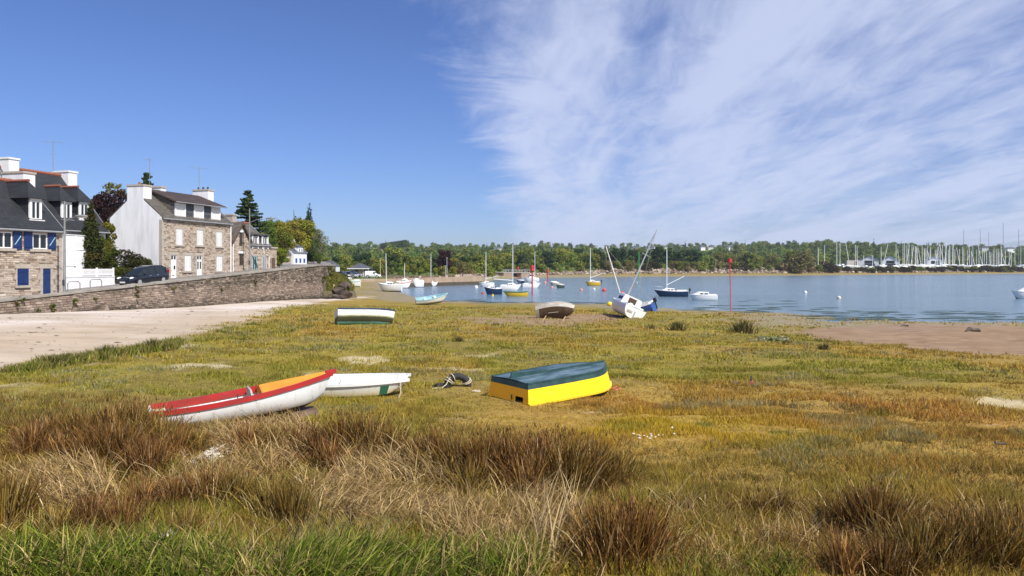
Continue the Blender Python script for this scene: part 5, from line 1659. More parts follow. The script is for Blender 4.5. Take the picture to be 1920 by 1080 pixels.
def decked(name, label, L, B, D, hullm, botm='antifoul', k=2, cabin=(0.34, 0.70, 0.34, 0.62), deckm='white_gloss', mast=None, boom=None, windows=2, cockpit=(0.05, 0.32), outboard=False, cat='boat', group=None, stripe=None, stays=True, rudder=False, wheelhouse=None, coverm=None, rail=False, **kw):
    root = empty(name, (0, 0, 0), 0, label, cat, group)
    rows = hull_rows(L, B, D, **kw)
    o = full(rows)
    nn = len(o[0]); mid = nn // 2
    mb = MB()
    for i in range(len(o) - 1):
        for j in range(nn - 1):
            lowest = abs((j + 0.5) - mid)
            mb.add([o[i][j], o[i][j + 1], o[i + 1][j + 1], o[i + 1][j]], [(0, 1, 2, 3)], 1 if lowest < k else 0)
    b0 = len(mb.v)
    mb.add(o[0], [tuple(range(nn))], 0)
    mb.build('hull', [M[hullm], M[botm]], root, smooth=True)
    if stripe:
        for s in (1, -1):
            strip(rows, s, 0.025, 0.10, 0.012, -D * 0.16).build('stripe', M[stripe], root)
    mb = MB()
    mb.grid([[(r[-1][0], r[-1][1] + 0.015, r[-1][2] + 0.004), (r[-1][0], r[-1][1] * 0.5, r[-1][2] + 0.03), (r[-1][0], 0, r[-1][2] + 0.04), (r[-1][0], -r[-1][1] * 0.5, r[-1][2] + 0.03), (r[-1][0], -r[-1][1] - 0.015, r[-1][2] + 0.004)] for r in rows])
    mb.build('deck', M[deckm], root)
    for s in (1, -1): strip(rows, s, 0.04, 0.05, 0.02, 0.03).build('toe_rail', M[deckm], root)
    def sh(t): 
        i = min(len(rows) - 1, max(0, int(round(t * (len(rows) - 1)))))
        return rows[i][-1]
    zc = 0
    if cabin:
        a, b, h, wf = cabin
        za, zb = sh(a)[2], sh(b)[2]
        wa, wb = sh(a)[1] * wf, max(sh(b)[1] * wf, 0.1)
        x0, x1 = a * L, b * L
        prof = [(x0, wa, za - 0.05, za + h), (x0 + (x1 - x0) * 0.62, (wa * 0.4 + wb * 0.6), zb - 0.05, zb + h * 0.92), (x1, wb, zb - 0.05, zb + h * 0.12)]
        ring = [[(x, w, z0), (x, w * 0.86, z1 - 0.04), (x, w * 0.6, z1), (x, -w * 0.6, z1), (x, -w * 0.86, z1 - 0.04), (x, -w, z0)] for (x, w, z0, z1) in prof]
        mb = MB(); mb.grid(ring); mb.add(ring[0], [tuple(range(6))]); mb.add(ring[-1], [tuple(reversed(range(6)))])
        cab = mb.build('cabin', M[deckm], root)
        zc = za + h
        for s in (1, -1):
            for q in range(windows):
                f = 0.12 + 0.42 * q
                xx = x0 + (x1 - x0) * 0.62 * (f + 0.14)
                wv = (wa + (prof[1][1] - wa) * (f + .14)) * 0.935
                MB().box((xx, s * wv, za + h * 0.52), ((x1 - x0) * 0.20, 0.03, h * 0.34), Matrix.Rotation(s * R(12), 3, 'X')).build('window', M['glass'], cab)
        MB().box((x0 - 0.012, 0, za + h * 0.35), (0.03, wa * 0.75, h * 1.0)).build('hatch', M['brown_panel'], cab)
    if wheelhouse:
        a, b, h, wf = wheelhouse
        za = sh(a)[2]; w = sh(a)[1] * wf
        wh = MB().box(((a + b) / 2 * L, 0, za + h / 2), ((b - a) * L, 2 * w, h), taper=(0.82, 0.9)).build('wheelhouse', M[deckm], root)
        for s in (1, -1):
            for q in (-0.22, 0.22):
                MB().box(((a + b) / 2 * L + q * (b - a) * L, s * w * 0.955, za + h * 0.66), ((b - a) * L * 0.34, 0.04, h * 0.34), Matrix.Rotation(s * R(6), 3, 'X')).build('window', M['glass'], wh)
        MB().box((b * L - 0.06, 0, za + h * 0.66), (0.06, w * 1.5, h * 0.32), Matrix.Rotation(R(-8), 3, 'Y')).build('windscreen', M['glass'], wh)
        MB().box(((a + b) / 2 * L, 0, za + h + 0.03), ((b - a) * L * 0.95, w * 2.0, 0.06)).build('roof', M[deckm], wh)
        zc = za + h
    if cockpit:
        a, b = cockpit
        zz = sh((a + b) / 2)[2]; w = sh((a + b) / 2)[1] * 0.66
        x0, x1 = a * L, b * L
        c = MB()
        for s in (1, -1): c.box(((x0 + x1) / 2, s * w, zz + 0.09), (x1 - x0, 0.05, 0.16))
        c.box((x0, 0, zz + 0.09), (0.05, 2 * w - 0.06, 0.16))
        c.build('coaming', M[deckm], root)
        MB().box(((x0 + x1) / 2, 0, zz + 0.05), (x1 - x0 - 0.06, 2 * w - 0.06, 0.02)).build('cockpit_sole', M['grey_board'], root)
    if coverm:
        rr = [r for r in rows if 0.06 * L < r[-1][0] < 0.94 * L]
        mb = MB()
        ring = []
        for r in rr:
            x, y, z = r[-1]; t = x / L
            hgt = 0.34 * D * math.sin(math.pi * min(1, max(0, (t - 0.02)))) + 0.03
            ring.append([(x, y * math.cos(a) * 1.03, z + 0.02 + hgt * math.sin(a)) for a in [math.pi * q / 8 for q in range(9)]])
        mb.grid(ring); mb.add(ring[0], [tuple(range(9))]); mb.add(ring[-1], [tuple(reversed(range(9)))])
        mb.build('cover', M[coverm], root, smooth=True)
    if mast:
        mx_, mh, mm, mr = mast
        x = mx_ * L; z0 = sh(mx_)[2] + (cabin[2] * 0.85 if cabin and cabin[0] < mx_ < cabin[1] else 0)
        ms = MB().tube([(x, 0, z0 - 0.05), (x, 0, z0 + mh * 0.6), (x, 0, z0 + mh)], [mr, mr, mr * 0.75], 8).build('mast', M[mm], root, smooth=True)
        if mh > 3:
            MB().tube([(x, -mh * 0.055, z0 + mh * 0.62), (x, mh * 0.055, z0 + mh * 0.62)], mr * 0.4, 5).build('spreader', M[mm], ms)
        if stays:
            bw = rows[-1][-1]
            for q in ((bw[0] - 0.1, 0, bw[2]), (0.05, 0, rows[0][-1][2]), (x - 0.1, sh(mx_)[1], sh(mx_)[2]), (x - 0.1, -sh(mx_)[1], sh(mx_)[2])):
                MB().tube([(x, 0, z0 + mh * 0.97), q], 0.007, 4).build('stay', M['metal_grey'], root)
        if boom:
            bl, ba, be = boom
            zb = z0 + 0.5
            d = Vector((-math.cos(R(ba)) * math.cos(R(be)), math.sin(R(ba)) * math.cos(R(be)), math.sin(R(be))))
            MB().tube([(x, 0, zb), Vector((x, 0, zb)) + d * bl], mr * 0.95, 8).build('boom', M['mast_white'], root, smooth=True)
    if outboard:
        ob = MB().box((-0.22, 0, rows[0][-1][2] + 0.18), (0.28, 0.24, 0.36), taper=(0.75, 0.8)).build('outboard', M['black_plastic'], root)
        MB().box((-0.2, 0, rows[0][-1][2] - 0.3), (0.12, 0.07, 0.7)).build('outboard_leg', M['metal_dark'], ob)
    if rudder:
        MB().box((-0.14, 0, D * 0.3), (0.24, 0.04, D * 0.9)).build('rudder', M['white_gloss'], root)
    if rail:
        bw = [r[-1] for r in rows if r[-1][0] > 0.72 * L]
        pts = [(x, y * 0.95, z + 0.45) for (x, y, z) in bw] + [(x, -y * 0.95, z + 0.45) for (x, y, z) in reversed(bw)]
        pu = MB().tube(pts, 0.014, 5).build('pulpit', M['alu'], root)
        for q in (pts[0], pts[-1]): MB().tube([(q[0], q[1], q[2] - 0.45), q], 0.014, 5).build('stanchion', M['alu'], pu)
    return root

# ---- the red and white rowing boat in the rushes
def red_boat():
    g = gp(285, 800)
    root, rows = open_boat('rowing_boat', 'white rowing boat with red gunwales and orange foredeck, bow raised, in the rushes', 3.2, 1.28, 0.46, 'hull_red_boat', 'white_worn', 'red_paint',
                           rail=(0.075, 0.07), thwarts=((0.05, 0.16, 0.8),), foredeck=0.583, stern=0.80, bow_h=0.30, stern_h=0.05, rake=0.07, fullness=2.4)
    X, Y = (284 - 960) / F * 12.95, 12.95
    place(root, (X, Y, gz(X, Y) - 0.15), 25, pitch=6.2, roll=-2)
    L = 3.2
    # orange side benches and floor, grey engine-box board, inner red stringer
    for s in (1, -1):
        MB().box((1.0, s * 0.34, 0.25), (1.5, 0.18, 0.03), Matrix.Rotation(R(-1), 3, 'Y')).build('side_bench', M['orange_paint'], root)
        rr = [r for r in rows if 0.1 < r[-1][0] < 2.0]
        st = strip(rr, s, 0.045, 0.05, -0.035, -0.055); st.build('inner_stringer', M['red_paint'], root)
    MB().prism([(-0.3, 0.20), (0.3, 0.20), (0.5, 0.36), (0.5, 0.46), (0.32, 0.56), (-0.32, 0.56), (-0.5, 0.46), (-0.5, 0.36)], 1.66, 1.69, 0).build('grey_board', M['grey_board'], root)
    MB().box((1.37, 0, 0.33), (0.24, 0.9, 0.03)).build('thwart', M['white_worn'], root)
    MB().tube([(1.45, -0.12, 0.35), (1.46, -0.12, 0.50)], 0.012, 6).build('pin', M['metal_dark'], root)
    b = rows[-1][-1]
    MB().box((L - 0.03, 0, b[2] + 0.01), (0.20, 0.10, 0.07)).build('stem_head', M['red_paint'], root)
    MB().box((0.02, 0, 0.40), (0.05, 1.0, 0.07)).build('transom_cap', M['white_worn'], root)
    # wooden chock under the raised bow
    c = Vector((X, Y, 0)) + Vector((math.cos(R(26)), math.sin(R(26)), 0)) * 2.55
    ch = MB().box((0, 0, 0.10), (0.55, 0.7, 0.24), taper=(0.9, 0.6)).build('timber_chock', M['dark_wood'], None, loc=(c.x, c.y, gz(c.x, c.y) - 0.02))
    ch.rotation_euler = (0, 0, R(26)); tag(ch, 'dark timber block under the raised bow of the red and white boat', 'timber')
red_boat()

def white_dinghy():
    root, rows = open_boat('dinghy', 'small stained white dinghy behind the red and white boat', 2.45, 1.15, 0.36, 'hull_stained', 'white_worn', 'white_gloss',
                           rail=(0.06, 0.05), thwarts=((0.30, 0.22, 0.85), (0.58, 0.22, 0.85), (0.93, 0.22, 0.95)), thw_m='white_worn', cat='dinghy', stern=0.82, bow_h=0.12, rake=0.12, bow_w=0.5, chine=True, fullness=2.0, keel_rise=0.35)
    Y = 16.9; X = (768 - 960) / F * Y - 2.45 * math.cos(R(4))
    place(root, (X, Y, gz(X + 1.4, Y) - 0.02), 4, pitch=0.5, roll=3)
    o = rows
    MB().prism([(2.10, 0.10), (2.42, 0.13), (2.44, 0.33), (2.10, 0.33)], -0.5, -0.46, 1).build('green_patch', M['green_trim'], root)
    r = MB().tube([(2.25, -0.36, 0.36), (2.26, -0.42, 0.12), (2.20, -0.44, -0.02), (2.12, -0.75, -0.02), (2.20, -1.1, 0.02)], 0.014, 6).build('mooring_rope', M['rope'], root)
    return root
wd = white_dinghy()
# the green patch lies against the hull's own side
for ch in list(wd.children):
    if ch.name.startswith('green_patch'):
        bpy.data.objects.remove(ch)
def green_patch(root):
    rows = hull_rows(2.45, 1.15, 0.36, stern=0.82, bow_h=0.12, rake=0.12, bow_w=0.5, chine=True, fullness=2.0, keel_rise=0.35)
    rr = rows[9:11]
    mb = MB(); mb.grid([[(x, -y - 0.004, z) for (x, y, z) in r[2:5]] for r in rr])
    mb.build('green_patch', M['green_trim'], root)
green_patch(wd)

# ---- the upturned yellow boat
def yellow_boat():
    near = gp(990, 761)
    hd = 39.0
    cx, cy = near.x - math.sin(R(hd)) * 0.70, near.y + math.cos(R(hd)) * 0.70
    root = empty('upturned_boat', (0, 0, 0), 0, 'upturned yellow boat with dark green bottom and keel, lying on the marsh', 'boat')
    L, n = 3.15, 14
    S = []
    for i in range(n + 1):
        t = i / n
        bs = 0.72 * (1 + 0.10 * math.sin(min(t / 0.6, 1) * math.pi / 2)) if t < 0.6 else 0.792 * (1 - ((t - 0.6) / 0.4) ** 2.2 * 0.86)
        bc = 0.64 * (1 + 0.10 * math.sin(min(t / 0.6, 1) * math.pi / 2)) if t < 0.6 else 0.704 * (1 - ((t - 0.6) / 0.4) ** 2.0 * 0.90)
        D = 0.47 + 0.02 * t ** 1.6
        xs, xc = L * t, L * t - 0.10 * t ** 4 + 0.06 * (1 - t) ** 6
        S.append((xs, bs, xc, bc, D))
    f = 0.72
    def side(s):
        lo = [((xs), s * bs, 0.03) for xs, bs, xc, bc, D in S]
        md = [(xs + (xc - xs) * f, s * (bs + (bc - bs) * f), 0.03 + (D - 0.03) * f) for xs, bs, xc, bc, D in S]
        hi = [(xc, s * bc, D) for xs, bs, xc, bc, D in S]
        return lo, md, hi
    for s in (1, -1):
        lo, md, hi = side(s)
        MB().grid([[a, b] for a, b in zip(lo, md)]).build('side', M['yellow_paint'], root)
        MB().grid([[a, b] for a, b in zip(md, hi)]).build('bottom_band', M['green_edge'], root)
        # rubbing strake on the ground and chine strip on the bottom edge
        mb = MB(); ring = [[(xs, s * (bs - 0.02), 0.0), (xs, s * (bs + 0.045), 0.0), (xs, s * (bs + 0.045), 0.045), (xs, s * (bs - 0.02), 0.055)] for xs, bs, xc, bc, D in S]
        mb.grid(ring, close=True); mb.add(ring[0], [(0, 1, 2, 3)]); mb.add(ring[-1], [(3, 2, 1, 0)])
        mb.build('rubbing_strake', M['yellow_buoy'], root)
        mb = MB(); ring = [[(xc, s * (bc - 0.03), D - 0.012), (xc, s * (bc + 0.012), D - 0.02), (xc, s * (bc + 0.012), D + 0.012), (xc, s * (bc - 0.03), D + 0.018)] for xs, bs, xc, bc, D in S]
        mb.grid(ring, close=True); mb.build('chine_strip', M['green_edge'], root)
    mb = MB(); mb.grid([[(xc, bc, D), (xc, bc * 0.5, D + 0.02), (xc, 0, D + 0.03), (xc, -bc * 0.5, D + 0.02), (xc, -bc, D)] for xs, bs, xc, bc, D in S])
    mb.build('bottom', M['green_bottom'], root, smooth=True)
    mb = MB(); ring = [[(xc, 0.022, D + 0.02), (xc, 0.018, D + 0.065), (xc, -0.018, D + 0.065), (xc, -0.022, D + 0.02)] for xs, bs, xc, bc, D in S[1:]]
    mb.grid(ring, close=True); mb.add(ring[0], [(0, 1, 2, 3)]); mb.add(ring[-1], [(3, 2, 1, 0)]); mb.build('keel', M['green_edge'], root)
    D0 = S[0][4]
    MB().prism([(0.08, D0 + 0.02), (1.15, D0 + 0.06), (1.15, D0 + 0.08), (0.12, D0 + 0.155)], -0.018, 0.018, 1).build('skeg', M['green_edge'], root)
    xs, bs, xc, bc, D = S[0]
    # transom (stern board): yellow with its shade painted in as amber below, green at the bottom edge, with the outboard notch and a scupper
    q = lambda z: bs + (bc - bs) * (z - 0.03) / (D - 0.03)
    zt = 0.03 + (D - 0.03) * f
    xo = lambda z: 0.06 * (z / D)
    tr = MB()
    for (a, b) in ((-1, -0.30), (0.30, 1)):
        pass
    def tp(y, z): return (xo(z) - 0.003, y, z)
    ny0, ny1, nz = -0.52, -0.26, 0.16                         # notch
    tr.add([tp(q(0.03), 0.03), tp(q(zt), zt), tp(ny1, zt), tp(ny1, 0.03)], [(0, 1, 2, 3)])
    tr.add([tp(ny1, nz), tp(ny1, zt), tp(ny0, zt), tp(ny0, nz)], [(0, 1, 2, 3)])
    tr.add([tp(ny0, 0.03), tp(ny0, zt), tp(-q(zt), zt), tp(-q(0.03), 0.03)], [(0, 1, 2, 3)])
    tr.build('transom', M['yellow_paint_shaded'], root)
    MB().add([tp(q(zt), zt), tp(q(D), D), tp(-q(D), D), tp(-q(zt), zt)], [(0, 1, 2, 3)]).build('transom_edge', M['green_edge'], root)
    MB().box((-0.006, -0.15, 0.12), (0.01, 0.04, 0.11)).build('scupper', M['metal_dark'], root)
    MB().add([(0.3, 0.55, 0.02), (0.3, -0.55, 0.02), (0.3, -0.5, 0.40), (0.3, 0.5, 0.40)], [(0, 1, 2, 3)]).build('inner_bulkhead', M['dark_wood'], root)
    place(root, (cx, cy, gz(cx + 0.8, cy + 0.8) + 0.0), hd, pitch=-1.0, lean=3.5, lean_dir=240)
    e = Vector((cx, cy, 0)) + Vector((math.cos(R(hd)), math.sin(R(hd)), 0)) * 3.2
    rp = MB().tube([(0, 0, 0.10), (0.12, -0.05, 0.05), (0.22, 0.02, 0.10), (0.3, -0.06, 0.04), (0.16, -0.12, 0.03)], 0.018, 6).build('red_rope', M['rope_red'], None, loc=(e.x, e.y, gz(e.x, e.y)))
    tag(rp, 'short red rope at the bow of the upturned yellow boat', 'rope')
yellow_boat()

# ---- tyre with rope beside it
def tyre_():
    p = gp(858, 727)
    root = empty('old_tyre', p, R(12), 'black half-buried tyre wound with rope beside the yellow boat', 'tyre')
    Rr, rr = 0.27, 0.085
    rows = []
    for i in range(29):
        a = R(-14 + 208 * i / 28)
        rows.append([((Rr + rr * 1.0 * math.cos(b)) * math.cos(a), rr * 1.1 * math.sin(b), (Rr + rr * math.cos(b)) * math.sin(a)) for b in [2 * math.pi * k / 12 for k in range(12)]])
    t = MB().grid(rows, close=True).build('tyre_body', M['rubber'], root, smooth=True)
    for a0 in (28, 36, 140, 150, 118):
        a = R(a0)
        pts = [((Rr + 0.11 * math.cos(b)) * math.cos(a + 0.12 * math.sin(b)), 0.115 * math.sin(b), (Rr + 0.11 * math.cos(b)) * math.sin(a + 0.12 * math.sin(b))) for b in [2 * math.pi * k / 12 for k in range(13)]]
        MB().tube(pts, 0.013, 5).build('rope_turn', M['rope'], root)
    MB().tube([(-0.2, -0.12, 0.28), (-0.3, -0.14, 0.1), (-0.42, -0.2, 0.02), (-0.55, -0.15, 0.02), (-0.7, -0.25, 0.02)], 0.014, 5).build('rope_tail', M['rope'], root)
    MB().tube([(-0.32, 0.1, 0.03), (-0.5, 0.05, 0.06), (-0.62, 0.1, 0.02)], [0.07, 0.06, 0.02], 7).build('weed_lump', M['rubber'], root)
    q = gp(893, 737)
    pts = [(0.10 * math.cos(k * 0.9) * (1 + 0.2 * math.sin(k * 2.3)), 0.07 * math.sin(k * 0.9), 0.03 + 0.015 * math.sin(k * 1.7)) for k in range(22)]
    o = MB().tube(pts, 0.014, 5).build('rope_coil', M['rope'], None, loc=q)
    tag(o, 'small coil of pale rope between the tyre and the yellow boat', 'rope')
tyre_()

# ---- dinghies on the flat
def beached():
    g = gp(676, 609)
    root, rows = open_boat('dinghy', 'beached white dinghy with weed-stained hull and turquoise bottom near the sand', 3.35, 1.45, 0.88, 'hull_weedy', 'grey_hull', 'navy_hull', rail=(0.05, 0.06), thwarts=((0.35, 0.22, 0.8), (0.65, 0.22, 0.85)), cat='dinghy', stern=0.72, bow_h=0.06, stern_h=0.04, rake=0.05, bow_w=0.10, fullness=2.6, keel_rise=0.25)
    X = (632 - 960) / F * (g.y + 0.2)
    place(root, (X, g.y + 0.0, gz(X + 1.5, g.y) - 0.05), 24, roll=-0.0, lean=15, lean_dir=105)
    st = rows[0]
    m = MB().tube([(3.3, 0, 0.30), (3.55, -0.25, 0.1), (3.9, -0.5, -0.02)], 0.03, 6).build('mooring_chain', M['drift_wood'], root)
    g = gp(1040, 598)
    root, rows = open_boat('dinghy', 'grey dinghy tipped on its side showing a brown weedy bottom', 2.75, 1.3, 0.55, 'grey_hull', 'grey_hull', 'grey_board', rail=(0.04, 0.04), thwarts=((0.4, 0.2, 0.8),), cat='dinghy', stern=0.80, bow_h=0.05, rake=0.06, bow_w=0.22, chine=True, fullness=2.4, keel_rise=0.35)
    X = (1006 - 960) / F * g.y
    mb = MB()
    mb.grid([[(x, y, z - 0.006) for (x, y, z) in reversed(r[:3])] + [(x, -y, z - 0.006) for (x, y, z) in r[1:3]] for r in rows[1:]])
    mb.build('weedy_bottom', M['slime_hull'], root, smooth=True)
    MB().box((1.2, -0.14, -0.01), (0.7, 0.03, 0.03)).build('bilge_runner', M['grey_board'], root)
    place(root, (X, g.y + 0.25, gz(X, g.y) + 0.12), -10, lean=60, lean_dir=88)
    for k, (px, py, a) in enumerate(((1018, 600, 20), (1055, 601, 35))):
        q = gp(px, py)
        o = MB().tube([(0, 0, -0.05), (0.12 * math.cos(R(a)) * 2, 0.1, 0.28)], 0.035, 6).build('prop', M['bench_wood'], None, loc=q)
        tag(o, ['short wooden prop under the left half of the tipped grey dinghy', 'leaning wooden prop under the right half of the tipped grey dinghy'][k], 'prop')
    g = gp(800, 571)
    root, rows = open_boat('dinghy', 'pale blue rimmed rowing dinghy stranded at the water edge', 3.2, 1.3, 0.62, 'hull_blue_stained', 'pale_blue', 'pale_blue', rail=(0.06, 0.09), thwarts=((0.3, 0.25, 0.8), (0.6, 0.25, 0.85)), thw_m='white_worn', cat='dinghy', stern=0.65, bow_h=0.45, stern_h=0.05, rake=0.12)
    X = (780 - 960) / F * g.y
    place(root, (X, g.y, gz(X + 2, g.y) - 0.05), 14, pitch=2, lean=12, lean_dir=265)
beached()

# ---- the two leaning sailing boats aground
def leaning():
    g = gp(1188, 597)
    r = decked('sailing_boat', 'white sailing boat aground, heeled over, dark hatch in its cabin, seen from the stern', 4.3, 2.0, 0.80, 'white_gloss', 'antifoul_green', 1, cabin=(0.28, 0.76, 0.72, 0.86), mast=(0.58, 5.5, 'alu', 0.055), windows=2, cockpit=(0.04, 0.34), cat='sailing boat', rudder=True, stern=0.84, bow_h=0.2)
    MB().box((-0.02, 0.38, 0.47), (0.03, 0.42, 0.16)).build('name_board', M['grey_board'], r)
    MB().box((1.17, 0.0, 1.0), (0.03, 0.26, 0.14)).build('hatch_label', M['white_paint'], r)
    place(r, (g.x - 0.15, g.y, g.z - 0.05), 103, lean=24, lean_dir=0)
    g = gp(1212, 579)
    r = decked('sailing_boat', 'blue and white sailing boat aground behind the white one, leaning left', 4.6, 1.8, 0.85, 'blue_hull', 'antifoul_green', 3, cabin=(0.38, 0.72, 0.38, 0.66), mast=(0.60, 5.6, 'mast_white', 0.05), boom=(2.4, 10, 32), windows=1, cat='sailing boat', stern=0.80, bow_h=0.15, outboard=True, rail=True)
    Y = 66.0
    X = (1230 - 960) / F * Y
    place(r, (X, Y, gz(X, Y) - 0.05), 150, lean=17, lean_dir=185)
    q = gp(1143, 574)
    tag(MB().ball((0, 0, 0.22), 0.26, 12, 8, sq=(1.1, 1, 0.95)).build('mooring_buoy', M['yellow_buoy'], None, smooth=True, loc=q), 'yellow mooring buoy stranded left of the leaning white boat', 'buoy', 'mooring buoys')
leaning()

# ---- boats afloat: (left px, right px, waterline py)
def afloat(px0, px1, py, head, **kw):
    x, Y = W0((px0 + px1) / 2, py)
    span = (px1 - px0) / F * Y
    c, s = abs(math.cos(R(head))), abs(math.sin(R(head)))
    B_ratio = kw.pop('ratio', 0.38)
    L = span / (c + B_ratio * s)
    return x, Y, L, L * B_ratio
def boat_afloat(label, px0, px1, py, head, D, hullm, name='sailing_boat', draft=0.22, fit=True, **kw):
    x, Y, L, B = afloat(px0, px1, py, head, ratio=kw.pop('ratio', 0.38))
    r = decked(name, label, L, B, D, hullm, **kw)
    cx, cy = x - math.cos(R(head)) * L / 2, Y - math.sin(R(head)) * L / 2
    z = -draft if kw.get('aground') is None else 0
    place(r, (cx, cy, -draft), head)
    return r, Y
boat_afloat('navy sailing boat with tall bare mast afloat beside the small white cabin boat', 1225, 1291, 556, 170, 0.95, 'navy_hull', mast=(0.62, 5.4, 'mast_white', 0.055), boom=(2.6, 0, 27), cabin=(0.40, 0.78, 0.36, 0.62), outboard=True, rail=True, cat='sailing boat', stern=0.72, bow_h=0.22, stays=False)
boat_afloat('white cabin boat afloat right of the navy sailing boat', 1290, 1346, 563, 168, 0.80, 'white_gloss', name='cabin_boat', cabin=(0.30, 0.86, 0.42, 0.72), windows=2, cockpit=(0.04, 0.28), stern=0.80, bow_h=0.16, cat='cabin boat')
boat_afloat('white motor boat cut off by the right edge of the view', 1897, 1960, 560, 170, 1.0, 'white_gloss', name='motor_boat', cabin=(0.35, 0.8, 0.5, 0.7), cat='motor boat')
boat_afloat('yellow sailing boat moored furthest out on open water', 1097, 1126, 535.5, 175, 1.0, 'yellow_hull', mast=(0.66, 7.0, 'mast_white', 0.07), boom=(2.9, 0, 20), cabin=(0.35, 0.75, 0.4, 0.6), outboard=True, cat='sailing boat', stays=False)
boat_afloat('white sailing boat with bare mast at the end of the stone quay', 898, 927, 538, 178, 0.95, 'white_gloss', mast=(0.55, 6.0, 'mast_white', 0.06), boom=(2.6, 0, 14), cabin=(0.35, 0.72, 0.4, 0.62), cat='sailing boat', stays=False)
boat_afloat('dark blue fishing boat with white cabin in front of the moored group', 907, 942, 552, 176, 1.05, 'navy_hull', name='fishing_boat', cabin=(0.42, 0.80, 0.42, 0.6), cat='fishing boat', bow_h=0.3, stern=0.7)
boat_afloat('long white sailing boat with boom level above its cockpit, in the moored group', 937, 978, 544, 4, 1.0, 'white_gloss', mast=(0.60, 6.8, 'mast_white', 0.06), boom=(3.3, 0, 4), cabin=(0.36, 0.76, 0.42, 0.6), cat='sailing boat', rail=True, stays=False)
boat_afloat('small blue-sided boat with white stern behind the red beacon', 967, 984, 531, 200, 0.9, 'navy_hull', name='small_boat', cabin=None, cockpit=(0.1, 0.8), cat='boat', ratio=0.45)
boat_afloat('white cabin cruiser with wheelhouse and masts behind the tallest red beacon', 983, 1011, 528, 186, 1.15, 'white_gloss', name='cabin_cruiser', cabin=None, wheelhouse=(0.35, 0.68, 1.25, 0.72), mast=(0.28, 7.5, 'mast_white', 0.07), cat='cabin cruiser', stays=False)
boat_afloat('white fishing boat with low cabin crossed by the tallest red beacon', 979, 1014, 540, 6, 0.95, 'white_gloss', name='fishing_boat', cabin=(0.5, 0.82, 0.45, 0.6), cat='fishing boat', outboard=True)
boat_afloat('small boat under a white rounded cover, left of the pair', 1031, 1049, 535, 178, 0.8, 'grey_hull', name='covered_boat', cabin=None, cockpit=None, coverm='white_worn', cat='boat', ratio=0.45)
boat_afloat('small grey boat with pale cover, right of the pair', 1041, 1059, 540, 200, 0.8, 'antifoul_green', name='covered_boat', cabin=None, cockpit=None, coverm='grey_hull', cat='boat', ratio=0.45)
x, Y, L, B = afloat(943, 990, 555.5, 3, ratio=0.34)
r, _ = open_boat('rowing_boat', 'yellow rowing boat with green rim floating nearest the shore', L, B, 0.80, 'yellow_hull', 'yellow_hull', 'green_trim', rail=(0.07, 0.10), thwarts=((0.3, 0.25, 0.85), (0.55, 0.25, 0.85)), stern=0.6, bow_h=0.12, stern_h=0.12)
place(r, (x - L / 2, Y, -0.20), 178); r.location.x = x + L / 2
# boats drying out by the quay
def dry(label, px0, px1, py, head, D, hullm, z=None, name='sailing_boat', lean=0, lean_dir=0, ratio=0.36, **kw):
    g = gp((px0 + px1) / 2, py)
    Y = g.y; span = (px1 - px0) / F * Y
    c, s = abs(math.cos(R(head))), abs(math.sin(R(head)))
    L = span / (c + ratio * s); B = L * ratio
    r = decked(name, label, L, B, D, hullm, **kw)
    place(r, (g.x - math.cos(R(head)) * L / 2, Y - math.sin(R(head)) * L / 2, max(g.z, -0.1) - 0.05), head, lean, lean_dir)
dry('white sailing boat with blue-grey bow drying out, mast bare, nearest the sand', 707, 755, 547, 172, 1.1, 'white_gloss', mast=(0.64, 4.6, 'mast_white', 0.06), cabin=(0.35, 0.76, 0.45, 0.6), cat='sailing boat', botm='antifoul', k=2, stays=False, lean=6, lean_dir=270)
dry('white boat with a red stripe drying out between two white boats', 742, 772, 543, 8, 1.35, 'white_gloss', name='motor_boat', stripe='red_stripe', cabin=(0.4, 0.8, 0.5, 0.6), cat='motor boat', mast=(0.55, 3.0, 'mast_white', 0.05), stays=False)
dry('boxy white boat seen stern-on beside the red-striped one', 772, 795, 543, 215, 1.45, 'white_gloss', name='motor_boat', cabin=(0.45, 0.85, 0.35, 0.7), cat='motor boat', ratio=0.5, stern=0.95)
dry('slim pale green sailing boat with thin mast, closest under the quay wall', 794, 822, 539, 4, 0.85, 'white_worn', mast=(0.5, 5.8, 'mast_white', 0.05), cabin=(0.45, 0.7, 0.4, 0.6), cat='sailing boat', stays=False)
dry('white and pale blue boat resting on the sand below the parked cars', 643, 676, 538, 178, 1.15, 'white_gloss', name='motor_boat', stripe='turquoise', cabin=(0.5, 0.82, 0.4, 0.6), cat='motor boat', botm='turquoise')

# ---- buoys and beacons
def buoy(px, py, m, r_, label):
    x, Y = W0(px, py)
    o = MB().ball((0, 0, r_ * 0.35), r_, 12, 8).build('mooring_buoy', M[m], None, smooth=True, loc=(x, Y, 0))
    rg = MB().tube([(-0.08, 0, r_ * 1.3), (-0.08, 0, r_ * 1.3 + 0.12), (0.08, 0, r_ * 1.3 + 0.12), (0.08, 0, r_ * 1.3)], 0.02, 5).build('ring', M['metal_grey'], o)
    tag(o, label, 'buoy', 'mooring buoys')
buoy(1133, 546, 'red_buoy', 0.36, 'large red buoy left of the leaning boats')
buoy(1167, 552, 'red_buoy', 0.34, 'red buoy right behind the leaning white boat')
buoy(1090, 545, 'pink_buoy', 0.26, 'pink buoy left of the large red buoy')
buoy(1114, 543, 'white_paint', 0.22, 'white buoy between the pink and the large red buoy')
buoy(893, 540, 'white_paint', 0.36, 'white buoy left of the sailing boat at the quay end')
buoy(1022, 531, 'pink_buoy', 0.34, 'pink buoy below the smallest red beacon')
buoy(1035, 540, 'pink_buoy', 0.26, 'pink buoy left of the covered boats')
buoy(924, 555, 'yellow_buoy', 0.16, 'small yellow buoy in front of the dark blue fishing boat')
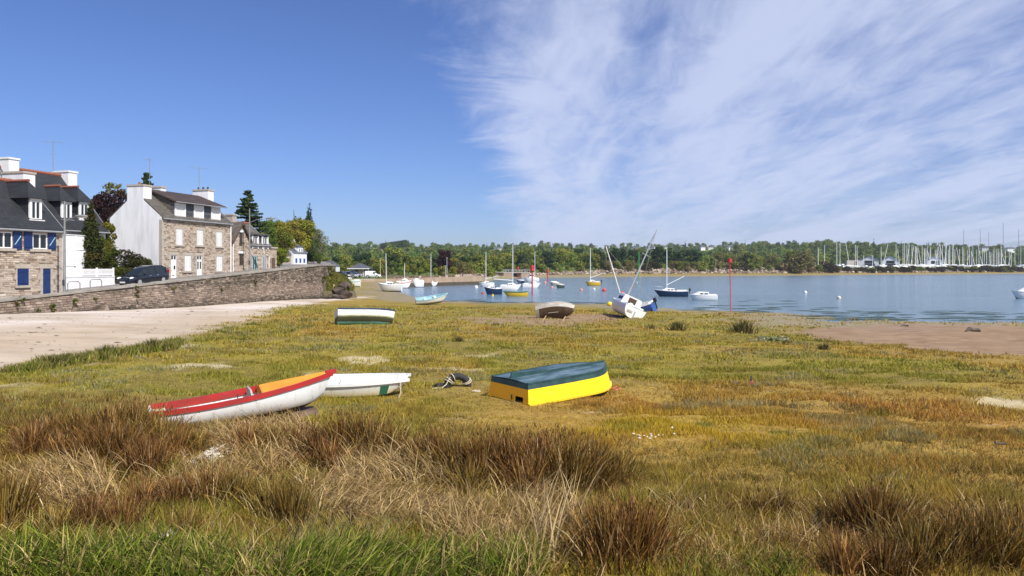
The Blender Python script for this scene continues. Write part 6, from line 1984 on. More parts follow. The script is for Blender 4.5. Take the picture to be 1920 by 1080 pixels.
buoy(905, 551, 'red_buoy', 0.20, 'dark red buoy at the bow of the dark blue fishing boat')
buoy(1510, 549.5, 'white_paint', 0.26, 'white buoy alone on open water, left of the other one')
buoy(1573, 560, 'shell', 0.26, 'cream buoy nearer the mud at the right')
def beacon(px, py_base, py_top, m, top, label, r_=0.11, th=0.7, water=True, lean=0):
    x, Y = W0(px, py_base)
    zt = EYE - (py_top - HZ) / F * Y
    o = empty('beacon_post', (x, Y, -0.5), 0, label, 'beacon', 'channel beacons')
    o.rotation_euler = (0, R(lean), 0)
    MB().tube([(0, 0, -0.6), (0, 0, zt + 0.5)], r_, 10).build('pole', M[m], o, smooth=True)
    if top:
        w = top
        t = MB().tube([(0, 0, zt + 0.5 - th), (0, 0, zt + 0.5)], w / 2, 14).build('topmark', M[m], o, smooth=True)
        MB().tube([(0, 0, zt + 0.42 - th), (0, 0, zt + 0.5 - th - 0.002)], w * 0.3, 10).build('collar', M[m], o)
beacon(1370, 583, 485, 'red_post', 0.36, 'tall red beacon post with a can topmark, standing alone near the shore', 0.042, 0.34, lean=-0.8)
beacon(998, 553, 497, 'red_post', 0.52, 'tall red beacon post in front of the moored boats', 0.10, 0.85)
beacon(971, 524, 500, 'red_post', 0.62, 'dark red beacon with slim pole left of the tallest one', 0.07, 1.0)
beacon(1027, 528, 505, 'red_post', 0.55, 'short red beacon right of the moored group', 0.14, 0.8)
beacon(1198, 526, 473, 'green_post', 0.30, 'slim green beacon post behind the leaning masts', 0.10, 0.3)
# ------------------------------------------------------------------ rocks
def rock_mesh(seed, flat=0.7):
    import bmesh
    bm = bmesh.new()
    bmesh.ops.create_icosphere(bm, subdivisions=3, radius=1.0)
    r = np.random.default_rng(seed)
    planes = r.normal(size=(9, 3)); planes /= np.linalg.norm(planes, axis=1, keepdims=True)
    ds = 0.48 + 0.25 * r.random(9)
    for v in bm.verts:
        c = np.array(v.co)
        for n_, d_ in zip(planes, ds):
            k = c @ n_
            if k > d_: c = c - n_ * (k - d_) * 0.9
        c *= 1 + 0.06 * (fbm(c[0] * 2 + 5, c[1] * 2 + c[2] * 1.7, seed, 3) - 0.5)
        v.co = (c[0], c[1], c[2] * flat)
    me = bpy.data.meshes.new('rock'); bm.to_mesh(me); bm.free()
    return me
ROCKS = [rock_mesh(s) for s in range(5)]
def rock(loc, size, k, m, label, rot=0.0, group='rocks at the foot of the sea wall end'):
    me = ROCKS[k].copy(); me.materials.clear(); me.materials.append(M[m])
    o = bpy.data.objects.new('rock', me); COL.objects.link(o)
    o.location = loc; o.scale = size; o.rotation_euler = (0.2 * math.sin(rot * 3), 0.2 * math.cos(rot * 2), rot)
    tag(o, label, 'rock', group)

def build_bank():
    # earth bank against the end of the wall
    cx, cy = -21.0, 86.5
    rows = []
    for i in range(15):
        q = i / 14.0
        ring = []
        for j in range(28):
            a = 2 * math.pi * j / 28
            rx, ry = 3.0 * q, 5.6 * q
            x, y = cx + rx * math.cos(a), cy + ry * math.sin(a)
            nz = float(fbm(np.array([x * 0.8]), np.array([y * 0.8]), 91)[0]) - 0.5
            z = 3.15 * (1 - q ** 2.4) + 0.5 * nz + gz(x, y) * q ** 2 - 0.3 * q ** 6
            ring.append((x, y, z))
        rows.append(ring)
    o = MB().grid(rows, close=True).build('bank', M['earth'], None, smooth=True)
    tag(o, kind='structure')
    n = 9000
    a = rng.random(n) * 6.283; q = 0.85 * np.sqrt(rng.random(n))
    x = cx + 3.0 * q * np.cos(a); y = cy + 5.6 * q * np.sin(a)
    z = 3.15 * (1 - q ** 2.4) + 0.5 * (fbm(x * 0.8, y * 0.8, 91) - 0.5) + ground(x, y) * q ** 2 - 0.05
    v, f, c = blades(np.column_stack([x, y, z]), 0.35 * (0.5 + rng.random(n)), 0.07, rng.random(n) * 6.28, 0.3 + 0.5 * rng.random(n), pal_cols([(0.13, 0.19, 0.02), (0.20, 0.24, 0.03), (0.22, 0.17, 0.05), (0.15, 0.10, 0.05)], n), seg=2)
    tag(np_mesh('bank_grass', v, f, M['grass'], c), 'rough green grass on the earth bank at the end of the sea wall', 'grass', kind='stuff')
    R_ = [((604, 556, 82), (1.0, 0.9, 0.45), 0, 'rock_dark', 'dark flat slab of rock nearest the wall end'), ((615, 548, 83), (1.3, 0.9, 0.75), 1, 'rock_dark', 'dark wedge-shaped rock under the grassy bank'),
          ((628, 556, 81.5), (0.75, 0.7, 0.5), 2, 'rock_dark', 'rounded dark rock in the middle of the pile'), ((633, 546, 82.5), (0.8, 0.7, 0.7), 3, 'rock_dark', 'brown rock on top of the rounded one'),
          ((640, 540, 84), (1.0, 0.8, 1.1), 4, 'rock_dark', 'tall dark rock at the back of the pile'), ((649, 552, 83), (0.9, 0.8, 0.75), 0, 'rock_dark', 'dark rock at the right end of the pile'),
          ((624, 541, 83), (0.55, 0.5, 0.7), 1, 'rock_tan', 'pale pinkish rock among the dark ones'), ((622, 534, 84), (0.5, 0.5, 0.45), 2, 'rock_tan', 'small pale rock topmost of the pile'),
          ((612, 558, 80.5), (1.1, 0.6, 0.3), 3, 'rock_dark', 'low dark slab at the foot of the pile'), ((641, 557, 81.5), (0.6, 0.6, 0.4), 4, 'rock_dark', 'small dark rock at the lower right of the pile'),
          ((646, 535, 85), (0.8, 0.7, 0.9), 2, 'rock_dark', 'dark rock under the edge of the grass at the right')]
    for (px, py, Y), s, k, m, l in R_:
        rock(at(px, py, Y), s, k, m, l, px * 0.7)
build_bank()

# ------------------------------------------------------------------ quay
def build_quay():
    A, B = Vector((-33.5, 131.6)), Vector((-7.0, 172.2))
    d = (B - A).normalized(); nrm = Vector((-d.y, d.x))
    root = empty('quay_wall', (A.x, A.y, 0), math.atan2(d.y, d.x), 'long stone quay wall with weed-dark foot across the inlet', 'quay')
    Lq = (B - A).length
    n = 16
    up, lo = [], []
    for i in range(n + 1):
        s = Lq * i / n
        top = 1.55 + 0.42 * i / n
        up.append([(s, 0, 0.75), (s, 0.05, top), (s, 1.1, top), (s, 1.1, 0.75)])
        lo.append([(s, -0.25, -0.8), (s, -0.05, 0.748), (s, 1.2, 0.748), (s, 1.2, -0.8)])
    for nm, rr, m in (('upper_wall', up, 'quay_stone'), ('weedy_foot', lo, 'weed_stone')):
        mb = MB(); mb.grid(rr, close=True); mb.add(rr[0], [(0, 1, 2, 3)]); mb.add(rr[-1], [(3, 2, 1, 0)])
        mb.build(nm, M[m], root)
    # return of the quay at its head
    MB().span((Lq - 1.0, 1.11, -0.8), (Lq - 0.02, 30, 0.749)).build('weedy_foot', M['weed_stone'], root)
    MB().span((Lq - 1.0, 1.11, 0.752), (Lq - 0.1, 30, 1.955)).build('upper_wall', M['quay_stone'], root)
    mb = MB()
    for k in range(46):
        s = Lq * (0.42 + 0.57 * random.random()); sz = random.uniform(0.25, 0.6)
        mb.box((s, random.uniform(0.8, 2.2), 1.55 + 0.42 * s / Lq + sz * 0.3), (sz * 1.3, sz, sz * 0.8), Matrix.Rotation(random.random() * 3, 3, 'Z') @ Matrix.Rotation(random.gauss(0, .3), 3, 'X'), taper=(0.7, 0.7))
    mb.build('loose_stones', M['riprap'], root, kind='stuff')
build_quay()

# ------------------------------------------------------------------ rock armour along the far shore
def build_riprap():
    import bmesh
    bm = bmesh.new(); bmesh.ops.create_icosphere(bm, subdivisions=1, radius=1.0)
    V0 = np.array([v.co[:] for v in bm.verts]); F0 = np.array([[v.index for v in f.verts] for f in bm.faces]); bm.free()
    line = [(-6.5, 205)] + [W0(935, 523), W0(985, 521), W0(1050, 520.3), W0(1170, 519.3), W0(1400, 517.6), W0(1650, 515.6), W0(1920, 513.6), (420, 497)]
    line = np.array(line)
    seg = np.linalg.norm(np.diff(line, axis=0), axis=1); cum = np.concatenate([[0], np.cumsum(seg)])
    n = 6500
    s = rng.random(n) * cum[-1]
    i = np.clip(np.searchsorted(cum, s) - 1, 0, len(seg) - 1)
    t = (s - cum[i]) / seg[i]
    P = line[i] + (line[i + 1] - line[i]) * t[:, None]
    dv = (line[i + 1] - line[i]) / seg[i][:, None]
    nr = np.column_stack([-dv[:, 1], dv[:, 0]])
    right = sstep(-30, 60, P[:, 0])
    off = (0.5 + 6 * rng.random(n)) * (1 - right) + (12.5 + 7 * rng.random(n)) * right
    P = P + nr * off[:, None]
    z = ground(P[:, 0], P[:, 1])
    size = 0.35 + 0.6 * rng.random(n) ** 1.5
    VV, FF = [], []
    for k in range(n):
        v = V0 * (1 + 0.28 * rng.normal(size=(len(V0), 1)))
        v = v * size[k] * np.array([1.2, 0.9, 0.7])
        a = rng.random() * 6.28
        v = np.column_stack([v[:, 0] * math.cos(a) - v[:, 1] * math.sin(a), v[:, 0] * math.sin(a) + v[:, 1] * math.cos(a), v[:, 2] + v[:, 0] * rng.normal(0, 0.25)])
        VV.append(v + np.array([P[k, 0], P[k, 1], z[k] + size[k] * 0.2])); FF.append(F0 + k * len(V0))
    o = np_mesh('rock_armour', np.concatenate(VV), np.concatenate(FF), M['riprap'])
    tag(o, 'bank of piled boulders along the far shore', 'boulders', kind='stuff')
build_riprap()

def build_sluice():
    a = Vector(W0(938, 522.2)); b = Vector(W0(986, 521)); d = (b - a); L = d.length
    root = empty('sluice_bridge', (a.x, a.y, 0), math.atan2(d.y, d.x), 'small stone sluice bridge with grey railing at the head of the inlet', 'bridge')
    for (x0, x1) in ((0, L * 0.32), (L * 0.68, L)):
        MB().span((x0, -1.5, -0.8), (x1, 6, 1.9)).build('abutment', M['quay_stone'], root)
    MB().span((-0.5, -1.6, 1.903), (L + 0.5, 5.8, 2.2)).build('deck', M['concrete'], root)
    MB().span((L * 0.36, 1.0, -0.6), (L * 0.64, 1.3, 1.5)).build('gate', M['car_blue'], root)
    rl = MB()
    for z in (2.75, 3.2): rl.tube([(-0.5, -1.4, z), (L + 0.5, -1.4, z)], 0.05, 5)
    rl.build('railing', M['alu'], root)
    for k in range(11):
        x = -0.5 + (L + 1.0) * k / 10
        MB().tube([(x, -1.4, 2.2), (x, -1.4, 3.2)], 0.05, 5).build('railing_post', M['alu'], root)
build_sluice()

# ------------------------------------------------------------------ tree kinds
OL = [(0.16, 0.205, 0.035), (0.205, 0.24, 0.046), (0.12, 0.17, 0.033), (0.235, 0.24, 0.05)]
YG = [(0.25, 0.275, 0.03), (0.30, 0.295, 0.035), (0.21, 0.24, 0.03), (0.25, 0.24, 0.035)]
DK = [(0.048, 0.078, 0.028), (0.066, 0.10, 0.034), (0.038, 0.064, 0.026)]
BR = [(0.24, 0.185, 0.08), (0.19, 0.165, 0.06), (0.28, 0.22, 0.105)]
CP = [(0.055, 0.022, 0.025), (0.075, 0.03, 0.03), (0.045, 0.02, 0.022)]
tree_proto('oak', 10, 10, OL, 2600, 0.62, 1, base=0.18, lobes_n=20)
tree_proto('oak2', 10, 8.5, OL + YG[:1], 2400, 0.60, 2, base=0.15, lobes_n=18)
tree_proto('ash', 10, 8, YG, 2200, 0.58, 3, base=0.2, lobes_n=16)
tree_proto('darkoak', 10, 9, DK + OL[2:3], 2500, 0.6, 4, base=0.12, lobes_n=18)
tree_proto('pine', 11, 8, DK, 2000, 0.6, 5, form='pine', base=0.35, lobes_n=26)
tree_proto('fir', 12, 5, DK, 1900, 0.5, 6, form='cone', base=0.08)
tree_proto('poplar', 12, 4.0, OL + DK[:1], 1600, 0.5, 7, form='column')
tree_proto('copper', 10, 8, CP, 2300, 0.58, 8, base=0.2)
tree_proto('willow', 7, 10, BR + OL[:1], 2600, 0.5, 9, base=0.05, lobes_n=18)
tree_proto('bush', 3.2, 4.6, OL + BR[1:2], 900, 0.40, 10, base=0.02, lobes_n=9)
tree_proto('scrub', 3.2, 5.2, [(0.075, 0.06, 0.025), (0.055, 0.06, 0.022), (0.10, 0.07, 0.03)], 800, 0.40, 11, base=0.02, lobes_n=9)
# finer kinds for the near left
tree_proto('n_oak', 9, 7, YG + OL[:2], 15000, 0.24, 21, base=0.14, lobes_n=22)
tree_proto('n_oak2', 9, 7, YG + [(0.21, 0.20, 0.03)], 15000, 0.24, 22, base=0.12, lobes_n=20)
tree_proto('n_dark', 9, 6.5, OL[2:3] + DK[1:2] + OL[:1], 11000, 0.25, 23, base=0.08, lobes_n=18)
tree_proto('n_pale', 9, 5.5, [(0.20, 0.22, 0.10), (0.16, 0.19, 0.07), (0.23, 0.24, 0.12)], 4200, 0.20, 24, base=0.15, lobes_n=26, gaps=0.40)
tree_proto('n_spire', 10, 6, DK, 9000, 0.24, 25, form='spires')
tree_proto('n_cypress', 6.5, 1.4, [(0.06, 0.066, 0.018), (0.10, 0.08, 0.025), (0.075, 0.085, 0.024)], 9000, 0.14, 26, form='column')
tree_proto('n_copper', 9, 6, CP, 8000, 0.25, 27, base=0.25, lobes_n=18, gaps=0.3)
tree_proto('n_gold', 5, 2.2, [(0.24, 0.22, 0.03), (0.18, 0.19, 0.025), (0.13, 0.15, 0.02)], 4500, 0.14, 28, base=0.03, lobes_n=14)
tree_proto('n_ball', 2.6, 2.5, [(0.055, 0.045, 0.02), (0.075, 0.055, 0.022), (0.06, 0.06, 0.02)], 6000, 0.10, 29, base=0.02, lobes_n=16)
tree_proto('n_shrub', 2.5, 2.2, [(0.12, 0.14, 0.02), (0.17, 0.17, 0.025), (0.08, 0.105, 0.02)], 4000, 0.11, 30, base=0.02, lobes_n=12)

def cedar_proto():
    """layered conifer: whorls of level boughs with needles, gaps between"""
    h = 11.0; V_, F_, C_ = [], [], []; off = 0
    lb = []
    r = np.random.default_rng(3)
    for i in range(17):
        q = i / 16.0
        z0_ = h * (0.14 + 0.83 * q); rad = 3.6 * (1.0 - q) ** 0.8 + 0.15
        for k in range(9 if q < 0.8 else 5):
            a = r.random() * 6.28; z = z0_ + r.normal(0, 0.30)
            ln = rad * (0.55 + 0.5 * r.random())
            for s in np.linspace(0.2, 1, 6):
                lb.append((math.cos(a) * ln * s, math.sin(a) * ln * s, z - 0.25 * s + 0.22 * s * s + 0.05 * r.random(), 0.26 + 0.12 * (1 - s), 0.26 + 0.12 * (1 - s), 0.09))
    v, f, c = leaf_cloud(lb, 15000, 0.20, DK + [(0.05, 0.075, 0.03)], aspect=1.6, flat=0.5)
    crown = np_mesh('crown', v, f, M['leaf'], c)
    tr = MB().tube([(0, 0, -0.5), (0, 0, h * 0.5), (0, 0, h)], [0.28, 0.16, 0.03], 8).build('trunk', M['bark'])
    TREES['cedar'] = (crown.data, tr.data, h, None)
    bpy.data.objects.remove(crown); bpy.data.objects.remove(tr)
cedar_proto()

def near_tree(kind, px, py_top, Y, label, wide=1.0, base=None, name='tree', cat='tree', group=None):
    X = (px - 960) / F * Y
    z0 = terrace_z(X, Y) if base is None else base
    zt = EYE - (py_top - HZ) / F * Y
    return plant_tree(kind, (X, Y, z0), zt - z0, label, group, wide, name, cat)
near_tree('n_cypress', 170, 388, 60, 'dark columnar cypress in front of the slate-roofed house', 1.3, name='cypress_tree')
near_tree('n_gold', 201, 418, 63.5, 'golden-green shrub squeezed between the cypress and the white gable', 0.8, name='shrub', cat='shrub')
near_tree('n_shrub', 190, 448, 62.5, 'mixed green shrub above the white garden wall', 0.9, base=3.2, name='shrub', cat='shrub')
near_tree('n_shrub', 205, 470, 63, 'yellow-green shrub on the hedge, left of the round bush', 0.9, base=3.2, name='shrub', cat='shrub')
near_tree('n_ball', 243, 472, 64, 'round dark brown bush in front of the white gable', 1.5, base=2.9, name='bush', cat='bush')
near_tree('n_shrub', 282, 489, 64.5, 'small light green shrub at the corner of the white gable', 0.6, base=2.9, name='shrub', cat='shrub')
near_tree('n_copper', 198, 356, 84, 'copper-leaved purple tree rising behind the slate-roofed house', 0.85)
near_tree('cedar', 275, 324, 96, 'dark conifer top behind the chimney of the white gable', 0.85, name='conifer_tree')
near_tree('cedar', 465, 357, 98, 'dark layered conifer rising behind the stone row', 1.15, name='conifer_tree')
near_tree('n_oak', 528, 418, 112, 'olive broadleaf tree next to the stone row, front left of the grove', 0.9)
near_tree('n_oak2', 562, 413, 158, 'yellow-green rounded tree at the centre of the grove', 1.05)
near_tree('n_dark', 505, 415, 104, 'dark green tree touching the end of the stone row', 0.7)
near_tree('n_dark', 588, 430, 160, 'dark green tree at the right of the grove, under the pale one', 0.9)
near_tree('n_spire', 548, 382, 172, 'dark spiky cypress group behind the grove', 1.25, name='conifer_tree')
near_tree('n_pale', 600, 430, 152, 'pale thin-leaved tree at the right edge of the grove', 0.9)
near_tree('n_oak2', 524, 466, 96, 'low round yellow-green tree beside the end of the stone row', 1.2)
near_tree('n_dark', 596, 474, 148, 'low dark tree right of the far white house', 1.1)
near_tree('n_dark', 490, 438, 96, 'dark green tree behind the two wall dormers', 0.9)

def palm():
    Y = 90; X = (216 - 960) / F * Y; z0 = terrace_z(X, Y); zt = EYE - (362 - HZ) / F * Y
    o = empty('palm_tree', (X, Y, z0), 0, 'palm crown showing above the copper-leaved tree', 'tree')
    H = zt - z0
    MB().tube([(0, 0, -0.3), (0, 0, H * 0.5), (0, 0, H)], [0.25, 0.2, 0.2], 8).build('trunk', M['bark'], o)
    V_, F_, C_ = [], [], []; off = 0
    for k in range(34):
        a = rng.random() * 6.28; el = rng.uniform(-0.5, 1.2); ln = rng.uniform(1.2, 1.7)
        n = 12
        t = np.linspace(0.45, 1, n)
        d = np.array([math.cos(a) * math.cos(el), math.sin(a) * math.cos(el), math.sin(el)])
        P = d * (t * ln)[:, None] + np.array([0, 0, H]) - np.array([0, 0, 1]) * (0.35 * t ** 3)[:, None]
        v, f, c = blades(P, 0.55, 0.11, rng.random(n) * 6.28, 0.9, pal_cols([(0.24, 0.25, 0.07), (0.32, 0.30, 0.10), (0.14, 0.16, 0.04)], n), seg=2)
        V_.append(v); F_.append(f + off); C_.append(c); off += len(v)
    np_mesh('fronds', np.concatenate(V_), np.concatenate(F_), M['grass'], np.concatenate(C_), parent=o)
palm()

def hedge():
    a, b = Vector((-35.2, 61.6)), Vector((-30.9, 63.9))
    lb = []
    for k in range(26):
        q = a.lerp(b, k / 25)
        for h in (0.5, 1.1):
            lb.append((q.x - a.x + random.gauss(0, .05), q.y - a.y + random.gauss(0, .1), h + random.gauss(0, 0.04), 0.36, 0.5, 0.36))
    v, f, c = leaf_cloud(lb, 16000, 0.085, [(0.05, 0.075, 0.016), (0.07, 0.095, 0.02), (0.11, 0.115, 0.02)])
    o = empty('hedge', (a.x, a.y, 2.55), 0, 'clipped green hedge behind the parked dark minivan', 'hedge')
    np_mesh('foliage', v, f, M['leaf'], c, parent=o)
    MB().span((0.2, 0.1, -0.3), (4.1, 2.1, -0.25)).build('root_bed', M['earth'], o)
hedge()

# little plants growing out of the sea wall
for i, (px, py, s) in enumerate(((92, 575, .35), (27, 570, .3), (136, 562, .3), (38, 562, .26), (176, 560, .28), (253, 552, .34), (321, 541, .3), (412, 545, .3), (476, 527, .25), (69, 583, .22), (252, 540, .25), (601, 520, .6), (608, 508, .7), (612, 530, .6))):
    a = (px - 960) / F
    t = (a * T0.y - T0.x) / (U.x - a * U.y)
    if px > 598: t = 37.5 + (px - 600) * 0.5
    w = tw(t, -0.12 if t < 36.6 else (t - 36.6) * 0.35 - 0.2, 0)
    z = EYE - (py - HZ) / F * w.y
    lb = [(random.gauss(0, .5), random.gauss(0, .15), random.gauss(0, .4), .4, .3, .4) for _ in range(5)]
    v, f, c = leaf_cloud(lb, 420, 0.22, [(0.12, 0.13, 0.025), (0.17, 0.15, 0.04), (0.08, 0.10, 0.02)])
    o = np_mesh('wall_plant', v * s * 0.75, f, M['leaf'], c)
    o.location = (w.x, w.y, z)
    tag(o, 'small green plant growing out of the face of the stone sea wall' if px < 600 else 'bushy plant hanging over the end of the sea wall', 'wall plant', 'plants growing from the sea wall')
lb = [(random.uniform(-.4, .4), random.gauss(0, .08), 0.45 + random.random() * .15, .16, .14, .14) for _ in range(8)]
v, f, c = leaf_cloud(lb, 900, 0.07, [(0.10, 0.13, 0.03), (0.16, 0.16, 0.05), (0.25, 0.12, 0.08)])
np_mesh('flowers', v, f, M['leaf'], c, parent=tub)

# ------------------------------------------------------------------ trees along the far shore
def shore_y(px):
    """where the view ray at px meets the far shore"""
    pts = [(905, 200), (935, 255), (985, 280), (1050, 290), (1170, 306), (1400, 337), (1650, 383), (1920, 445), (2200, 520)]
    return float(np.interp(px, [p[0] for p in pts], [p[1] for p in pts]))
def far_tree(kind, px, Y, py_top, label, group, wide=1.0, name='tree', cat='tree'):
    X = (px - 960) / F * Y
    z0 = gz(X, Y); zt = EYE - (py_top - HZ) / F * Y
    return plant_tree(kind, (X, Y, z0 - 0.1), max(zt - z0, 1.5), label, group, wide, name, cat)
rr = random.Random(11)
LBL = {'oak': 'round olive-green tree', 'oak2': 'mid-green leafy tree', 'ash': 'yellow-green leafy tree', 'darkoak': 'dense dark green tree', 'pine': 'dark flat-layered pine', 'fir': 'dark pointed conifer', 'poplar': 'narrow upright tree', 'copper': 'copper-leaved tree', 'willow': 'broad brownish willow', 'bush': 'low green bush', 'scrub': 'low brown bush'}
def band(px0, px1, step, dy0, dy1, t0, t1, kinds, where, wide=1.0, base_y=None):
    px = px0; made = {}
    while px < px1:
        k = rr.choice(kinds)
        Y = (base_y if base_y else shore_y(px)) + rr.uniform(dy0, dy1)
        o = far_tree(k, px, Y, rr.uniform(t0, t1), LBL[k] + ' ' + where, 'trees ' + where, wide * rr.uniform(0.85, 1.15), 'bush' if k in ('bush', 'scrub') else 'tree', 'bush' if k in ('bush', 'scrub') else 'tree')
        made.setdefault(k, []).append(o)
        px += step * rr.uniform(0.7, 1.3)
    for k, os_ in made.items():
        if len(os_) > 1:
            for i, o in enumerate(os_): o['label'] = '%s %s from the left %s' % (ORD[i] if i < len(os_) - 1 else 'last', LBL[k], where)
band(612, 720, 18, 40, 80, 474, 484, ['oak', 'oak2', 'darkoak'], 'behind the parked cars', 0.9, 200)
band(716, 910, 17, 30, 60, 477, 486, ['oak', 'oak2', 'ash', 'darkoak', 'oak'], 'in the park behind the quay', 0.9, 205)
band(620, 900, 15, 0, 12, 494, 501, ['bush', 'oak2', 'ash', 'willow'], 'low along the quay road', 0.8, 212)
band(905, 1140, 17, 32, 60, 472, 482, ['oak', 'oak2', 'darkoak', 'poplar', 'oak'], 'behind the moored boats', 0.9)
band(985, 1150, 14, 60, 95, 460, 472, ['fir', 'poplar', 'darkoak', 'oak'], 'in the tall row above the moored boats', 0.85)
band(890, 1130, 26, 20, 26, 489, 497, ['bush', 'ash', 'bush'], 'at the edge of the far lawn', 0.9)
band(1125, 1310, 13, 34, 70, 461, 473, ['pine', 'pine', 'darkoak', 'fir'], 'in the dark stand opposite the leaning boats', 0.95)
band(1140, 1560, 16, 20, 27, 489, 497, ['bush', 'scrub', 'bush', 'willow'], 'along the rock-armoured shore', 0.95)
band(1290, 1420, 16, 32, 70, 475, 484, ['oak', 'darkoak', 'willow', 'oak2'], 'left of the boatyard', 0.95)
band(1400, 1540, 17, 32, 70, 477, 486, ['willow', 'oak', 'willow', 'ash'], 'beside the boatyard', 0.95)
far_tree('willow', 1490, 372, 474, 'large domed brownish willow nearest the boatyard', None, 1.15)
far_tree('copper', 832, 236, 468, 'copper-leaved tree standing out dark behind the quay', None, 0.9)
far_tree('oak', 740, 330, 463, 'tall tree under the dark hilltop trees', None, 1.0)

def build_scrub():
    V_, F_, C_ = [], [], []; off = 0
    v0, f0, c0 = TREES['scrub'][3]
    v1, f1, c1 = TREES['bush'][3]
    for k in range(150):
        px = rr.uniform(1525, 1990); Y = shore_y(px) + rr.uniform(19, 27)
        X = (px - 960) / F * Y; z = gz(X, Y)
        s = rr.uniform(0.65, 1.0) + 0.3 * float(sstep(1750, 1900, px)); a = rr.random() * 6.28
        v, f, c = (v0, f0, c0) if rr.random() < 0.8 else (v1, f1, c1)
        w = v[::1] * s
        w = np.column_stack([w[:, 0] * math.cos(a) - w[:, 1] * math.sin(a), w[:, 0] * math.sin(a) + w[:, 1] * math.cos(a), w[:, 2] * 0.8]) + np.array([X, Y, z])
        V_.append(w); F_.append(f + off); C_.append(c * rr.uniform(0.8, 1.25)); off += len(v)
    tag(np_mesh('shore_scrub', np.concatenate(V_), np.concatenate(F_), M['leaf'], np.concatenate(C_)), 'continuous dark brown scrub above the rock armour before the boatyard', 'scrub', kind='stuff')
build_scrub()

# white houses showing on the wooded hill
HH = []
def hill_house(px, py, label, w=8.0, m='white_wall'):
    Y = 620.0; X = (px - 960) / F * Y
    for Y in np.arange(380, 900, 6):
        X = (px - 960) / F * Y
        if gz(X, Y) >= EYE - (py + 3.5 - HZ) / F * Y: break
    z = gz(X, Y)
    zb = min(max(z, EYE - (py + 4 - HZ) / F * Y), z + 3)
    o = empty('hill_house', (X, Y, z), rr.uniform(-0.5, 0.5), label, 'house', 'white houses on the wooded hill')
    h = zb - z + 3.2
    gable_box = MB().prism([(-3, -1), (3, -1), (3, h), (0, h + 2.6), (-3, h)], -w / 2, w / 2, 0).build('wall', M[m], o)
    for s in (-1, 1):
        MB().prism([(s * 3.3, h - 0.25), (0, h + 2.62), (0, h + 2.9), (s * 3.3, h + 0.03)], -w / 2 - 0.2, w / 2 + 0.2, 0).build('roof', M['slate_mid'], o)
    for x in (-w * 0.3, 0, w * 0.3): window(o, x, h - 2.0, 1.0, 1.3, y=-3.0)
    o.scale = (0.7, 0.7, 0.7)
    HH.append((X, Y))
for (px, py, l) in ((672, 470, 'leftmost white house in the row on the far left hill'), (687, 470, 'second white house from the left on the far left hill'), (701, 469, 'brightest white house in the row on the far left hill'), (711, 471, 'rightmost white house in the row on the far left hill'), (762, 471, 'single white house right of the dark hilltop trees'), (935, 466, 'white roof among trees above the sailing boat group'), (1062, 467, 'small white house above the covered boats'), (1190, 464, 'white house left of the green beacon top'), (1223, 461, 'white house between the leaning mast and the navy boat mast'), (1246, 460, 'white house right behind the navy boat mast top'), (1301, 468, 'lowest small white house right of the navy boat mast'), (1317, 459, 'white house on the hill, left of a close pair'), (1333, 460, 'white house on the hill, right of a close pair'), (1368, 461, 'white house on the hill above the red beacon'), (1850, 457, 'long pale house on the hill behind the right-hand masts'), (1894, 459, 'brown-roofed house on the hill at the far right')):
    hill_house(px, py, l, 14.0 if px > 1800 else 8.0)

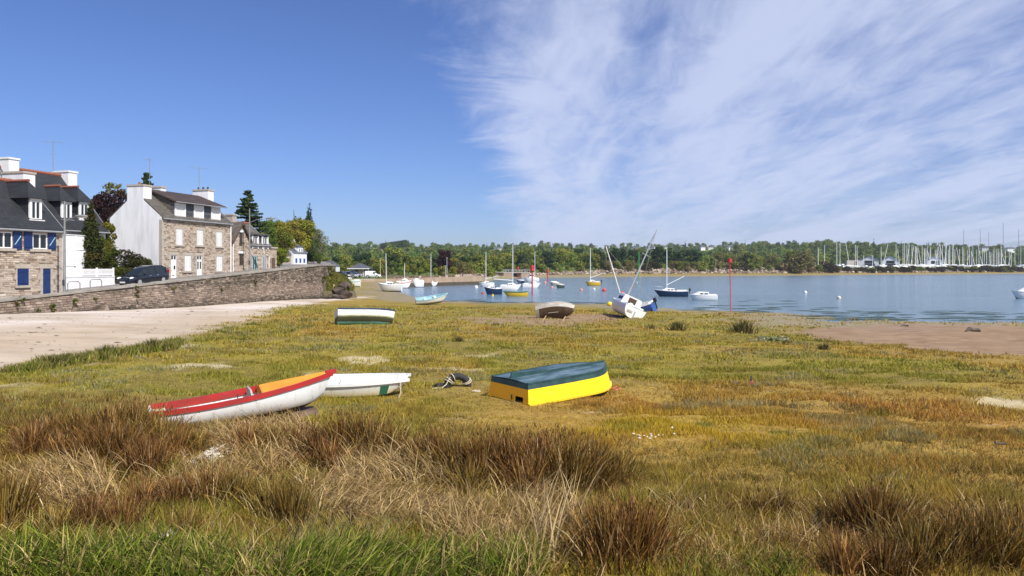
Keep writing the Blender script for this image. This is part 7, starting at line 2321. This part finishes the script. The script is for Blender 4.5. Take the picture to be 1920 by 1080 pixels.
def build_woodland():
    protos = []
    for (cols, w, h, n, sd, form) in ((OL, 12, 11, 380, 51, 'round'), (OL + YG, 11, 10, 360, 52, 'round'), (YG, 11, 10, 360, 53, 'round'), (DK + OL[2:3], 11, 11, 360, 54, 'round'), (BR + OL, 12, 10, 360, 55, 'round'), (DK, 6, 14, 300, 56, 'cone')):
        lb = lobes_round(h, w, 13, 0.05, sd) if form == 'round' else lobes_cone(h, w, 9, sd)
        protos.append(leaf_cloud(lb, int(n * 1.5), 1.05, [tuple((np.array(q) * 0.6 + np.array((0.19, 0.21, 0.07)) * 0.4) * 0.84) for q in cols], cv=0.12, flat=0.6))
    V_, F_, C_ = [], [], []; off = 0
    n = 0
    Hh = np.array(HH)
    for row, Y in enumerate(np.geomspace(300, 980, 23)):
        step = 9.5 * F / Y
        px = 560 + rr.random() * step
        while px < 2050:
            px += step * rr.uniform(0.7, 1.25)
            yy = Y + rr.uniform(-14, 14)
            X = (px - 960) / F * yy
            if px > 900 and yy < shore_y(px) + (95 if px < 1530 else 115): continue
            if px <= 900 and yy < 300: continue
            dX = np.abs(Hh[:, 0] - X * Hh[:, 1] / yy); dd = Hh[:, 1] - yy
            if ((dX < 9) & (dd > -6) & (dd < 110)).any(): continue
            if px < 1010 and px > 900 and yy < 330: continue
            k = rr.choices(range(6), (4, 3, 1.6, 3.5, 2.5, 1.2))[0]
            v, f, c = protos[k]
            s = rr.uniform(0.5, 1.15) * float(np.interp(yy, [300, 420, 600, 750], [0.62, 0.75, 0.95, 0.85])); a = rr.random() * 6.28
            if 640 < px < 660 and False: s *= 1.2
            z = gz(X, yy)
            w = np.column_stack([(v[:, 0] * math.cos(a) - v[:, 1] * math.sin(a)) * s, (v[:, 0] * math.sin(a) + v[:, 1] * math.cos(a)) * s, v[:, 2] * s]) + np.array([X, yy, z - 0.5])
            V_.append(w); F_.append(f + off); C_.append(c * np.array([rr.uniform(0.9, 1.12), rr.uniform(0.92, 1.08), rr.uniform(0.9, 1.2)])); off += len(v); n += 1
    # the dark pines on the left hilltop
    v, f, c = protos[3]
    for k in range(16):
        px = 715 + 3.1 * k; yy = 780 + rr.uniform(-10, 10); X = (px - 960) / F * yy
        s = 0.75 + 0.35 * (k / 15) ** 2
        zt = EYE - ((457 - 0.4 * k) - HZ) / F * yy
        w = v * np.array([s, s, s * 0.9]); w = w + np.array([X, yy, zt - 11 * s * 0.9])
        V_.append(w); F_.append(f + off); C_.append(c * 0.6); off += len(v)
    tag(np_mesh('woodland', np.concatenate(V_), np.concatenate(F_), M['leaf'], np.concatenate(C_)), 'mixed green woodland covering the hill beyond the water', 'woodland', kind='stuff')
    print('woodland trees', n)
build_woodland()

# ------------------------------------------------------------------ boatyard
def shed(px0, px1, Y, label, back=16):
    X = (px0 - 960) / F * Y; w = (px1 - px0) / F * Y
    z = gz(X, Y)
    o = empty('boat_shed', (X, Y, z), R(-24), label, 'shed', 'boatyard sheds')
    he, hr = 4.8, 7.3
    MB().prism([(0, -1), (w, -1), (w, he), (w / 2, hr), (0, he)], 0, back, 1).build('wall', M['shed_white'], o)
    for s, x0 in ((1, 0), (-1, w)):
        MB().prism([(x0 - s * 0.4, he - 0.18), (w / 2, hr + 0.02), (w / 2, hr + 0.3), (x0 - s * 0.4, he + 0.1)], -0.5, back + 0.4, 1).build('roof', M['shed_roof'], o)
    MB().span((w * 0.25, -0.1, 3.0), (w * 0.75, -0.02, 4.6)).build('high_window', M['glass'], o)
    MB().span((w * 0.2, -0.1, -0.5), (w * 0.8, -0.03, 2.8)).build('door', M['metal_dark'], o)
shed(1612, 1644, 446, 'left boatyard shed with blue-grey roof and white gable'); shed(1654, 1682, 452, 'middle boatyard shed with blue-grey roof and white gable'); shed(1738, 1764, 470, 'right boatyard shed half hidden by masts')
def site_cabin(px0, px1, py0, py1, Y, label, m='white_paint'):
    X = (px0 - 960) / F * Y; w = (px1 - px0) / F * Y; zt = EYE - (py0 - HZ) / F * Y; z = gz(X, Y)
    o = empty('site_cabin', (X, Y, z), 0, label, 'cabin')
    MB().span((0, 0, -0.3), (w, 3, zt - z)).build('body', M[m], o)
    MB().span((-0.1, -0.1, zt - z + 0.003), (w + 0.1, 3.1, zt - z + 0.18)).build('roof', M['lead'], o)
    MB().span((w * 0.6, -0.06, 0.2), (w * 0.8, -0.01, zt - z - 0.6)).build('door', M['glass'], o)
site_cabin(1529, 1549, 492, 500, 425, 'white flat-roofed cabin at the left end of the boatyard')
site_cabin(1588, 1612, 488, 496, 440, 'pale flat cabin beside the left boatyard shed', 'grey_board')

YM = [(1534, 464), (1546, 459), (1569, 451), (1593, 450), (1604, 459), (1607, 461), (1575, 456), (1656, 455), (1652, 462), (1680, 457), (1696, 454), (1699, 458), (1704, 456), (1710, 459), (1716, 461), (1722, 461), (1729, 461), (1739, 460), (1745, 463), (1752, 459), (1758, 463), (1763, 462), (1767, 459), (1771, 444), (1774, 450), (1781, 461), (1786, 464), (1790, 466), (1799, 467), (1805, 463), (1807, 430), (1818, 463), (1824, 451), (1831, 468), (1838, 431), (1842, 446), (1854, 435), (1862, 470), (1868, 466), (1873, 470), (1877, 449), (1881, 417), (1885, 468), (1890, 470), (1896, 466), (1910, 430), (1914, 447), (1687, 466), (1733, 467), (1755, 468), (1778, 468), (1812, 470), (1846, 470), (1858, 472), (1903, 470), (1620, 478), (1636, 479)] + [(1693 + 5.3 * k + (k * 37 % 5), 458 + (k * 53 % 13)) for k in range(18)] + [(1800 + 7.1 * k, 464 + (k * 29 % 9)) for k in range(14)]
def build_yard():
    L, B = 9.0, 3.0
    proto = decked('yacht', 'x', L, B, 1.5, 'white_gloss', botm='navy_hull', k=3, cabin=(0.32, 0.72, 0.55, 0.6), mast=None, windows=0, cockpit=None, cat='yacht', stern=0.7, bow_h=0.15)
    keepers = {}
    for ch in proto.children: keepers.setdefault(ch.name.split('.')[0], ch)
    for ch in list(proto.children):
        if ch.name.split('.')[0] not in ('hull', 'deck', 'cabin'):
            bpy.data.objects.remove(ch)
    for ch in list(proto.children):
        for g in list(ch.children): bpy.data.objects.remove(g)
    MB().tube([(0, 0, 0), (0, 0, 0.6), (0, 0, 1)], [0.14, 0.14, 0.11], 6).build('mast', M['mast_white'], proto)
    for i, (px, py) in enumerate(YM):
        o = proto if i == 0 else copy_tree(proto)
        Y = shore_y(px) + 34 + (i * 7919 % 37)
        X = (px - 960) / F * Y; z = gz(X, Y) - 0.7 + 1.3 * ((i * 31 % 17) / 16.0)
        hd = rr.choice([20, 70, 110, 160, 200, 250]) + rr.uniform(-15, 15)
        o.rotation_euler = (0, 0, R(hd)); 
        mx_ = 0.55 * L
        o.location = (X - math.cos(R(hd)) * mx_, Y - math.sin(R(hd)) * mx_, z)
        zt = EYE - (py - HZ) / F * Y
        tall = zt - z
        for ch in o.children:
            if ch.name.startswith('mast'):
                ch.location = (mx_, 0, 1.6); ch.scale = (1.0, 1.0, tall - 1.6)
                if i % 4 == 3: ch.rotation_euler = (R(7 if i % 3 else -9), R(10 if i % 2 else -9), 0)
                if py < 440:
                    ch.data = ch.data.copy(); ch.data.materials[0] = M['mast_grey']
        if py < 440: lab, g = 'large laid-up yacht whose dark mast towers over the %s of the boatyard' % ('middle' if px < 1850 else 'right end'), 'tall-masted yachts in the boatyard'
        elif px < 1615: lab, g = 'white yacht laid up at the open left end of the boatyard', 'yachts at the left end of the boatyard'
        elif px < 1790: lab, g = 'white yacht in the crowd of masts around the boatyard sheds', 'yachts around the boatyard sheds'
        else: lab, g = 'white yacht behind the dark scrub at the right of the boatyard', 'yachts at the right of the boatyard'
        tag(o, lab, 'yacht', g)
build_yard()

# ------------------------------------------------------------------ vehicles
def car(name, label, loc, head, L, Wd, H, paint, style='mpv', cat='car', plate=True, group=None):
    o = empty(name, loc, R(head), label, cat, group)
    hw = Wd / 2
    belt = H * 0.56
    # lower body stations from rear (x=0) to front (x=L)
    if style == 'van':
        low = [(0, .96, .20, .58), (0.05, 1, .17, .58), (0.60, 1, .17, .58), (0.72, 1, .17, .57), (0.90, .97, .17, .50), (0.98, .88, .20, .42), (1.0, .8, .24, .36)]
        top = [(0.005, .93, 0.98), (0.05, .95, 1.0), (0.50, .94, 1.0), (0.60, .92, .97), (0.74, .90, .60)]
        glass_from = 0.50
    else:
        low = [(0, .90, .22, .56), (0.04, .97, .17, .58), (0.15, 1, .16, .575), (0.60, 1, .16, .555), (0.74, .99, .16, .535), (0.90, .93, .17, .47), (0.97, .84, .19, .42), (1.0, .74, .23, .36)]
        top = [(0.01, .80, 0.60), (0.06, .82, .90), (0.14, .84, .985), (0.35, .84, 1.0), (0.52, .83, .97), (0.66, .83, .80), (0.80, .86, .545)]
        glass_from = 0.0
    ring = []
    for (t, w, zb, zt) in low:
        x, a = t * L, w * hw
        ring.append([(x, a * 0.92, zb * H), (x, a, zb * H + 0.10), (x, a, zt * H * 0.82), (x, a * 0.95, zt * H), (x, -a * 0.95, zt * H), (x, -a, zt * H * 0.82), (x, -a, zb * H + 0.10), (x, -a * 0.92, zb * H)])
    mb = MB(); mb.grid(ring, close=True); mb.add(ring[0], [tuple(range(8))]); mb.add(ring[-1], [tuple(reversed(range(8)))])
    body = mb.build('body', M[paint], o, smooth=True)
    gl = []
    for (t, w, z) in top:
        x, a = t * L, w * hw
        zb = H * 0.54
        gl.append([(x, a * 1.06, zb), (x, a * 0.86, max(z * H - 0.05, zb + 0.01)), (x, a * 0.72, max(z * H, zb + 0.02)), (x, -a * 0.72, max(z * H, zb + 0.02)), (x, -a * 0.86, max(z * H - 0.05, zb + 0.01)), (x, -a * 1.06, zb)])
    mb = MB(); mb.grid(gl); mb.add(gl[0], [tuple(range(6))]); mb.add(gl[-1], [tuple(reversed(range(6)))])
    mb.build('glasshouse' if style != 'van' else 'cargo_body', M['glass'] if style != 'van' else M[paint], o, smooth=True)
    if style == 'van':
        for s in (1, -1): MB().box((L * 0.60, s * hw * 0.925, H * 0.74), (L * 0.13, 0.05, H * 0.22), Matrix.Rotation(s * R(9), 3, 'X')).build('side_window', M['glass'], o)
        MB().box((L * 0.675, 0, H * 0.77), (0.05, hw * 1.5, H * 0.30), Matrix.Rotation(R(-32), 3, 'Y')).build('windscreen', M['glass'], o)
    else:
        rt = [g for g, (t, w, z) in zip(gl, top) if 0.05 < t < 0.6]
        mb = MB(); mb.grid([[(g[1][0], g[1][1] + .005, g[1][2] + 0.012), (g[2][0], g[2][1], g[2][2] + 0.014), (g[3][0], g[3][1], g[3][2] + 0.014), (g[4][0], g[4][1] - .005, g[4][2] + 0.012)] for g in rt])
        mb.build('roof', M[paint], o)
        for s in (0, 5):
            q = 1 if s == 0 else 4
            for gi in (1, 3, 5, 6):
                g = gl[min(gi, len(gl) - 1)]
                MB().tube([Vector(g[s]) * 1.0, Vector(g[q])], 0.045 if gi != 1 else 0.09, 5).build('pillar', M[paint], o)
    for (t, ) in ((0.185,), (0.80,)):
        for s in (1, -1):
            wr = H * 0.20
            w = MB().tube([(t * L, s * (hw - 0.20), wr), (t * L, s * (hw + 0.012), wr)], wr, 18).build('wheel', M['rubber'], o, smooth=True)
            MB().tube([(t * L, s * (hw + 0.01), wr), (t * L, s * (hw + 0.024), wr)], wr * 0.64, 14).build('rim', M['alu'], w)
            # wheel arch
            a = MB()
            rows = []
            for k in range(11):
                an = math.pi * k / 10
                rows.append([(t * L + math.cos(an) * wr * 1.0, s * (hw + 0.003), wr + math.sin(an) * wr * 1.0), (t * L + math.cos(an) * wr * 1.18, s * (hw + 0.006), wr + math.sin(an) * wr * 1.18)])
            a.grid(rows); a.build('wheel_arch', M['black_plastic'], o)
    for s in (1, -1):
        MB().ball((L * 0.925, s * hw * 0.70, H * 0.43), 0.26, 10, 7, sq=(0.95, 0.55, 0.42)).build('headlight', M['lens'], o, smooth=True)
        MB().box((0.02, s * hw * 0.83, H * 0.62), (0.10, 0.16, H * 0.24)).build('tail_light', M['tail_lamp'], o)
        MB().box((L * 0.665, s * (hw + 0.09), H * 0.60), (0.12, 0.18, 0.13)).build('mirror', M[paint], o)
        for t in (0.33, 0.52): MB().box((L * t, s * (hw + 0.004), H * 0.50), (0.20, 0.02, 0.03)).build('door_handle', M['alu'], o)
        MB().box((L * 0.48, s * (hw + 0.003), H * 0.30), (L * 0.40, 0.02, 0.05)).build('side_strip', M['black_plastic'], o)
    MB().box((L * 0.985, 0, H * 0.22), (0.12, Wd * 0.80, 0.20), taper=(0.8, 0.95)).build('bumper', M['black_plastic'], o)
    MB().box((L * 1.0 + 0.035, 0, H * 0.235), (0.02, 0.52, 0.11)).build('number_plate', M['plate'], o)
    MB().box((L * 0.985, 0, H * 0.36), (0.06, Wd * 0.42, 0.10)).build('grille', M['metal_dark'], o)
    return o
# dark minivan parked facing the camera along the road
pr = Vector((-28.85, 61.5, 0)); zr = terrace_z(-29.4, 59.3)
c = car('parked_car', 'dark navy minivan parked behind the sea wall in front of the white gable', (pr.x, pr.y, zr + 0.02), math.degrees(TH) + 180, 4.5, 1.8, 1.62, 'car_navy')
c.rotation_euler = (0, 0.0, TH + math.pi); c.rotation_euler = (Matrix.Rotation(TH + math.pi, 4, 'Z') @ Matrix.Rotation(math.atan(0.0598), 4, 'Y')).to_euler(); c.scale = (0.93, 0.93, 0.93)
c.location = (pr.x, pr.y, terrace_z(pr.x, pr.y) + 0.01)
MB().box((0.55, -0.80, 1.22), (0.34, 0.02, 0.22), Matrix.Rotation(R(12), 3, 'X')).build('window_sticker', M['lens'], c)
def far_car(px, Y, head, L, Wd, H, paint, style, label, cat='car', name='parked_car'):
    X = (px - 960) / F * Y
    car(name, label, (X, Y, gz(X, Y) + 0.01), head, L, Wd, H, paint, style, cat, group='vehicles parked by the quay')
far_car(626, 168, -4, 3.7, 1.65, 1.50, 'car_black', 'mpv', 'black hatchback parked nearest on the quay road')
far_car(640, 174, -10, 4.0, 1.7, 1.52, 'car_silver', 'mpv', 'silver car parked just behind the black hatchback')
far_car(649, 180, -22, 4.2, 1.7, 1.56, 'car_blue', 'mpv', 'grey-blue car nosing past the silver one by the quay')
far_car(685, 172, 0, 3.55, 1.65, 1.65, 'car_white', 'van', 'white panel van parked right of the pavilion', 'van', 'parked_van')
X = (606 - 960) / F * 172
car('parked_car', 'small red car mostly hidden by the bank at the end of the sea wall', (X, 172, gz(X, 172)), 10, 3.4, 1.6, 1.35, 'car_red', 'mpv', group='vehicles parked by the quay')

def pavilion():
    Y = 192; X = (652 - 960) / F * Y; w = 40 / F * Y; z = gz(X, Y)
    o = empty('pavilion', (X, Y, z), 0, 'low stone pavilion with grey hipped slate roof behind the parked cars', 'pavilion')
    d = 5.0
    MB().span((0.5, 0.6, -0.5), (w * 0.68, d, 2.1)).build('wall', M['mortar'], o)
    MB().span((w * 0.70, 1.6, -0.5), (w - 0.3, d, 2.1)).build('wall', M['dark_wood'], o)
    stones(o, 0.55, w * 0.66, -0.3, 2.05, [(1.7, 2.5, -.3, 1.8)], y=0.6, hs=(0.2, 0.3), ws=(0.4, 0.8))
    MB().span((1.7, 0.55, -0.3), (2.5, 0.6, 1.8)).build('door', M['dark_wood'], o)
    for x in (w * 0.70, w - 0.35): MB().span((x, 0.3, -0.3), (x + 0.16, 0.46, 2.1)).build('post', M['white_paint'], o)
    zt = 2.12
    MB().add([(-0.1, -0.3, zt), (w + 0.1, -0.3, zt), (w + 0.1, d + 0.3, zt), (-0.1, d + 0.3, zt), (w * 0.42, d / 2, zt + 1.35), (w * 0.55, d / 2, zt + 1.35)], [(0, 1, 5, 4), (1, 2, 5), (2, 3, 4, 5), (3, 0, 4), (0, 3, 2, 1)]).build('roof', M['slate_mid'], o)
    MB().span((-0.15, -0.36, zt - 0.14), (w + 0.15, -0.31, zt + 0.04)).build('fascia', M['white_paint'], o)
pavilion()
def quay_house():
    Y = 196; X = (602 - 960) / F * Y; z = gz(X, Y)
    o = empty('white_house', (X, Y, z), 0, 'small white house with pointed slate roof showing past the sea wall end', 'house')
    MB().prism([(0, -0.5), (3.9, -0.5), (3.9, 2.7), (0, 2.7)], 0, 4.5, 1).build('wall', M['white_wall'], o)
    MB().add([(-0.2, -0.25, 2.7), (4.1, -0.25, 2.7), (4.1, 4.7, 2.7), (-0.2, 4.7, 2.7), (2.0, 2.2, 4.3)], [(0, 1, 4), (1, 2, 4), (2, 3, 4), (3, 0, 4), (0, 3, 2, 1)]).build('roof', M['slate_mid'], o)
    window(o, 1.2, 1.0, 0.8, 1.2)
    w = empty('low_wall', (X + 1.2, Y - 8, gz(X + 1.2, Y - 8)), 0, 'low grey stone wall in front of the small white house', 'wall')
    MB().span((0, 0, -0.3), (3.0, 0.4, 1.1)).build('core', M['mortar'], w)
    stones(w, 0.02, 2.98, -0.2, 1.08, [], hs=(0.18, 0.3), ws=(0.3, 0.7))
quay_house()
def park_lamp(px, Y, py_top, label):
    X = (px - 960) / F * Y; z = gz(X, Y); h = EYE - (py_top - HZ) / F * Y - z
    o = empty('lamp_post', (X, Y, z), 0, label, 'lamp post', 'lamp posts along the far quay')
    MB().tube([(0, 0, -0.2), (0, 0, h)], [0.10, 0.06], 8).build('pole', M['bench_wood'] if px < 720 else M['alu'], o, smooth=True)
    MB().tube([(0, 0, h), (0, 0, h + 0.3)], [0.12, 0.36], 10).build('lamp_head', M['white_paint'], o)
park_lamp(713, 178, 487, 'wooden lamp post right of the white van'); park_lamp(838, 210, 485, 'tall lamp post behind the quay, under the copper tree'); park_lamp(835, 200, 500, 'short lamp post behind the quay'); park_lamp(940, 285, 497, 'lamp post on the lawn left of the sluice'); park_lamp(1044, 312, 494, 'lamp post on the shore above the covered boats'); park_lamp(1342, 350, 487, 'lamp post among the shore bushes left of the tall red beacon'); park_lamp(1148, 330, 492, 'lamp post at the edge of the dark pines')

# ------------------------------------------------------------------ small things on the flat
p = gp(1408, 722)
o = empty('mooring_stake', p, 0, 'dark iron mooring stake with red rope standing in the turf', 'stake')
MB().tube([(0, 0, -0.1), (0.005, 0, 0.24)], 0.022, 8).build('stake', M['metal_dark'], o)
MB().tube([(0.05 * math.cos(k) , 0.05 * math.sin(k), 0.02 + 0.006 * k) for k in range(14)], 0.016, 6).build('rope_turns', M['rope_red'], o)
MB().tube([(-0.05, 0, 0.02), (-0.15, -0.02, 0.03), (-0.3, 0.01, 0.02)], 0.012, 5).build('rope_tail', M['rope_red'], o)
p = gp(1378, 721)
q = MB().box((0, 0, 0.045), (0.24, 0.10, 0.05)).build('plank', M['drift_wood'], None, loc=p); q.rotation_euler = (0.05, -0.05, 0.2); tag(q, 'short grey plank lying left of the mooring stake', 'plank')
def drift(px, py, L, label, m='drift_wood', rot=0.2):
    p = gp(px, py)
    o = MB().tube([(-L / 2, 0, 0.02), (-L * 0.2, 0.05, 0.16 * L), (0, 0, 0.10 * L), (L * 0.25, -0.06, 0.10 * L), (L / 2, 0.02, 0.0)], [0.03 * L, 0.11 * L, 0.09 * L, 0.10 * L, 0.03 * L], 8).build('driftwood', M[m], None, smooth=True, loc=p)
    o.rotation_euler = (0, 0, rot); tag(o, label, 'driftwood', 'driftwood on the mud')
drift(1825, 622, 1.1, 'dark driftwood log on the mud at the right')
drift(1603, 600, 0.8, 'dark lump of weed at the mouth of the little inlet')
drift(1697, 612, 0.6, 'small dark weed lump left of the driftwood log')
drift(1875, 836, 0.22, 'small dark lump in the turf at the far right', rot=0.6)
drift(1500, 838, 0.25, 'small dark stick in the turf right of centre', rot=0.1)
drift(930, 609, 0.6, 'dark weed lump on the brown patch left of the grey dinghy')
p = gp(1462, 640)
lb = [(random.gauss(0, .4), random.gauss(0, .2), .1, .22, .2, .1) for _ in range(7)]
v, f, c = leaf_cloud(lb, 500, 0.10, [(0.22, 0.24, 0.12), (0.30, 0.30, 0.18)])
o = np_mesh('grey_plant', v, f, M['leaf'], c); o.location = p; tag(o, 'low grey-green cushion plant at the edge of the turf', 'plant')
print('objects', len(bpy.data.objects))

# weed and wrack floating and stranded along the waterline
def weed():
    V_, F_ = [], []
    spots = []
    for (px0, px1, py0, py1, n) in ((1280, 1560, 573, 590, 26), (1500, 1920, 582, 602, 60), (1560, 1700, 596, 601, 14), (900, 1150, 566, 571, 26), (780, 900, 562, 566, 14), (1380, 1500, 560, 575, 8)):
        for k in range(n): spots.append((rr.uniform(px0, px1), rr.uniform(py0, py1)))
    for (px, py) in spots:
        x, y = W0(px, py)
        n = 14; L = rr.uniform(0.4, 1.9); w = rr.uniform(0.12, 0.45); a0 = rr.gauss(0, 0.15)
        z = max(0.0, gz(x, y)); b = len(V_)
        V_.append((x, y, z + 0.05))
        for i in range(n):
            t = 2 * math.pi * i / n; r_ = rr.uniform(0.6, 1.15)
            dx, dy = L * math.cos(t) * r_, w * math.sin(t) * r_
            V_.append((x + dx * math.cos(a0) - dy * math.sin(a0), y + dx * math.sin(a0) + dy * math.cos(a0), z + 0.006 + rr.random() * 0.02))
        F_ += [(b, b + 1 + i, b + 1 + (i + 1) % n) for i in range(n)]
    o = np_mesh('seaweed', np.array(V_), np.array(F_), M['antifoul_green'])
    tag(o, 'dark seaweed floating and stranded along the water edge', 'seaweed', kind='stuff')
weed()

# pebbles and scraps of wrack on the sand
def pebbles():
    V_, F_, C_ = [], [], []
    b = scatter_px(320, [(0, 595), (300, 582), (560, 568), (470, 594), (300, 645), (90, 680), (0, 690)])
    for k, q in enumerate(b):
        s = rr.uniform(0.012, 0.04) * (2.0 if k % 9 == 0 else 1); a = rr.random() * 6.28; base = len(V_)
        st = 2.6 if k % 3 == 0 else 1.0
        V_ += [(q[0] + s * st * math.cos(t), q[1] + s * math.sin(t), q[2]) for t in (a, a + 1.3, a + 2.6, a + 3.9, a + 5.2)] + [(q[0], q[1], q[2] + s * 0.6)]
        F_ += [(base + i, base + (i + 1) % 5, base + 5) for i in range(5)]
    o = np_mesh('pebbles', np.array(V_), np.array(F_), M['drift_wood'])
    tag(o, 'dark pebbles and scraps of wrack strewn over the pale sand', 'pebbles', kind='stuff')
pebbles()

# thin sea haze over the whole inlet
def haze():
    m = bpy.data.materials.new('haze')
    m.use_nodes = True
    t = m.node_tree
    t.nodes.clear()
    v = N(t, 'ShaderNodeVolumePrincipled', inp={'Color': (0.80, 0.88, 1.0, 1), 'Density': 0.00016, 'Anisotropy': 0.3})
    out = N(t, 'ShaderNodeOutputMaterial'); t.links.new(v.outputs[0], out.inputs['Volume'])
    o = MB().span((-2700, -2700, -3.2), (2700, 2700, 48)).build('haze', m)
    tag(o, kind='stuff')
haze()
